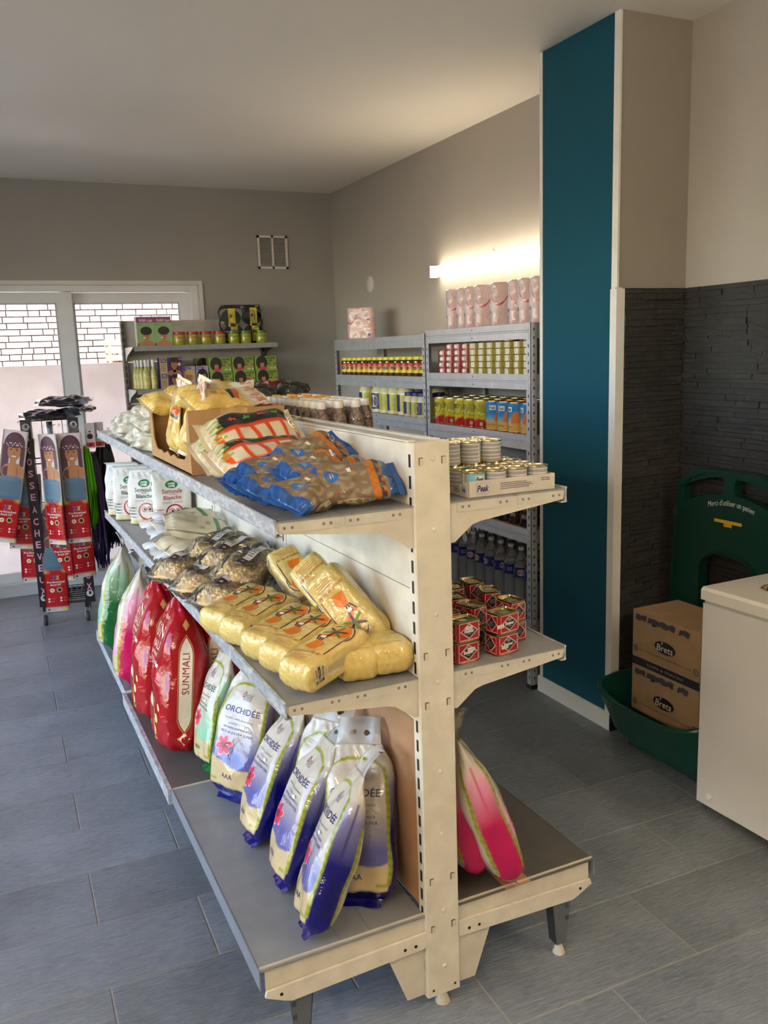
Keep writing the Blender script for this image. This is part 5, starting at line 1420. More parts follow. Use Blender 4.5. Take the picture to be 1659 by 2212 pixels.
def peak_paint(r, h):
    P = 2*math.pi*r; sky_ = np.array(H('#7db7cf')); sand = np.array(H('#d8a24c')); og = np.array(H('#d46a22')); gry = np.array(H('#9b9aa0')); cr_ = np.array(H('#d6d1c4')); gold = np.array(H('#8f7a3c'))
    def paint(u, z):
        f = np.abs(u)/(P/2); C = np.tile(sky_, (len(u), 1)); C = mixc(C, sand, np.clip((.45-z/h)*5, 0, 1)); C = mixc(C, og, sm(np.abs(z/h-.40-.25*np.sin(u*70))-.10, .05)*sm(.1-u, .01))
        C = mixc(C, gold, sm(.40-f, .02)*sm(f-.50, .02)); C = mixc(C, gry, sm(.50-f, .02)); C = mixc(C, cr_, sm(.50-f, .02)*(np.sin(z/h*38) > .8)); C = mixc(C, cr_, sm(np.abs(f-.50)-.012, .01)); return C
    return paint
pr_, ph_ = .0285, .058
pk = tin('milk_tin', 'x', pr_, ph_, peak_paint(pr_, ph_))
a = Art(Round(pr_)); a.put(rect(.026, .016, 4, 1), 0, .040, H('#d9d4c0'), e=.0006).text('Peak', 0, .040, .022, H('#23202a'), .012, shear=.2, bold=.02, e=.001); a.put(disc(.005, 8), .004, .018, H('#3e7a3a'), e=.0008).put(rect(.012, .007, 2, 1), .024, .033, H('#e8e4da'), e=.001); a.obj('printed_label', pk)
tray_o = (1.040, 1.762, Z1+.0005); tray_rz = math.radians(-1.0)
tr = thing('milk_tray', 'white printed carton tray of milk tins on the top shelf end', 'tray', tray_o, tray_rz)
TWX, TWY, TH = .246, .312, .040
WHB = H('#c4bcae')
m = MB(); m.box((0, 0, 0), (TWX, TWY, .002), WHB); ob('tray_bottom', m, 'card', tr)
m = MB(); m.box((0, 0, 0), (TWX, .0022, TH), WHB); fp = ob('tray_side', m, 'card', tr)
m = MB(); m.box((TWX-.0022, .0022, 0), (TWX, TWY, TH), WHB); ob('tray_side', m, 'card', tr)
m = MB(); m.box((.0022, TWY-.0022, 0), (TWX-.0022, TWY, TH), WHB); ob('tray_side', m, 'card', tr)
o = ob('tray_side', extr([(0, 0), (TWY, 0), (TWY, TH), (TWY-.02, TH), (TWY-.05, TH*.35), (.06, TH*.35), (.035, TH*.8), (.0, TH)], 0, .0022, WHB), 'card', tr)
a = Art(Flat((0, -.0004, 0), (1, 0, 0), (0, 0, 1)))
a.put(rect(.036, .026), .040, .021, H('#9a93b4')).put(rect(.034, .024), .040, .021, WHB, e=.0009).text('Peak', .040, .021, .031, H('#2b2466'), .016, shear=.2, bold=.03, e=.0012).lines(.135, .022, .095, .018, 4, H('#5d5677'), e=.0008).lines(.220, .029, .030, .010, 2, H('#5d5677'), e=.0008); a.obj('printed_lettering', tr)
a = Art(Flat((-.0004, .0, 0), (0, -1, 0), (0, 0, 1))); a.put(rect(.022, .020), -.020, .018, H('#a9a3bb')).text('Peak', -.020, .018, .018, H('#2b2466'), .010, bold=.03, e=.0012).lines(-.055, .014, .036, .012, 3, H('#4a4560')); a.obj('side_lettering', tr)
m = MB(); B = Bag(TWY, [(0, TWX/2+.002, .024), (.5, TWX/2+.002, .024), (1, TWX/2+.002, .022)], 40, 20, p=8, lump=.001, pleat=0, seed=2)
c_, s_ = math.cos(tray_rz), math.sin(tray_rz); first = True; n_t = 0
cols = [.0325, .0927, .1529, .2131]
for lvl in range(2):
    for ri in range(5 if lvl == 0 else 3):
        for ci in range(4):
            if lvl == 1 and (ci == 3 or (ri == 0)): continue
            if lvl == 1 and ri == 1 and ci == 2: pass
            t = pk if first else dup(pk); first = False
            lx, ly = cols[ci], .0330+.0604*(ri+(1 if lvl else 0)) 
            z = tray_o[2]+.0025+lvl*(ph_+.0005)
            t.location = (tray_o[0]+c_*lx-s_*ly, tray_o[1]+s_*lx+c_*ly, z)
            t.rotation_euler = (0, 0, [.1, 2.5, 2.3, 2.2][ci] if ri == 0 and lvl == 0 else random.uniform(1.9, 2.9))
            t['label'] = 'milk tin with ring-pull lid, %s row back, %s from the post, in the %s layer' % (ORD[ri], ORD[ci], ('bottom', 'upper')[lvl]); t['group'] = 'milk tins in the carton tray'; n_t += 1

# --- corned beef tins, rounded rectangular, on the middle shelf
def beef():
    t = thing('corned_beef_tin', 'x', 'tin'); h = .054; n = 48
    def ringp(sx, sy, z, k=1.0):
        P = []
        for q in range(n):
            a = 2*math.pi*q/n; e = .38
            P.append((sx*k*math.copysign(abs(math.cos(a))**e, math.cos(a)), sy*k*math.copysign(abs(math.sin(a))**e, math.sin(a)), z))
        return P
    SX, SY = .0365, .0265
    def stack(lst, col, mb):
        V = [p for r_ in lst for p in r_]; F = []
        for i in range(len(lst)-1):
            for q in range(n): F.append((i*n+q, i*n+(q+1) % n, (i+1)*n+(q+1) % n, (i+1)*n+q))
        mb.add(V, F, col); return mb
    RED = H('#9c1b20')
    ob('printed_wall', stack([ringp(SX, SY, .003, 1.0), ringp(SX, SY, h-.006, .95)], RED, MB()), 'gloss', t, smooth=True)
    m = stack([ringp(SX, SY, .003, 1.0), ringp(SX, SY, .002, 1.025), ringp(SX, SY, 0, 1.02), ringp(SX, SY, .001, .95)], H('#8e6f52'), MB()); ob('metal_base', m, 'tin', t, smooth=True)
    m = stack([ringp(SX, SY, h-.006, .95), ringp(SX, SY, h-.004, .98), ringp(SX, SY, h, .98), ringp(SX, SY, h, .94), ringp(SX, SY, h-.004, .91), ringp(SX, SY, h-.004, .55), ringp(SX, SY, h-.003, .5), ringp(SX, SY, h-.003, .45), ringp(SX, SY, h-.004, .4), ringp(SX, SY, h-.004, .02)], H('#a89a6c'), MB())
    ob('metal_lid', m, 'tin', t, smooth=True)
    WHT = H('#e8c9c0'); BK = H('#16151c')
    for k, (o_, r_, wd) in enumerate((((0, -SY*.998, 0), (1, 0, 0), SX), ((0, SY*.998, 0), (-1, 0, 0), SX), ((SX*.998, 0, 0), (0, 1, 0), SY), ((-SX*.998, 0, 0), (0, -1, 0), SY))):
        tilt = np.array((0, 0, 1.0)); a = Art(Flat((o_[0]*.975, o_[1]*.975, .027), r_, tilt)); x = wd*.74; z = .0205
        dia = lambda s_: polyshape([(-x*s_, 0), (0, -z*s_), (x*s_, 0), (0, z*s_)])
        for s_, c, e in ((1.0, WHT, .0008), (.94, RED, .0010), (.88, WHT, .0012), (.83, BK, .0014)): a.put(dia(s_), 0, 0, c, e)
        for zz in (.0215, -.0215): a.put(rect(wd*1.6, .0012), 0, zz, WHT, e=.0009)
        for sx in (-1, 1): a.put(rect(.0012, .042), sx*wd*.80, 0, WHT, e=.0009)
        if k < 2: a.text('CORNED', 0, .0115, .014, H('#e8e4dc'), .0030, e=.0018).text('BEEF', 0, .0078, .009, H('#e8e4dc'), .0030, e=.0018).text('Exeter', 0, .0008, .030, H('#f0ece4'), .0085, bold=.03, e=.0018).lines(0, -.0065, .014, .004, 2, H('#b9b4ae'), e=.0018)
        else: a.lines(0, 0, .018, .014, 5, H('#8e8a86'), e=.0018)
        a.obj('printed_label', t)
    m = MB(); m.tube([(-SX-.002+.004*math.cos(q), -.004+.008*math.sin(q), h-.009-.003*math.sin(q)) for q in np.linspace(0, 6.28, 11)[:-1]], .001, H('#c9c1a0'), 5, closed=True); ob('opening_key', m, 'tin', t, smooth='all')
    return t
bf = beef(); first = True; zc = Z2+.0005
BPOS = [(1.040, 1.805, .1, 2), (1.158, 1.808, .14, 2), (1.128, 1.905, 1.75, 2), (1.238, 1.888, 1.7, 2), (1.245, 2.000, 1.3, 2), (1.248, 2.105, 1.5, 2),
        (1.130, 2.000, 1.6, 2), (1.175, 2.090, 1.4, 2), (1.035, 1.880, .15, 2), (1.040, 1.965, 1.5, 2), (1.06, 2.07, .2, 1)]
for i, (x, y, rz, nst) in enumerate(BPOS):
    for k in range(nst):
        t = bf if first else dup(bf); first = False
        t.location = (x+(.0 if k == 0 else random.uniform(-.004, .004)), y, zc+k*.0545); t.rotation_euler = (0, 0, rz+(0 if k == 0 else random.uniform(-.08, .08)))
        where = ('beside the end upright', 'alone at the near shelf end', 'in the middle just behind the front two', 'behind on the outer shelf edge', 'second along the outer shelf edge', 'farthest along the outer shelf edge', 'in the middle two rows back', 'in the middle near the tall tin', 'behind the one beside the upright', 'two behind the upright', 'by the panel near the tall tin')[i]
        t['label'] = 'red corned beef tin %s, %s of its stack' % (where, ('bottom', 'top')[k]) if nst > 1 else 'single red corned beef tin %s' % where
        t['group'] = 'red corned beef tins on the right shelf'
for (i, dx, dz, rz) in ((0, .012, .046, -.12), (0, .016, -.009, -.1), (1, -.022, .046, .05), (1, -.010, -.009, -.2), (2, .0, .05, -.2)):
    pass
def price(label, o_, r_, w_=.022, h_=.0095):
    a = Art(Flat(o_, r_, (0, 0, 1))); a.put(rect(w_, h_), 0, 0, H('#dcd8cc'), e=.0006).text('€ 4.50', 0, 0, w_*.7, H('#55534e'), h_*.45, e=.001)
    o = a.obj('price_sticker', None, 'paper'); o['label'] = label; o['category'] = 'price tag'; del o['kind']; return o
price('white price sticker on the lower corned beef tin at the shelf end', (1.148, 1.7775, zc+.022), (.990, .14, -.0))
price('white price sticker on the upper corned beef tin at the shelf end', (1.135, 1.7765, zc+.078), (.990, .14, -.0))
price('white price sticker on the upper corned beef tin by the upright', (1.044, 1.7775, zc+.090), (.995, .10, -.0))
price('white price sticker on the lower corned beef tin by the upright', (1.050, 1.7775, zc+.034), (.995, .10, -.0))
# --- tall milk powder tin standing on a flat yellow tin behind
def yt(u, z):
    C = np.tile(np.array(H('#c9b81f')), (len(u), 1)); C = mixc(C, H('#8e1c1c'), sm(z-.012)); return C
t = tin('yellow_tin', 'wide yellow tin with gold lid under the tall tin', .050, .085, yt, lid=H('#b9a55a')); t.location = (1.110, 2.215, zc)
def tallp(u, z):
    C = np.tile(np.array(H('#b0976a')), (len(u), 1)); C = mixc(C, H('#9c2020'), sm(.118-z)); C = mixc(C, H('#9c2020'), sm(z-.012)); C = mixc(C, H('#8f9aa0'), sm(.06-u)); C = mixc(C, H('#3b7a3c'), sm(.05-u)*sm(z-.04)*sm(u-.066)); C = mixc(C, H('#d9d0b8'), .5*(np.sin(z*900) > .7)); return C
t = tin('tall_tin', 'tall cream and red ribbed tin standing on the yellow tin', .042, .135, tallp, beads=700); t.location = (1.095, 2.205, zc+.0855)

# --- nut bottles on the top shelf, far bay, caps above the panel
def nut_bottle(capc):
    t = thing('nut_bottle', 'x', 'nut bottle')
    prof = [(.022, .001), (.026, .006), (.027, .02), (.027, .110), (.0265, .125), (.022, .150), (.0155, .166), (.0145, .172)]
    m = MB(); m.lathe(prof, H('#a26c3a'), 28); ob('bottle_filling', m, nut_m, t, smooth=True)
    m = MB(); m.lathe([(r+.0012, z) for r, z in prof], H('#ffffff'), 28, cap0=False, cap1=False); ob('clear_bottle', m, pet(), t, smooth=True)
    a = Art(Round(.0285)); a.put(rect(2*math.pi*.0285*.98, .045, 28, 1), 0, .052, H('#b53a1c'), e=.0004).put(rect(.12, .006, 20, 1), 0, .068, H('#cf8a2c'), e=.0008).lines(0, .054, .046, .010, 2, H('#d9a23a'), e=.0009).lines(0, .040, .04, .010, 2, H('#d9a23a'), e=.0009); a.obj('paper_label', t)
    m = MB(); m.lathe([(.0155, .170), (.0165, .171), (.0165, .192), (.0155, .194)], capc, 24); ob('screw_cap', m, 'plastic', t, smooth=True)
    return t
nut_m, _n, _l, _b = newmat('roasted_nuts')
_tc = _n.new('ShaderNodeTexCoord'); _vo = _n.new('ShaderNodeTexVoronoi'); _vo.inputs['Scale'].default_value = 95
_l.new(_tc.outputs['Object'], _vo.inputs['Vector']); _cr = _n.new('ShaderNodeValToRGB'); _cr.color_ramp.elements[0].color = H('#c58f57'); _cr.color_ramp.elements[1].position = .75; _cr.color_ramp.elements[1].color = H('#4a2c17')
_l.new(_vo.outputs['Distance'], _cr.inputs[0]); _l.new(_cr.outputs[0], _b.inputs['Base Color']); _bp = _n.new('ShaderNodeBump'); _bp.invert = True; _bp.inputs['Distance'].default_value = .004
_l.new(_vo.outputs['Distance'], _bp.inputs['Height']); _l.new(_bp.outputs[0], _b.inputs['Normal'])
nw, no = nut_bottle(H('#e2ddd2')), nut_bottle(H('#d9931f')); fw = fo = True
for r_ in range(11):
    for c in range(4):
        y = 2.70+r_*.066; x = 1.035+c*.062
        orange = (r_ in (6, 7) and c in (1, 2, 3)) or r_ >= 9 or (r_ == 5 and c == 2)
        if r_ == 0 and c == 3: continue
        if orange: t = no if fo else dup(no); fo = False
        else: t = nw if fw else dup(nw); fw = False
        t.location = (x, y, Z1+.0005); t.rotation_euler = (0, 0, random.uniform(-.6, .2))
        t['label'] = 'roasted nut bottle, %s cap, %s from near end, %s row from the panel' % (('white', 'orange')[orange], ORD[r_], ORD[c]); t['group'] = 'roasted nut bottles on the right shelf'
def pouch(seed, tone):
    h, W, D = .20, .07, .03
    B = Bag(h, [(0, W*.9, D*.8), (.05, W, D), (.4, W, D*.9), (.8, W*.98, D*.4), (1, W*.97, .003)], 40, 40, p=3, lump=.003, pleat=.005, seed=seed); A = np.array(tone); b = np.array(H('#cfc7b8'))
    def paint(u, z): C = np.tile(A, (len(u), 1)); C = mixc(C, b, sm(np.abs(u-.01)-.03)*sm(np.abs(z-.11)-.045)); C = mixc(C, H('#8f2430'), sm(np.abs(u-.01)-.018)*sm(np.abs(z-.12)-.02)); C[:, 3] = 1; return C
    t = thing('snack_pouch', 'x', 'snack pouch'); ob('pouch_body', B.body(paint), 'crinkle', t, smooth='all'); fins(t, W, h, tone, 'crinkle', s0=.014, ph=seed); return t
pa, pb = pouch(3, H('#262422')), pouch(5, H('#7a2430'))
for i in range(9):
    t = (pa, pb)[i] if i < 2 else dup((pa, pb)[1 if i in (5, ) else 0])
    x, y = 1.02+.095*(i % 3), 3.50+.13*(i//3)+.04*(i % 3)
    pose(t, (x, y, Z1+.003), (random.uniform(-.25, .25), random.uniform(-.2, .3), 1), (-.3, -1, 0))
    t['label'] = 'dark foil snack pouch, %s from the panel in the %s row behind the nut bottles' % (ORD[i % 3], ORD[i//3]); t['group'] = 'foil snack pouches behind the nut bottles'
# ================================================================== GOODS ON THE GALVANISED RACKS
RX = RXF
def place_row(proto, first, n, x, y0, dy, z, rz, lab, group, zs=None):
    out = []
    for i in range(n):
        t = proto if (i == 0 and first) else dup(proto)
        t.location = (x+random.uniform(-.004, .004), y0+dy*i, z); t.rotation_euler = (0, 0, rz+random.uniform(-.5, .5)); t['label'] = lab(i); t['group'] = group; out.append(t)
    return out
# jars of chocolate spread with yellow lids (left rack, second shelf)
def spread_jar():
    t = thing('spread_jar', 'x', 'spread jar'); r = .034; h = .118
    m = MB(); m.lathe([(.027, 0), (.0325, .005), (r, .018), (r, .085), (.031, .094), (.027, .099), (.026, .102)], H('#4b2c1c'), 26); ob('jar_body', m, 'gloss', t, smooth=True)
    n = 30; mb = MB(); V = []; F = []; m_ = 12
    for j in range(m_+1):
        for k in range(n+1): a_ = 2*math.pi*k/n; V.append(((r+.0006)*math.cos(a_), (r+.0006)*math.sin(a_), .022+.056*j/m_))
    for j in range(m_):
        for k in range(n): a_ = j*(n+1)+k; F.append((a_, a_+1, a_+n+2, a_+n+1))
    z = np.array([v[2] for v in V]); C = np.tile(np.array(H('#d8ab1c')), (len(V), 1)); C = mixc(C, H('#d2641c'), np.clip((z-.040)/.012, 0, 1)); C = mixc(C, H('#b51e20'), np.clip((z-.060)/.006, 0, 1)); C = mixc(C, H('#d9cf2a'), sm(z-.031)); C[:, 3] = 1
    mb.add(V, F, None, 0, [tuple(c) for c in C.tolist()]); ob('printed_label', mb, 'print', t, smooth='all')
    a = Art(Round(r+.0006)); a.put(disc(.020, 16, .014), 0, .050, H('#e3cf3a'), e=.0006).put(disc(.018, 16, .0105), 0, .050, H('#1b1a1c'), e=.001).put(disc(.011, 12, .004), 0, .050, H('#8a8478'), e=.0014, rot=.25).put(rect(.016, .008, 2, 1), .012, .086, H('#e6e2d8'), e=.001); a.obj('label_print', t)
    m = MB(); m.lathe([(.029, .098), (.031, .100), (.031, .116), (.0295, .118)], H('#d8cf2c'), 26); ob('screw_lid', m, 'plastic', t, smooth=True)
    return t
sj = spread_jar()
for i in range(15):
    t = sj if i == 0 else dup(sj); y = 5.70-i*.0845
    t.location = (RX+.045, y, 1.519); t.rotation_euler = (0, 0, -1.15+random.uniform(-.9, .9)); t['label'] = 'yellow-lidded chocolate spread jar, %s from the far end of the row' % ORD[i]; t['group'] = 'yellow-lidded spread jars on the rack'
# mayonnaise jars
def mayo(h, r, nm):
    t = thing('mayonnaise_jar', 'x', 'mayonnaise jar'); k = h
    m = MB(); m.lathe([(r*.9, 0), (r, .006), (r, k*.62), (r*.96, k*.70), (r*.72, k*.84), (r*.66, k*.88)], H('#e0d2a4'), 28); ob('jar_body', m, 'gloss', t, smooth=True)
    a = Art(Round(r)); L = 2*math.pi*r
    a.put(rect(L*.62, k*.50, 24, 1), L*.05, k*.37, H('#b9b63a'), e=.0006).put(rect(L*.28, k*.50, 12, 1), -L*.10, k*.37, H('#1b2470'), e=.0009)
    V, F = disc(r*.62, 18, k*.20); a.put((V, F), -L*.13, k*.37, H('#e2cf6a'), e=.0012).lines(-L*.13, k*.38, r*.9, k*.08, 2, H('#a83a22'), e=.0016).lines(L*.18, k*.38, L*.16, k*.3, 8, H('#8c8a2c'), e=.0012)
    a.obj('printed_label', t)
    m = MB(); m.lathe([(r*.74, k*.85), (r*.80, k*.86), (r*.80, k*.985), (r*.76, k)], H('#23267a'), 28); ob('screw_lid', m, 'plastic', t, smooth=True)
    return t
mbig, msml = mayo(.205, .058, 0), mayo(.145, .042, 1)
for i, y in enumerate((5.42, 5.22, 5.10, 4.975, 4.835)):
    t = mbig if i == 0 else dup(mbig); t.location = (RX+.075, y, 1.279); t.rotation_euler = (0, 0, -1.2+(-.2, .7, -.9, -.4, -.3)[i]); t['label'] = 'large blue-lidded mayonnaise jar, %s from the far end' % ORD[i]; t['group'] = 'large mayonnaise jars on the rack'
t = dup(mbig); t.location = (RX+.24, 4.70, 1.279); t['label'] = 'large mayonnaise jar standing alone behind the small jars'; t['group'] = 'large mayonnaise jars on the rack'
for i, y in enumerate((4.742, 4.655, 4.568, 4.520, 4.479)):
    t = msml if i == 0 else dup(msml); t.location = (RX+.055+(.080 if i == 3 else 0), y, 1.279); t.rotation_euler = (0, 0, -1.2+(-.1, -.6, .2, -1.1, -1.0)[i]); t['label'] = 'small blue-lidded mayonnaise jar, %s from the large jars' % ORD[i]; t['group'] = 'small mayonnaise jars on the rack'
# flat bags on the shelf below
def longbag(seed):
    h, W, D = .34, .10, .03; B = Bag(h, pillow_keys(W, D, .1), 48, 48, p=2.6, lump=.003, pleat=.004, seed=seed); b = np.array(H('#c9c2b2'))
    t = thing('grain_sack', 'x', 'grain sack')
    def paint(u, z): C = np.tile(b, (len(u), 1)); C = mixc(C, H('#7a4a30'), np.clip(noise1(u*50, z*30)*1.5, 0, 1)*sm(.16-z, .02)); C = mixc(C, H('#2a2a2e'), sm(np.abs(u)-.04)*sm(np.abs(z-.09)-.03)*.8); C[:, 3] = 1; return C
    ob('bag_body', B.body(paint), 'crinkle', t, smooth='all'); fins(t, W, h, H('#d6d2c6'), 'softfilm', s0=.03, ph=seed); return t
lb_ = longbag(3)
for i, (y, z) in enumerate(((4.66, .965), (4.66, 1.022), (5.05, .965), (4.72, 1.078), (5.10, 1.022))):
    t = lb_ if i == 0 else dup(lb_); lay(t, (RX+.17, y, z), (.15, -.97, .03), (-.2, 0, .95), .34); t['label'] = 'white and brown grain sack %s' % ('at the bottom of the near pile', 'second in the near pile', 'at the bottom of the far pile', 'on top of the near pile behind the gondola', 'on top of the far pile')[i]; t['group'] = 'grain sacks lying on the rack'
# stacked flat tins, right rack second shelf
def flat_tin(col, lab):
    t = thing('flat_tin', 'x', 'tin'); r, h = .0393, .0315
    m = MB(); m.lathe([(r-.001, .001), (r, .002), (r, h-.002), (r-.001, h-.001)], col, 26); ob('printed_wall', m, 'gloss', t, smooth=True)
    m = MB(); m.lathe([(r, h-.0022), (r+.0012, h-.001), (r+.0008, h), (r-.003, h), (r-.004, h-.002)], H('#c9bd94'), 26, cap0=False); ob('metal_lid', m, 'tin', t, smooth=True); m = MB(); m.lathe([(r-.003, 0), (r+.001, .0), (r+.0012, .0012), (r, .0024)], H('#c9bd94'), 26, cap1=False); ob('metal_base', m, 'tin', t, smooth=True)
    a = Art(Round(r)); a.put(rect(.020, .025, 4, 1), 0, h/2, H('#e2dcc6'), e=.0005).lines(0, h/2, .013, .019, 4, H('#7c7458'), e=.0009) if lab else a.put(disc(.011, 12), 0, h/2, H('#dcd2cc'), e=.0005).put(rect(.004, .025, 1, 1), .016, h/2, H('#d9a6a2'), e=.0005)
    a.obj('printed_label', t); return t
tr_, tg_ = flat_tin(H('#8c1a20'), False), flat_tin(H('#8f7f2a'), True); fr_ = fg_ = True
xs0 = RX+.052; z0 = 1.5415
ys = [4.335, 4.290, 4.206, 4.122, 4.038, 3.996]; hs = [3, 4, 5, 5, 5, 5]
for i, (y, hh) in enumerate(zip(ys, hs)):
    for k in range(hh):
        t = tr_ if fr_ else dup(tr_); fr_ = False
        t.location = (xs0+(.085 if i in (0, 5) else 0), y, z0+k*.0318); t.rotation_euler = (0, 0, -1.25+random.uniform(-.15, .15)); t['label'] = 'flat red tin, %s from the bottom in the %s red stack from the far side' % (ORD[k], ORD[i]); t['group'] = 'stacked flat red tins on the rack'
ys = [3.955, 3.873, 3.792, 3.710, 3.629, 3.547, 3.466, 3.450]; hs = [5, 5, 5, 5, 6, 5, 6, 6]
for i, (y, hh) in enumerate(zip(ys, hs)):
    for dx in ((0, .09) if i >= 5 else (0,)):
        for k in range(hh - (1 if dx else 0)):
            t = tg_ if fg_ else dup(tg_); fg_ = False
            t.location = (xs0+dx+(.17 if i == 7 else 0), y+(.0 if i < 7 else .01), z0+k*.0318); t.rotation_euler = (0, 0, -1.25+random.uniform(-.12, .12)); t['label'] = 'flat gold tin, %s from the bottom in the %s gold stack%s' % (ORD[k], ORD[i], ', rear row' if dx else ''); t['group'] = 'stacked flat gold tins on the rack'
# tall milk powder tins on the third shelf
def yellow_p(u, z):
    C = np.tile(np.array(H('#c9b62a')), (len(u), 1)); C = mixc(C, H('#a39a3a'), sm(.035-u)*sm(np.abs(z-.095)-.035)); C = mixc(C, H('#b3221f'), sm(z-(.030+.022*np.sin(u*30+.5)))); C = mixc(C, H('#e2d65a'), sm(np.abs(z-(.060+.02*np.sin(u*30+.5)))-.004)); return C
def beach_p(u, z):
    C = np.tile(np.array(H('#2f7fc0')), (len(u), 1)); C = mixc(C, H('#79b6cc'), np.clip((.085-z)/.03, 0, 1)); C = mixc(C, H('#d2a85c'), sm(z-.052-.006*np.sin(u*80))); C = mixc(C, H('#cf7a3c'), sm(np.abs(u-.045)-.03+np.abs(z-.06)*.4)*sm(.05-z)*sm(z-.1)); C = mixc(C, H('#8f8a4a'), sm(.070-u)); return C
yt1 = tin('milk_powder_tin', 'x', .046, .150, yellow_p, beads=420, lid=H('#b9ae7a'), ring_pull=False)
a = Art(Round(.046)); a.text('NIDO', -.012, .108, .052, H('#2b2a1c'), .022, bold=.03, e=.0012).put(ring(.026, .030), .0, .095, H('#5d6a2a'), e=.0010).put(rect(.014, .018, 2, 1), .05, .025, H('#d8d2c4'), e=.001).bars(.05, .025, .012, .014, H('#222222'), n=7, e=.0014).put(rect(.014, .008, 2, 1), -.01, .128, H('#ded9cc'), e=.0012); a.obj('printed_label', yt1)
yt2 = tin('milk_powder_tin', 'x', .046, .150, beach_p, beads=420, lid=H('#b88a58'), ring_pull=False)
a = Art(Round(.046)); a.put(rect(.036, .024, 6, 1), .008, .115, H('#e4d9b8'), e=.0007).text('Peak', .008, .115, .030, H('#26303a'), .016, shear=.2, bold=.02, e=.0011)
for k in range(5): a.put(disc(.012, 8, .003), -.024, .100, H('#3f8a3c'), e=.0009, rot=k*.62-.2)
a.put(rect(.003, .040, 1, 3), -.024, .080, H('#6a4a26'), e=.0009).lines(.0, .030, .05, .010, 2, H('#5a3a1c'), e=.0009); a.obj('printed_label', yt2)
yts = (4.335, 4.225, 4.112, 4.014, 3.905); bts = (3.790, 3.685, 3.585, 3.478)
rots = [-1.35, -1.75, -1.3, -1.75, -1.85]; n1 = True
for row in range(3):
    for i, y in enumerate(yts):
        t = yt1 if n1 else dup(yt1); n1 = False; t.location = (RX+.055+row*.105, y, 1.2595); t.rotation_euler = (0, 0, rots[i]); t['label'] = 'yellow and red milk powder tin, %s row, %s from the far side' % (('front', 'middle', 'rear')[row], ORD[i]); t['group'] = 'yellow milk powder tins on the rack'
n1 = True
for row in range(3):
    for i, y in enumerate(bts):
        t = yt2 if n1 else dup(yt2); n1 = False; t.location = (RX+.055+row*.105, y, 1.2595); t.rotation_euler = (0, 0, (-1.0, -1.3, -1.75, -1.9)[i]+(.6 if row else 0)); t['label'] = 'beach-print milk powder tin, %s row, %s from the yellow tins' % (('front', 'middle', 'rear')[row], ORD[i]); t['group'] = 'beach-print milk powder tins on the rack'
# dark coffee packs
def coffee(seed):
    h, W, D = .16, .042, .028; B = Bag(h, [(0, W*.95, D*.9), (.03, W, D), (.7, W, D), (.85, W*.98, D*.7), (.93, W*.97, D*.15), (1, W*.97, .003)], 40, 40, p=5, lump=.002, pleat=.004, seed=seed); b = np.array(H('#2e1712'))
    t = thing('coffee_pack', 'x', 'coffee pack'); 
    def paint(u, z): C = np.tile(b, (len(u), 1)); C = mixc(C, H('#b9a9a0'), .6*sm(np.abs(u)-.02)*sm(np.abs(z-.05)-.01)); C = mixc(C, H('#6a3a2a'), sm(np.abs(u)-.025)*sm(np.abs(z-.10)-.02)); C[:, 3] = 1; return C
    ob('pack_body', B.body(paint), 'crinkle', t, smooth='all'); return t
cf = coffee(2); n1 = True
for row in range(2):
    for i in range(9):
        t = cf if n1 else dup(cf); n1 = False; pose(t, (RX+.05+row*.075, 4.27-i*.098, .8045), (0, 0, 1), (-1, random.uniform(-.25, .1), 0)); t['label'] = 'dark foil coffee pack, %s row, %s from the far side' % (('front', 'rear')[row], ORD[i]); t['group'] = 'dark coffee packs on the rack'
# water bottles, bottom shelf
def water():
    t = thing('water_bottle', 'x', 'water bottle'); r = .040
    prof = [(.030, .002), (.038, .006), (r, .02)]
    for k in range(7): prof += [(r, .03+.022*k), (r-.002, .037+.022*k), (r-.002, .043+.022*k), (r, .048+.022*k)]
    prof += [(r, .185), (r, .245), (.036, .262), (.026, .290), (.0155, .312), (.0140, .318), (.0140, .330)]
    m = MB(); m.lathe(prof, H('#ffffff'), 26); ob('clear_bottle', m, pet(), t, smooth=True)
    m = MB(); m.lathe([(.028, .006), (.036, .010), (.037, .02), (.0365, .180), (.037, .235), (.034, .252)], H('#c3ccd2'), 20); ob('water', m, wat_m, t, smooth=True)
    a = Art(Round(r+.0006)); a.put(rect(2*math.pi*r, .052, 26, 1), 0, .212, H('#1c2478'), e=.0003).put(disc(.020, 14, .017), 0, .212, H('#c9b6b8'), e=.0008).put(disc(.012, 12, .008), .002, .214, H('#c98a92'), e=.0012).lines(.055, .212, .03, .02, 2, H('#c9cede'), e=.0008).lines(-.055, .212, .03, .02, 2, H('#c9cede'), e=.0008); a.obj('printed_label', t)
    m = MB(); m.lathe([(.0155, .322), (.0158, .323), (.0158, .336), (.0145, .338)], H('#e4e6ea'), 18); ob('screw_cap', m, 'plastic', t, smooth=True)
    return t
wat_m = clear_mat('water', tint=(.94, .96, .98, 1), rough=.03, haze=.62, hazecol=(.86, .89, .92, 1), ior=1.33)
wb = water(); n1 = True
for row in range(3):
    for i in range(9):
        t = wb if n1 else dup(wb); n1 = False; t.location = (RX+.06+row*.088, 4.22-i*.094-(.045 if row == 1 else 0), .3485); t.rotation_euler = (0, 0, -1.2+random.uniform(-1.0, 1.0)); t['label'] = 'clear water bottle with blue label, %s row, %s from the far side' % (('front', 'middle', 'rear')[row], ORD[i]); t['group'] = 'water bottles on the bottom rack shelf'
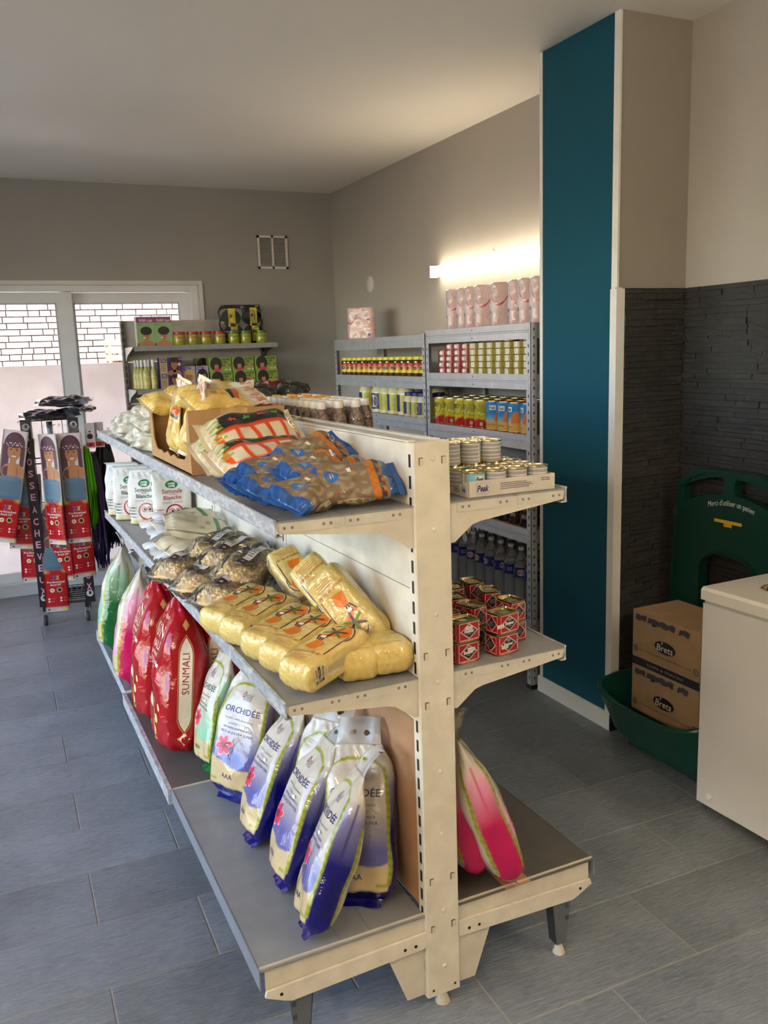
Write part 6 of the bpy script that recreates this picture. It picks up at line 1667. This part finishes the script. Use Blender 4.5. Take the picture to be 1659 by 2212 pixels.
# toilet paper packs on top
def tp_pack(seed):
    h, W, D = .212, .098, .044
    B = Bag(h, [(0, W*.93, D*.93), (.03, W*.99, D*.98), (.5, W, D), (.97, W*.99, D*.98), (1, W*.92, D*.90)], 72, 40, p=4.0, lump=.0012, pleat=.001, seed=seed); P = B.per.max()
    b = np.array(H('#d8bfbc')); pk_ = np.array(H('#d0a5a2')); mg = np.array(H('#b3365c')); wh = np.array(H('#d9d2d4'))
    def paint(u, z):
        C = np.tile(b, (len(u), 1)); C = mixc(C, pk_, np.clip(.5+.5*np.cos(u*64), 0, 1)*.6); C = mixc(C, wh, sm(W*1.02-np.abs(u), .006)*.85); s_ = u+W*.72
        C = mixc(C, mg, sm(np.abs((s_/(W*.62))**2*.075+.105-z)-.0050)*sm(np.abs(s_)-W*.66)); C[:, 3] = 1; return C
    t = thing('toilet_paper_pack', 'x', 'toilet paper pack'); ob('wrapped_rolls', B.body(paint), 'film', t, smooth='all')
    m = MB()
    V = B.G[-1][:-1]; m.add(V, [tuple(range(len(V)))], tuple(pk_)); V = B.G[0][:-1]; m.add(V, [tuple(reversed(range(len(V))))], tuple(pk_)); ob('wrap_ends', m, 'film', t)
    a = Art(B); a.text('Papier', .052, .100, .050, H('#c0514a'), .014).text('toilette', .052, .083, .052, H('#c0514a'), .012).put(rect(.020, .011), .066, .132, H('#2b2f6a'), e=.0008).text('aro', .066, .132, .014, H('#e6e2e2'), .006, e=.0014).put(disc(.010, 12), .070, .028, H('#3b4a8a'), e=.0008).put(ring(.008, .010), .045, .028, H('#8a8a9a'), e=.0008)
    gx = W*.95+D*.9; a.put(rect(.018, .045, 2, 2), -gx, .035, H('#cfc8c8'), e=.0008).bars(-gx, .03, .014, .03, H('#3a3a44'), n=9, e=.0013).put(disc(.008, 10), -gx, .07, H('#2b3a7a'), e=.001); a.obj('printed_artwork', t)
    return t
tp = tp_pack(3)
pose(tp, (RX+.13, 5.60, 1.760), (0, 0, 1), (-.72, -.70, 0)); tp['label'] = 'pink toilet paper pack standing alone on top of the far rack'; tp['group'] = 'pink toilet paper packs on the racks'
for i, y in enumerate((4.225, 4.125, 4.030, 3.930, 3.775, 3.625, 3.530, 3.43)):
    t = dup(tp); pose(t, (RX+.14+(.008 if i in (1, 5) else 0), y, 1.7785), (0, 0, 1), (-.25, -.97, 0)); t['label'] = 'pink toilet paper pack in the row under the lamp, %s from the far end' % ORD[i]; t['group'] = 'pink toilet paper packs on the racks'
# ================================================================== GOODS ON THE GREY WALL UNIT
def woman(a, x, z, k, hair, skin, e=.0010, cap=False):
    """small printed portrait: hair, face, neck, simple features"""
    if cap: a.put(disc(.30*k, 18, .22*k), x, z+.16*k, hair, e=e+.0004)
    else: a.put(disc(.30*k, 18, .38*k), x, z+.02*k, hair, e=e)
    a.put(rect(.16*k, .3*k), x, z-.32*k, skin, e=e+.0001).put(disc(.42*k, 16, .18*k), x, z-.52*k, skin, e=e+.0001)
    a.put(disc(.19*k, 18, .26*k), x, z-.03*k, skin, e=e+.0003)
    if not cap: a.put(disc(.21*k, 14, .12*k), x, z+.20*k, hair, e=e+.0005)
    for sx in (-1, 1): a.put(disc(.035*k, 8, .018*k), x+sx*.08*k, z+.02*k, H('#2a1a14'), e=e+.0006)
    a.put(disc(.06*k, 8, .022*k), x, z-.14*k, H('#a04a44'), e=e+.0006).put(disc(.02*k, 6, .04*k), x, z-.05*k, H('#8a5a40'), e=e+.0006)
def carton_box(name, w_, d_, h_, col, cat, side=None, top=None):
    t = thing(name, 'x', cat); m = MB(); V = [(-w_/2, -d_, 0), (w_/2, -d_, 0), (w_/2, 0, 0), (-w_/2, 0, 0), (-w_/2, -d_, h_), (w_/2, -d_, h_), (w_/2, 0, h_), (-w_/2, 0, h_)]
    m.add(V, [(0, 1, 5, 4)], col).add(V, [(0, 3, 2, 1), (1, 2, 6, 5), (2, 3, 7, 6), (3, 0, 4, 7)], side or col).add(V, [(4, 5, 6, 7)], top or side or col)
    ob('carton', m, 'paper', t); return t, Art(Flat((0, -d_, 0), (1, 0, 0), (0, 0, 1)))
SKIN1, SKIN2 = H('#b07850'), H('#9a6a48')
# sleep cap boxes
t, a = carton_box('sleep_cap_box', .121, .07, .205, H('#8fb079'), 'box', H('#b9c4b0'))
a.put(rect(.121, .034), 0, .182, H('#8a3a78'), e=.0004).text('SLEEP CAP', .006, .178, .092, H('#e9d3e2'), .016, bold=.02, shear=.1, e=.0009, rot=-.06).lines(-.04, .150, .03, .010, 2, H('#3a4a34'))
woman(a, .005, .085, .135, H('#1e1a1c'), SKIN1, cap=True); a.put(rect(.121, .022), 0, .011, H('#4a4a86'), e=.0003).put(rect(.014, .008), -.01, .06, H('#e8e6e0'), e=.003)
a.obj('printed_front', t); scap = t
for i, x in enumerate((1.142, 1.264)):
    t = scap if i == 0 else dup(scap); t.location = (x, 6.42, 1.7625); t['label'] = 'green and pink sleep cap box, %s of the pair' % ('left', 'right')[i]; t['group'] = 'sleep cap boxes'
# jars of gel
def gel(lid):
    t = thing('gel_jar', 'x', 'gel jar'); r = .042
    m = MB(); m.lathe([(.036, 0), (.040, .006), (r, .02), (r, .070), (.040, .076)], H('#9a9a2c'), 24); ob('jar_body', m, 'gloss', t, smooth=True)
    a = Art(Round(r)); a.put(rect(.066, .016, 10, 1), 0, .054, H('#b9702c') if lid[0] > lid[1] else H('#7d8f2c'), e=.0005).text('ECO STYLE', 0, .054, .05, H('#5a2a1a') if lid[0] > lid[1] else H('#2c4a1c'), .010, e=.0009).lines(0, .026, .04, .014, 3, H('#5c5a1c'), e=.0006); a.obj('printed_label', t)
    m = MB(); m.lathe([(.0405, .075), (.0435, .077), (.0435, .092), (.041, .095)], lid, 24); ob('screw_lid', m, 'plastic', t, smooth=True); return t
gr_, gg_ = gel(H('#a3202a')), gel(H('#3f6e2c'))
for i, x in enumerate((1.378, 1.475, 1.570, 1.672, 1.778, 1.868, 1.988)):
    pr = gr_ if i < 4 else gg_; t = pr if i in (0, 4) else dup(pr); t.location = (x, 6.36, 1.7625); t.rotation_euler = (0, 0, random.uniform(-.1, .25))
    t['label'] = '%s-lidded hair gel jar, %s from the sleep cap boxes' % (('red', 'green')[i > 3], ORD[i]); t['group'] = 'hair gel jars on the wall unit'
# clear pack of rolled bonnets
bn = thing('bonnet_pack', 'clear bag of black bonnets with yellow paper bands', 'bonnet pack', (1.885, 6.52, 1.7625))
for k, (x, z) in enumerate(((-.075, .195), (.085, .20), (-.06, .085), (.095, .085))):
    m = MB(); m.lathe([(.001, -.045), (.05, -.04), (.072, -.02), (.076, 0), (.072, .02), (.05, .04), (.001, .045)], H('#15141a'), 24)
    V = np.concatenate(m.v); m.v = [np.stack([x+V[:, 0], V[:, 2], z+V[:, 1]*.82], 1)]; b = ob('black_bonnet', m, 'fabric', bn, smooth='all')
    m = MB(); m.box((x-.034+.008*(k % 2), -.052, z-.066), (x+.020+.008*(k % 2), -.049, z+.066), H('#d8c832')); bd = ob('paper_band', m, 'paper', b)
    a = Art(Flat((x-.006, -.0525, z), (1, 0, 0), (0, 0, 1))); a.put(rect(.018, .020), -.006, .01, H('#1a1a14')).lines(.016, 0, .05, .012, 2, H('#6a601c'), rot=math.pi/2); a.obj('band_print', bd)
m = MB(); B = Bag(.29, pillow_keys(.165, .060, .1), 40, 40, p=2.6, lump=.006, pleat=.006, seed=4); ob('clear_bag', B.body(lambda u, z: np.tile(np.array(H('#ffffff')), (len(u), 1))), wrap(), bn, smooth='all')
# kits and bottles on the lower shelf
t, a = carton_box('relaxer_kit_box', .166, .08, .102, H('#809b42'), 'box', H('#6d8838'))
a.put(disc(.044, 18, .050), -.030, .056, H('#1b1a1c'), e=.0004).put(disc(.016, 12, .022), -.028, .038, SKIN1, e=.0008).put(disc(.030, 14, .020), -.032, .072, H('#1b1a1c'), e=.0010)
a.put(rect(.052, .018), -.022, .014, H('#c22a58'), e=.0012).text('OLIVE', .042, .088, .062, H('#1e2a12'), .016, bold=.03, e=.0009).text('OIL', .036, .068, .034, H('#1e2a12'), .015, bold=.03, e=.0009).put(rect(.068, .010), .046, .045, H('#a02a1e'), e=.0006).text('GIRLS', .05, .045, .024, H('#e8dcc8'), .006, e=.001).put(rect(.026, .012), .044, .014, H('#b9c46a'), e=.0006).put(disc(.006, 10), .072, .014, H('#dfe0c8'), e=.0006)
a.obj('printed_front', t); ol = t; n1 = True
for k in range(2):
    for i, x in enumerate((1.652, 1.824, 1.998)):
        t = ol if n1 else dup(ol); n1 = False; t.location = (x+(.006 if k == 0 else 0), 6.40, 1.4625+k*.1025); t['label'] = 'green OLIVE OIL kit box, %s row, %s from the left' % (('bottom', 'top')[k], ORD[i]); t['group'] = 'green olive oil kit boxes'
t = dup(ol); t.location = (1.585, 6.52, 1.5650); t['label'] = 'green kit box set back behind the left end of the top row'
t2 = dup(ol); t2.location = (1.585, 6.52, 1.4625); t2['label'] = 'green kit box at the bottom behind the purple portrait boxes'
t, a = carton_box('hair_dye_box', .160, .075, .108, H('#4a2a6e'), 'box', H('#3f2560'), H('#5a3a86'))
a.put(rect(.052, .108), -.053, .054, H('#b39a6e'), e=.0003).put(rect(.040, .030), -.052, .088, H('#2a1c5a'), e=.0008).text('Dark', -.052, .094, .026, H('#d9d6e6'), .010, bold=.02, e=.0013).text('Lovely', -.052, .082, .032, H('#d9d6e6'), .010, bold=.02, e=.0013).lines(-.053, .04, .038, .05, 7, H('#6a5636'), e=.0008)
woman(a, .022, .062, .12, H('#241a1c'), SKIN2); a.put(disc(.012, 12), .058, .060, H('#c9b98e'), e=.003).put(rect(.024, .010), .066, .096, H('#c0508a'), e=.003); a.obj('printed_front', t); dl = t
for k in range(2):
    t = dl if k == 0 else dup(dl); t.location = (1.293, 6.38, 1.4625+k*.1085); t['label'] = 'purple hair dye box with portrait, %s of the two' % ('lower', 'upper')[k]; t['group'] = 'purple hair dye boxes'
for i, (hair, x) in enumerate(((H('#c9a562'), 1.424), (H('#1f1614'), 1.520))):
    t, a = carton_box('hair_colour_box', .090, .07, .150, H('#a99aa8'), 'box', H('#5a4a86')); a.put(rect(.05, .022), -.012, .132, H('#5a4a96'), e=.0003).lines(-.012, .132, .04, .012, 2, H('#cfc8e0')); woman(a, .0, .078, .13, hair, SKIN1); a.text('FADE', -.006, .040, .05, H('#d8d2e2'), .012, e=.003).text('RESIST', .0, .026, .062, H('#d8d2e2'), .012, e=.003).put(rect(.09, .018), 0, .009, H('#5a4a96'), e=.002)
    a.obj('printed_front', t); t.location = (x, 6.40, 1.4625); t['label'] = ('hair colour box with blonde short-haired portrait', 'hair colour box with dark long-haired portrait')[i]
def oil():
    t = thing('hair_oil_bottle', 'x', 'oil bottle'); r = .024
    m = MB(); m.lathe([(.021, 0), (r, .004), (r, .105), (.020, .125), (.010, .150), (.009, .160)], H('#b9b66a'), 20); ob('bottle_glass', m, 'gloss', t, smooth=True)
    a = Art(Round(r)); a.put(rect(.056, .060, 12, 1), 0, .062, H('#cfc27a'), e=.0005).lines(0, .07, .034, .03, 4, H('#7a6a2c'), e=.0009); a.obj('paper_label', t)
    m = MB(); m.lathe([(.010, .158), (.0115, .160), (.0115, .205), (.010, .207)], H('#d9dad6'), 16); ob('screw_cap', m, 'plastic', t, smooth=True); return t
oi = oil()
for i, (x, y) in enumerate(((1.125, 6.36), (1.177, 6.36), (1.108, 6.42), (1.160, 6.43), (1.095, 6.48), (1.150, 6.50), (1.085, 6.54))):
    t = oi if i == 0 else dup(oi); t.location = (x, y, 1.4625); t.rotation_euler = (0, 0, random.uniform(-.3, .3)); t['label'] = 'pale yellow hair oil bottle, %s from the shelf front' % ORD[i]; t['group'] = 'hair oil bottles on the wall unit'

# ================================================================== HAIR PACKS ON THE DISPLAY STAND
def braid():
    t = thing('braiding_hair_pack', 'x', 'hair pack'); W, L = .145, .70      # hangs down from the origin
    m = MB(); nx, nz = 10, 40; V = []; F = []; C = []
    for side in (0, 1):
        for j in range(nz+1):
            for i in range(nx+1):
                x = W*(i/nx-.5); z = -L*j/nz; b = .004*math.cos((i/nx-.5)*3.0)+.004*math.sin(z*9)+.006
                V.append((x, -b if side == 0 else .004, z))
    o_ = (nx+1)*(nz+1)
    for j in range(nz):
        for i in range(nx):
            a_ = j*(nx+1)+i; F.append((a_, a_+nx+1, a_+nx+2, a_+1)); F.append((o_+a_, o_+a_+1, o_+a_+nx+2, o_+a_+nx+1))
    for j in range(nz):
        for e in (0, nx): a_ = j*(nx+1)+e; F.append((a_, a_+nx+1, o_+a_+nx+1, o_+a_))
    c0 = np.tile(np.array(H('#cfc6c2')), (len(V), 1)); VV = np.array(V)
    z = -VV[:, 2]; x = VV[:, 0]
    c0 = mixc(c0, H('#a8171c'), sm(.440-z-.010*np.cos(x*22), .006)); c0 = mixc(c0, H('#c9a23a'), sm(np.abs(z-(.440-.010*np.cos(x*22)))-.003, .004)); c0 = mixc(c0, H('#4f6a7d'), sm(.290-z, .006)*sm(z-.436)*sm(np.abs(x)-.062)); c0 = mixc(c0, H('#c9c2ba'), sm(.668-z)); c0 = mixc(c0, H('#2c2430'), sm(VV[:, 1]*-1, .001)*sm(.03-z)); c0[:, 3] = 1
    m.add(V, F, None, 0, [tuple(c) for c in c0.tolist()]); ob('pack_sleeve', m, 'film', t, smooth='all')
    class Bow:
        def at(s, X, Z, e): X = np.asarray(X); Z = np.asarray(Z); b = .004*np.cos(X/W*3.0)+.004*np.sin(Z*9)+.006; return np.stack([X, -b-e, Z], 1)
    a = Art(Bow()); HR = H('#5a3846')
    a.put(disc(.060, 20, .075), 0, -.085, HR, e=.0008).put(rect(.040, .20, 2, 6), -.045, -.19, HR, e=.0008).put(rect(.024, .12, 2, 4), .050, -.16, HR, e=.0008)
    a.put(disc(.066, 18, .055), .004, -.255, SKIN1, e=.0010).put(rect(.034, .06, 1, 3), 0, -.19, SKIN1, e=.0012).put(disc(.038, 20, .056), .002, -.130, SKIN1, e=.0014).put(disc(.046, 18, .026), 0, -.082, HR, e=.0017)
    for k in range(12): a.put(disc(.004, 6), -.044+.008*k, -.085-.010*math.sin(k*1.9), H('#d9c9cf'), e=.0020)
    for sx in (-1, 1): a.put(disc(.007, 8, .0035), sx*.016, -.120, H('#2a1a16'), e=.0020).put(rect(.016, .002), sx*.016, -.111, H('#3a241c'), e=.0020)
    a.put(disc(.014, 10, .005), .003, -.160, H('#e2c9bc'), e=.0020).put(disc(.004, 6, .008), .002, -.140, H('#8a5a40'), e=.0019)
    a.put(rect(.126, .11, 6, 4), 0, -.355, H('#4f6a7d'), e=.0013).put(disc(.06, 16, .016), 0, -.298, H('#56728a'), e=.0016).put(rect(.0022, .07, 1, 3), .030, -.265, H('#3f5a6d'), e=.0018)
    for k in range(1): pass
    a.text('2X', 0, -.478, .046, H('#6a4a8a'), .030, bold=.04, shear=.1, e=.0008).text('X', .013, -.478, .020, H('#d9b23a'), .030, bold=.04, shear=.1, e=.0012).text('Pre-Stretched', 0, -.506, .104, H('#d9cfc9'), .014, bold=.02, e=.0008).text('Braid 50"', 0, -.524, .066, H('#d9cfc9'), .013, bold=.02, e=.0008)
    a.put(disc(.014, 14), -.024, -.560, H('#d8cfa8'), e=.0008).put(rect(.012, .012), -.024, -.560, H('#8a8a5a'), e=.0013).put(disc(.017, 14), .020, -.558, H('#c9b27a'), e=.0008).put(disc(.012, 12), .020, -.558, H('#1e1614'), e=.0013)
    for sx, zz in ((-.046, -.615), (-.046, -.632), (.026, -.612), (.026, -.630)): a.put(disc(.0065, 10), sx, zz, H('#d9c9c4'), e=.0008).lines(sx+.024, zz, .026, .005, 1, H('#c98a84'), e=.0008)
    a.put(rect(.014, .010), -.050, -.686, H('#222222'), e=.0008).lines(-.02, -.686, .04, .012, 2, H('#8a8680'), e=.0008).put(rect(.028, .010), .045, -.686, H('#c9b83a'), e=.0008); a.obj('printed_card', t)
    m = MB(); seal_sheet(m, W*.98, W*.8, -.002, .055, H('#ffffff'), nx=16, ny=8, curl=.012, wave=.006); ob('clear_header', m, wrap(), t, smooth='all')
    m = MB(); seal_sheet(m, W*.98, W*1.0, -L, -L-.022, H('#ffffff'), nx=8, ny=2, wave=.002); ob('clear_hem', m, wrap(), t, smooth='all')
    m = MB(); m.tube([(0, .012, .047), (0, .05, .050), (0, .075, .056)], .0022, H('#1c1c1e'), 5); ob('hanging_hook', m, 'steel', t); return t
bd0 = braid(); n1 = True
for i, (p, ax, fr, lb) in enumerate((
        ((.515, 5.765, 1.235), (-.004, 0, 1), (-.12, -1, 0), 'braiding hair pack hanging in front on the right with red lower half'),
        ((.462, 5.795, 1.235), (.005, .0, 1), (-.12, -1, 0), 'braiding hair pack just behind the front right one'),
        ((.388, 5.785, 1.235), (.0, .0, 1), (-.75, -.66, 0), 'braiding hair pack turned sideways between the banners'),
        ((.215, 5.80, 1.270), (.21, 0, 1), (-.15, -1, 0), 'braiding hair pack swinging out on the left, nearest the door'),
        ((.245, 5.86, 1.215), (.10, 0, 1), (-.15, -1, 0), 'braiding hair pack on the left behind the BROSSE banner'),
        ((.368, 5.842, .790), (.035, .04, 1), (-.10, -1, 0), 'braiding hair pack hanging lowest almost to the wheel'),
        ((.420, 5.82, .985), (.01, .0, 1), (-.20, -1, 0), 'braiding hair pack on the lower hook at the left'),
        ((.520, 5.79, 1.000), (-.01, .0, 1), (.15, -1, 0), 'braiding hair pack on the lower hook at the right'),
        ((.262, 5.92, .98), (.05, .0, 1), (-.2, -1, 0), 'braiding hair pack low on the left behind the banner'))):
    t = bd0 if n1 else dup(bd0); n1 = False; pose(t, p, ax, fr); t['label'] = lb; t['group'] = 'braiding hair packs on the stand'
def strand_bundle(name, label, cat, p, top, L, r, col, mat, seed, squash=.6):
    rs = np.random.RandomState(seed); t = thing(name, label, cat, p); m = MB()
    for k in range(26):
        a_ = rs.rand()*6.28; q = math.sqrt(rs.rand())*r; x, y = q*math.cos(a_), q*math.sin(a_)*squash
        pts = [(x*.4, y*.4, 0), (x*.9, y*.9, -L*.15), (x*1.1+rs.uniform(-.008, .008), y*1.1, -L*.5), (x*1.2+rs.uniform(-.01, .01), y*1.1, -L*.8), (x*.9+rs.uniform(-.01, .01), y, -L*rs.uniform(.93, 1.0))]
        m.tube(pts, [r*.10, r*.22, r*.26, r*.22, r*.06], col, 6)
    o = ob('strands', m, mat, t, smooth='all'); o['kind'] = 'stuff'
    m = MB(); m.tube([(.012*math.cos(q), .012*math.sin(q), -.006) for q in np.linspace(0, 6.28, 9)[:-1]], .004, H('#d8d8d8'), 5, closed=True); ob('band', m, 'plastic', t)
    return t
strand_bundle('hair_net_bundle', 'bright green net bundle hanging on the stand', 'hair net', (.612, 5.80, 1.15), 0, .55, .032, H('#5fae22'), 'fabric', 3)
strand_bundle('purple_hair_bundle', 'dark purple hair bundle hanging beside the green net', 'hair bundle', (.650, 5.84, 1.10), 0, .78, .045, H('#2c1648'), 'hair', 5)
strand_bundle('black_hair_bundle', 'black hair bundle hanging behind the purple one', 'hair bundle', (.720, 5.92, 1.16), 0, .70, .050, H('#17141a'), 'hair', 7)
strand_bundle('brown_hair_bundle', 'dark brown hair bundle at the right end of the stand', 'hair bundle', (.765, 5.98, 1.14), 0, .72, .040, H('#2a1e20'), 'hair', 9)
for i, (x, y, cc) in enumerate(((.640, 5.78, H('#b9aeb0')), (.700, 5.80, H('#a89ea4')))):
    t = thing('hair_clip_card', ('pale card of black hair accessories on the stand', 'second pale card of hair accessories next to the first')[i], 'accessory card', (x, y, 1.13)); m = MB(); m.box((-.028, -.003, 0), (.028, .003, .16), cc); ob('card', m, 'paper', t); a = Art(Flat((0, -.003, 0), (1, 0, 0), (0, 0, 1))); a.put(disc(.018, 12), 0, .075, H('#1c1a20')).put(rect(.05, .028), 0, .022, H('#a82a24')).put(disc(.008, 10), 0, .022, H('#1c1a20'), e=.001).put(disc(.006, 8), 0, .105, H('#1c1a20')); a.obj('card_print', t)
# loose packs piled on the stand's top
def toppack(seed, tone):
    B = Bag(.30, pillow_keys(.07, .016, .1), 36, 36, p=2.5, lump=.004, pleat=.006, seed=seed); t = thing('loose_hair_pack', 'x', 'hair pack'); b = np.array(tone)
    ob('hair_filling', B.body(lambda u, z: mixc(np.tile(b, (len(u), 1)), H('#9aa3b8'), np.clip((z-.24)*20, 0, 1))), 'crinkle', t, smooth='all'); fins(t, .07, .30, H('#ffffff'), wrap(), s0=.03); return t
tpk = toppack(3, H('#23202a'))
for i, (x, y, z, ax) in enumerate(((.42, 5.90, 1.348, (1, .05, .0)), (.62, 5.86, 1.348, (.25, 1, .0)), (.47, 6.06, 1.348, (.98, .1, 0)), (.52, 5.93, 1.385, (.95, -.25, 0)), (.56, 6.04, 1.392, (.8, .6, .0)))):
    t = tpk if i == 0 else dup(tpk); lay(t, (x, y, z), ax, (0, -.3, 1), .30); t['label'] = 'dark hair pack in clear film lying on top of the stand, %s of the pile' % ORD[i]; t['group'] = 'hair packs lying on top of the stand'

# ================================================================== CHIP CARTONS in the basket stand, papers, freezer things
def chips(label, z):
    h_, w_, d_ = .232, .372, .24; t = thing('chips_carton', label, 'carton', (2.362, 2.502, z)); KR = H('#a98b68')
    m = MB(); m.box((0, -w_/2, 0), (d_, w_/2, h_), KR); ob('carton_body', m, 'card', t)
    f = Flat((-.0002, 0, 0), (0, -1, 0), (0, 0, 1)); a = Art(f); DK = H('#23222a')
    a.put(rect(w_, .034), 0, .017, DK, e=.0004).text('CHIPS & SNACKS', 0, .017, .20, H('#b9a88e'), .010, e=.0009)
    a.put(disc(.058, 24, .026), 0, .115, DK, e=.0005).text('Brets', 0, .112, .088, H('#d8ccb8'), .028, shear=.15, bold=.01, e=.001).put(disc(.004, 6, .006), -.016, .133, H('#d8ccb8'), e=.001)
    a.text('LA CHIPS ORIGINALE FRANÇAISE', .0, .070, .285, H('#2c2620'), .0085, e=.0006).put(ring(.010, .014), -.166, .070, H('#4a4036')).put(disc(.008, 10), -.166, .070, H('#6a5a48')).put(ring(.010, .014), .166, .070, H('#4a4036')).text('E', .166, .070, .008, H('#2c2620'), .010)
    a.obj('printed_front', t)
    a = Art(Flat((0, 0, h_), (0, -1, 0), (-1, 0, 0))); L_ = H('#5a4630')
    for k in range(2):
        for (x, y, w2, h2) in ((0, -.07, .26, .0015), (0, -.15, .26, .0015), (-.13, -.11, .0015, .08), (.13, -.11, .0015, .08)): a.put(rect(w2, h2), x, y-k*.0, L_, e=.0004)
    for (x, y) in ((-.02, -.09), (.03, -.10), (0, -.13)): a.put(disc(.016, 8, .008), x, y, L_, e=.0004, rot=.4)
    a.obj('lid_diagram', t)
    # torn dark tape
    for k, (y, L2, rt) in enumerate(((.135, .060, .06), (.02, .15, -.03), (-.105, .055, .10))):
        m = MB(); V, F = rect(L2, .040, 6, 2); V = V.copy(); V[:, 1] += .004*np.sin(V[:, 0]*140+k); V[:, 0] += V[:, 1]*.3
        P = np.array([(-.0012 if q[1] < .012 else (q[1]-.012)*.9, -(q[0])+y, h_-.018+min(q[1], .012)+(.0065 if q[1] > .012 else 0)) for q in V]); m.add(P, F, H('#4c4a4c')); ob('torn_tape', m, 'softfilm', t)
    m = MB(); m.box((-.0006, .055, h_-.045), (.0, .075, h_-.034), H('#1a130c')); ob('handle_slot', m, 'dark', t)
    return t
chips('lower cardboard chips carton sitting in the green tray', .1335)
chips('upper cardboard chips carton stacked on the other carton', .3660)
for i, (y, x, rz) in enumerate(((2.80, 2.700, .1), (2.822, 2.705, -.02))):
    t = thing('paper_sheet', ('leaflet tucked behind the green board', 'white sheet with dark print tucked behind the green board')[i], 'paper', (x, y, .68)); m = MB(); V, F = rect(.05, .29, 4, 8); P = np.array([(0.003*math.sin(q[1]*14), q[0], q[1]+.145+.2*q[0]) for q in V]); m.add(P, F, H('#cfcab8') if i else H('#b9b08a')); P2 = P+np.array([.0015, 0, 0]); m.add(P2, [f[::-1] for f in F], H('#cfcab8')); sh = ob('sheet', m, 'paper', t)
    a = Art(Flat((-.0045, 0, .145), (0, -1, 0), (0, 0, 1))); a.lines(.008, .05, .02, .12, 8, H('#5a5a4a') if i else H('#6a7a4a')); a.obj('sheet_print', t)
bg_t = thing('crumpled_wrapper', 'small crumpled dark gold wrapper lying on the freezer lid', 'wrapper', (2.375, 2.035, .8325)); B = Bag(.05, pillow_keys(.018, .006, .15), 24, 20, p=2.4, lump=.002, pleat=.003, seed=3)
o = ob('wrapper_film', B.body(lambda u, z: mixc(np.tile(np.array(H('#8a7a4a')), (len(u), 1)), H('#3a3020'), np.clip(np.sin(z*300)*2, 0, 1))), 'crinkle', bg_t, smooth='all'); lay(bg_t, (2.375, 2.03, .840), (.3, -1, 0), (0, 0, 1), .05)
# ================================================================== everything soft rests on what carries it
from mathutils.bvhtree import BVHTree
def world_pts(t, skip=()):
    out = []
    M = t.matrix_basis.copy()
    for ch in t.children:
        if ch.type != 'MESH' or any(ch.name.startswith(s_) for s_ in skip): continue
        n = len(ch.data.vertices); co = np.empty(n*3); ch.data.vertices.foreach_get('co', co); co = co.reshape(-1, 3)
        A = np.array(M @ ch.matrix_basis); out.append(co@A[:3, :3].T+A[:3, 3])
    return np.concatenate(out)
def shift(t, d):
    t.matrix_basis = Matrix.Translation(Vector(d)) @ t.matrix_basis
def tree(t):
    V = []; F = []; M = t.matrix_basis
    for ch in t.children:
        if ch.type != 'MESH' or ch.get('kind') == 'stuff': continue
        b = len(V); A = M @ ch.matrix_basis
        V += [A @ v.co for v in ch.data.vertices]; F += [tuple(b+i for i in p.vertices) for p in ch.data.polygons]
    return BVHTree.FromPolygons(V, F, epsilon=0.0)
def rest(t, z, x0=None, x1=None, y0=None, drop=True):
    P = world_pts(t); d = [0, 0, 0]
    dz = z+.0006-P[:, 2].min()
    if dz > 0 or drop: d[2] = dz
    if x1 is not None and P[:, 0].max() > x1: d[0] = x1-P[:, 0].max()
    if x0 is not None and P[:, 0].min() < x0: d[0] = x0-P[:, 0].min()
    if y0 is not None and P[:, 1].min() < y0: d[1] = y0-P[:, 1].min()
    shift(t, d)
def settle(items, most=.030, step=.005):
    """bottom first: lift each a little until it no longer cuts the ones below"""
    items = sorted(items, key=lambda t: world_pts(t)[:, 2].mean()); done = []
    for t in items:
        lo, hi = world_pts(t).min(0), world_pts(t).max(0); up = 0.0
        near = [b for b in done if (b[1] < hi+.001).all() and (b[2]+np.array([0, 0, most]) > lo).all()]
        T = tree(t)
        while up < most and any(T.overlap(b[0]) for b in near):
            shift(t, (0, 0, step)); up += step; T = tree(t)
        P = world_pts(t); done.append((T, P.min(0), P.max(0)))
TOP = [o for o in COL.objects if o.parent is None]
def kind(*names): return [o for o in TOP if o.name.split('.')[0] in names]
PX_L = GX0+.004          # panel face on the aisle side
for o in kind('rice_sack'):
    if o.matrix_basis.translation.x < .9: rest(o, ZB if not (2.73 < o.matrix_basis.translation.y < 3.69) else ZB-.006, x1=PX_L)
    else: rest(o, ZB, x0=GX1-.003)
for o in kind('couscous_bag', 'snack_bag', 'semolina_bag', 'semolina_pack'): rest(o, Z2, x1=PX_L, drop=o.name.startswith('semolina_pack'))
for o in kind('millet_bag', 'flour_bag', 'grain_bag'): rest(o, Z1, x1=PX_L, drop=False)
for o in kind('snack_pouch'): rest(o, Z1, x0=GX1-.003)
settle(kind('couscous_bag')+kind('snack_bag'), .006, .003); settle(kind('semolina_bag'), .03); settle(kind('millet_bag'), .006, .003); settle(kind('grain_bag'), .028, .007)
settle(kind('loose_hair_pack'), .04); settle(kind('flour_sachet'), .008)
for o in kind('flour_sachet'): rest(o, cz0+.004, x1=cx1-.006, drop=False)
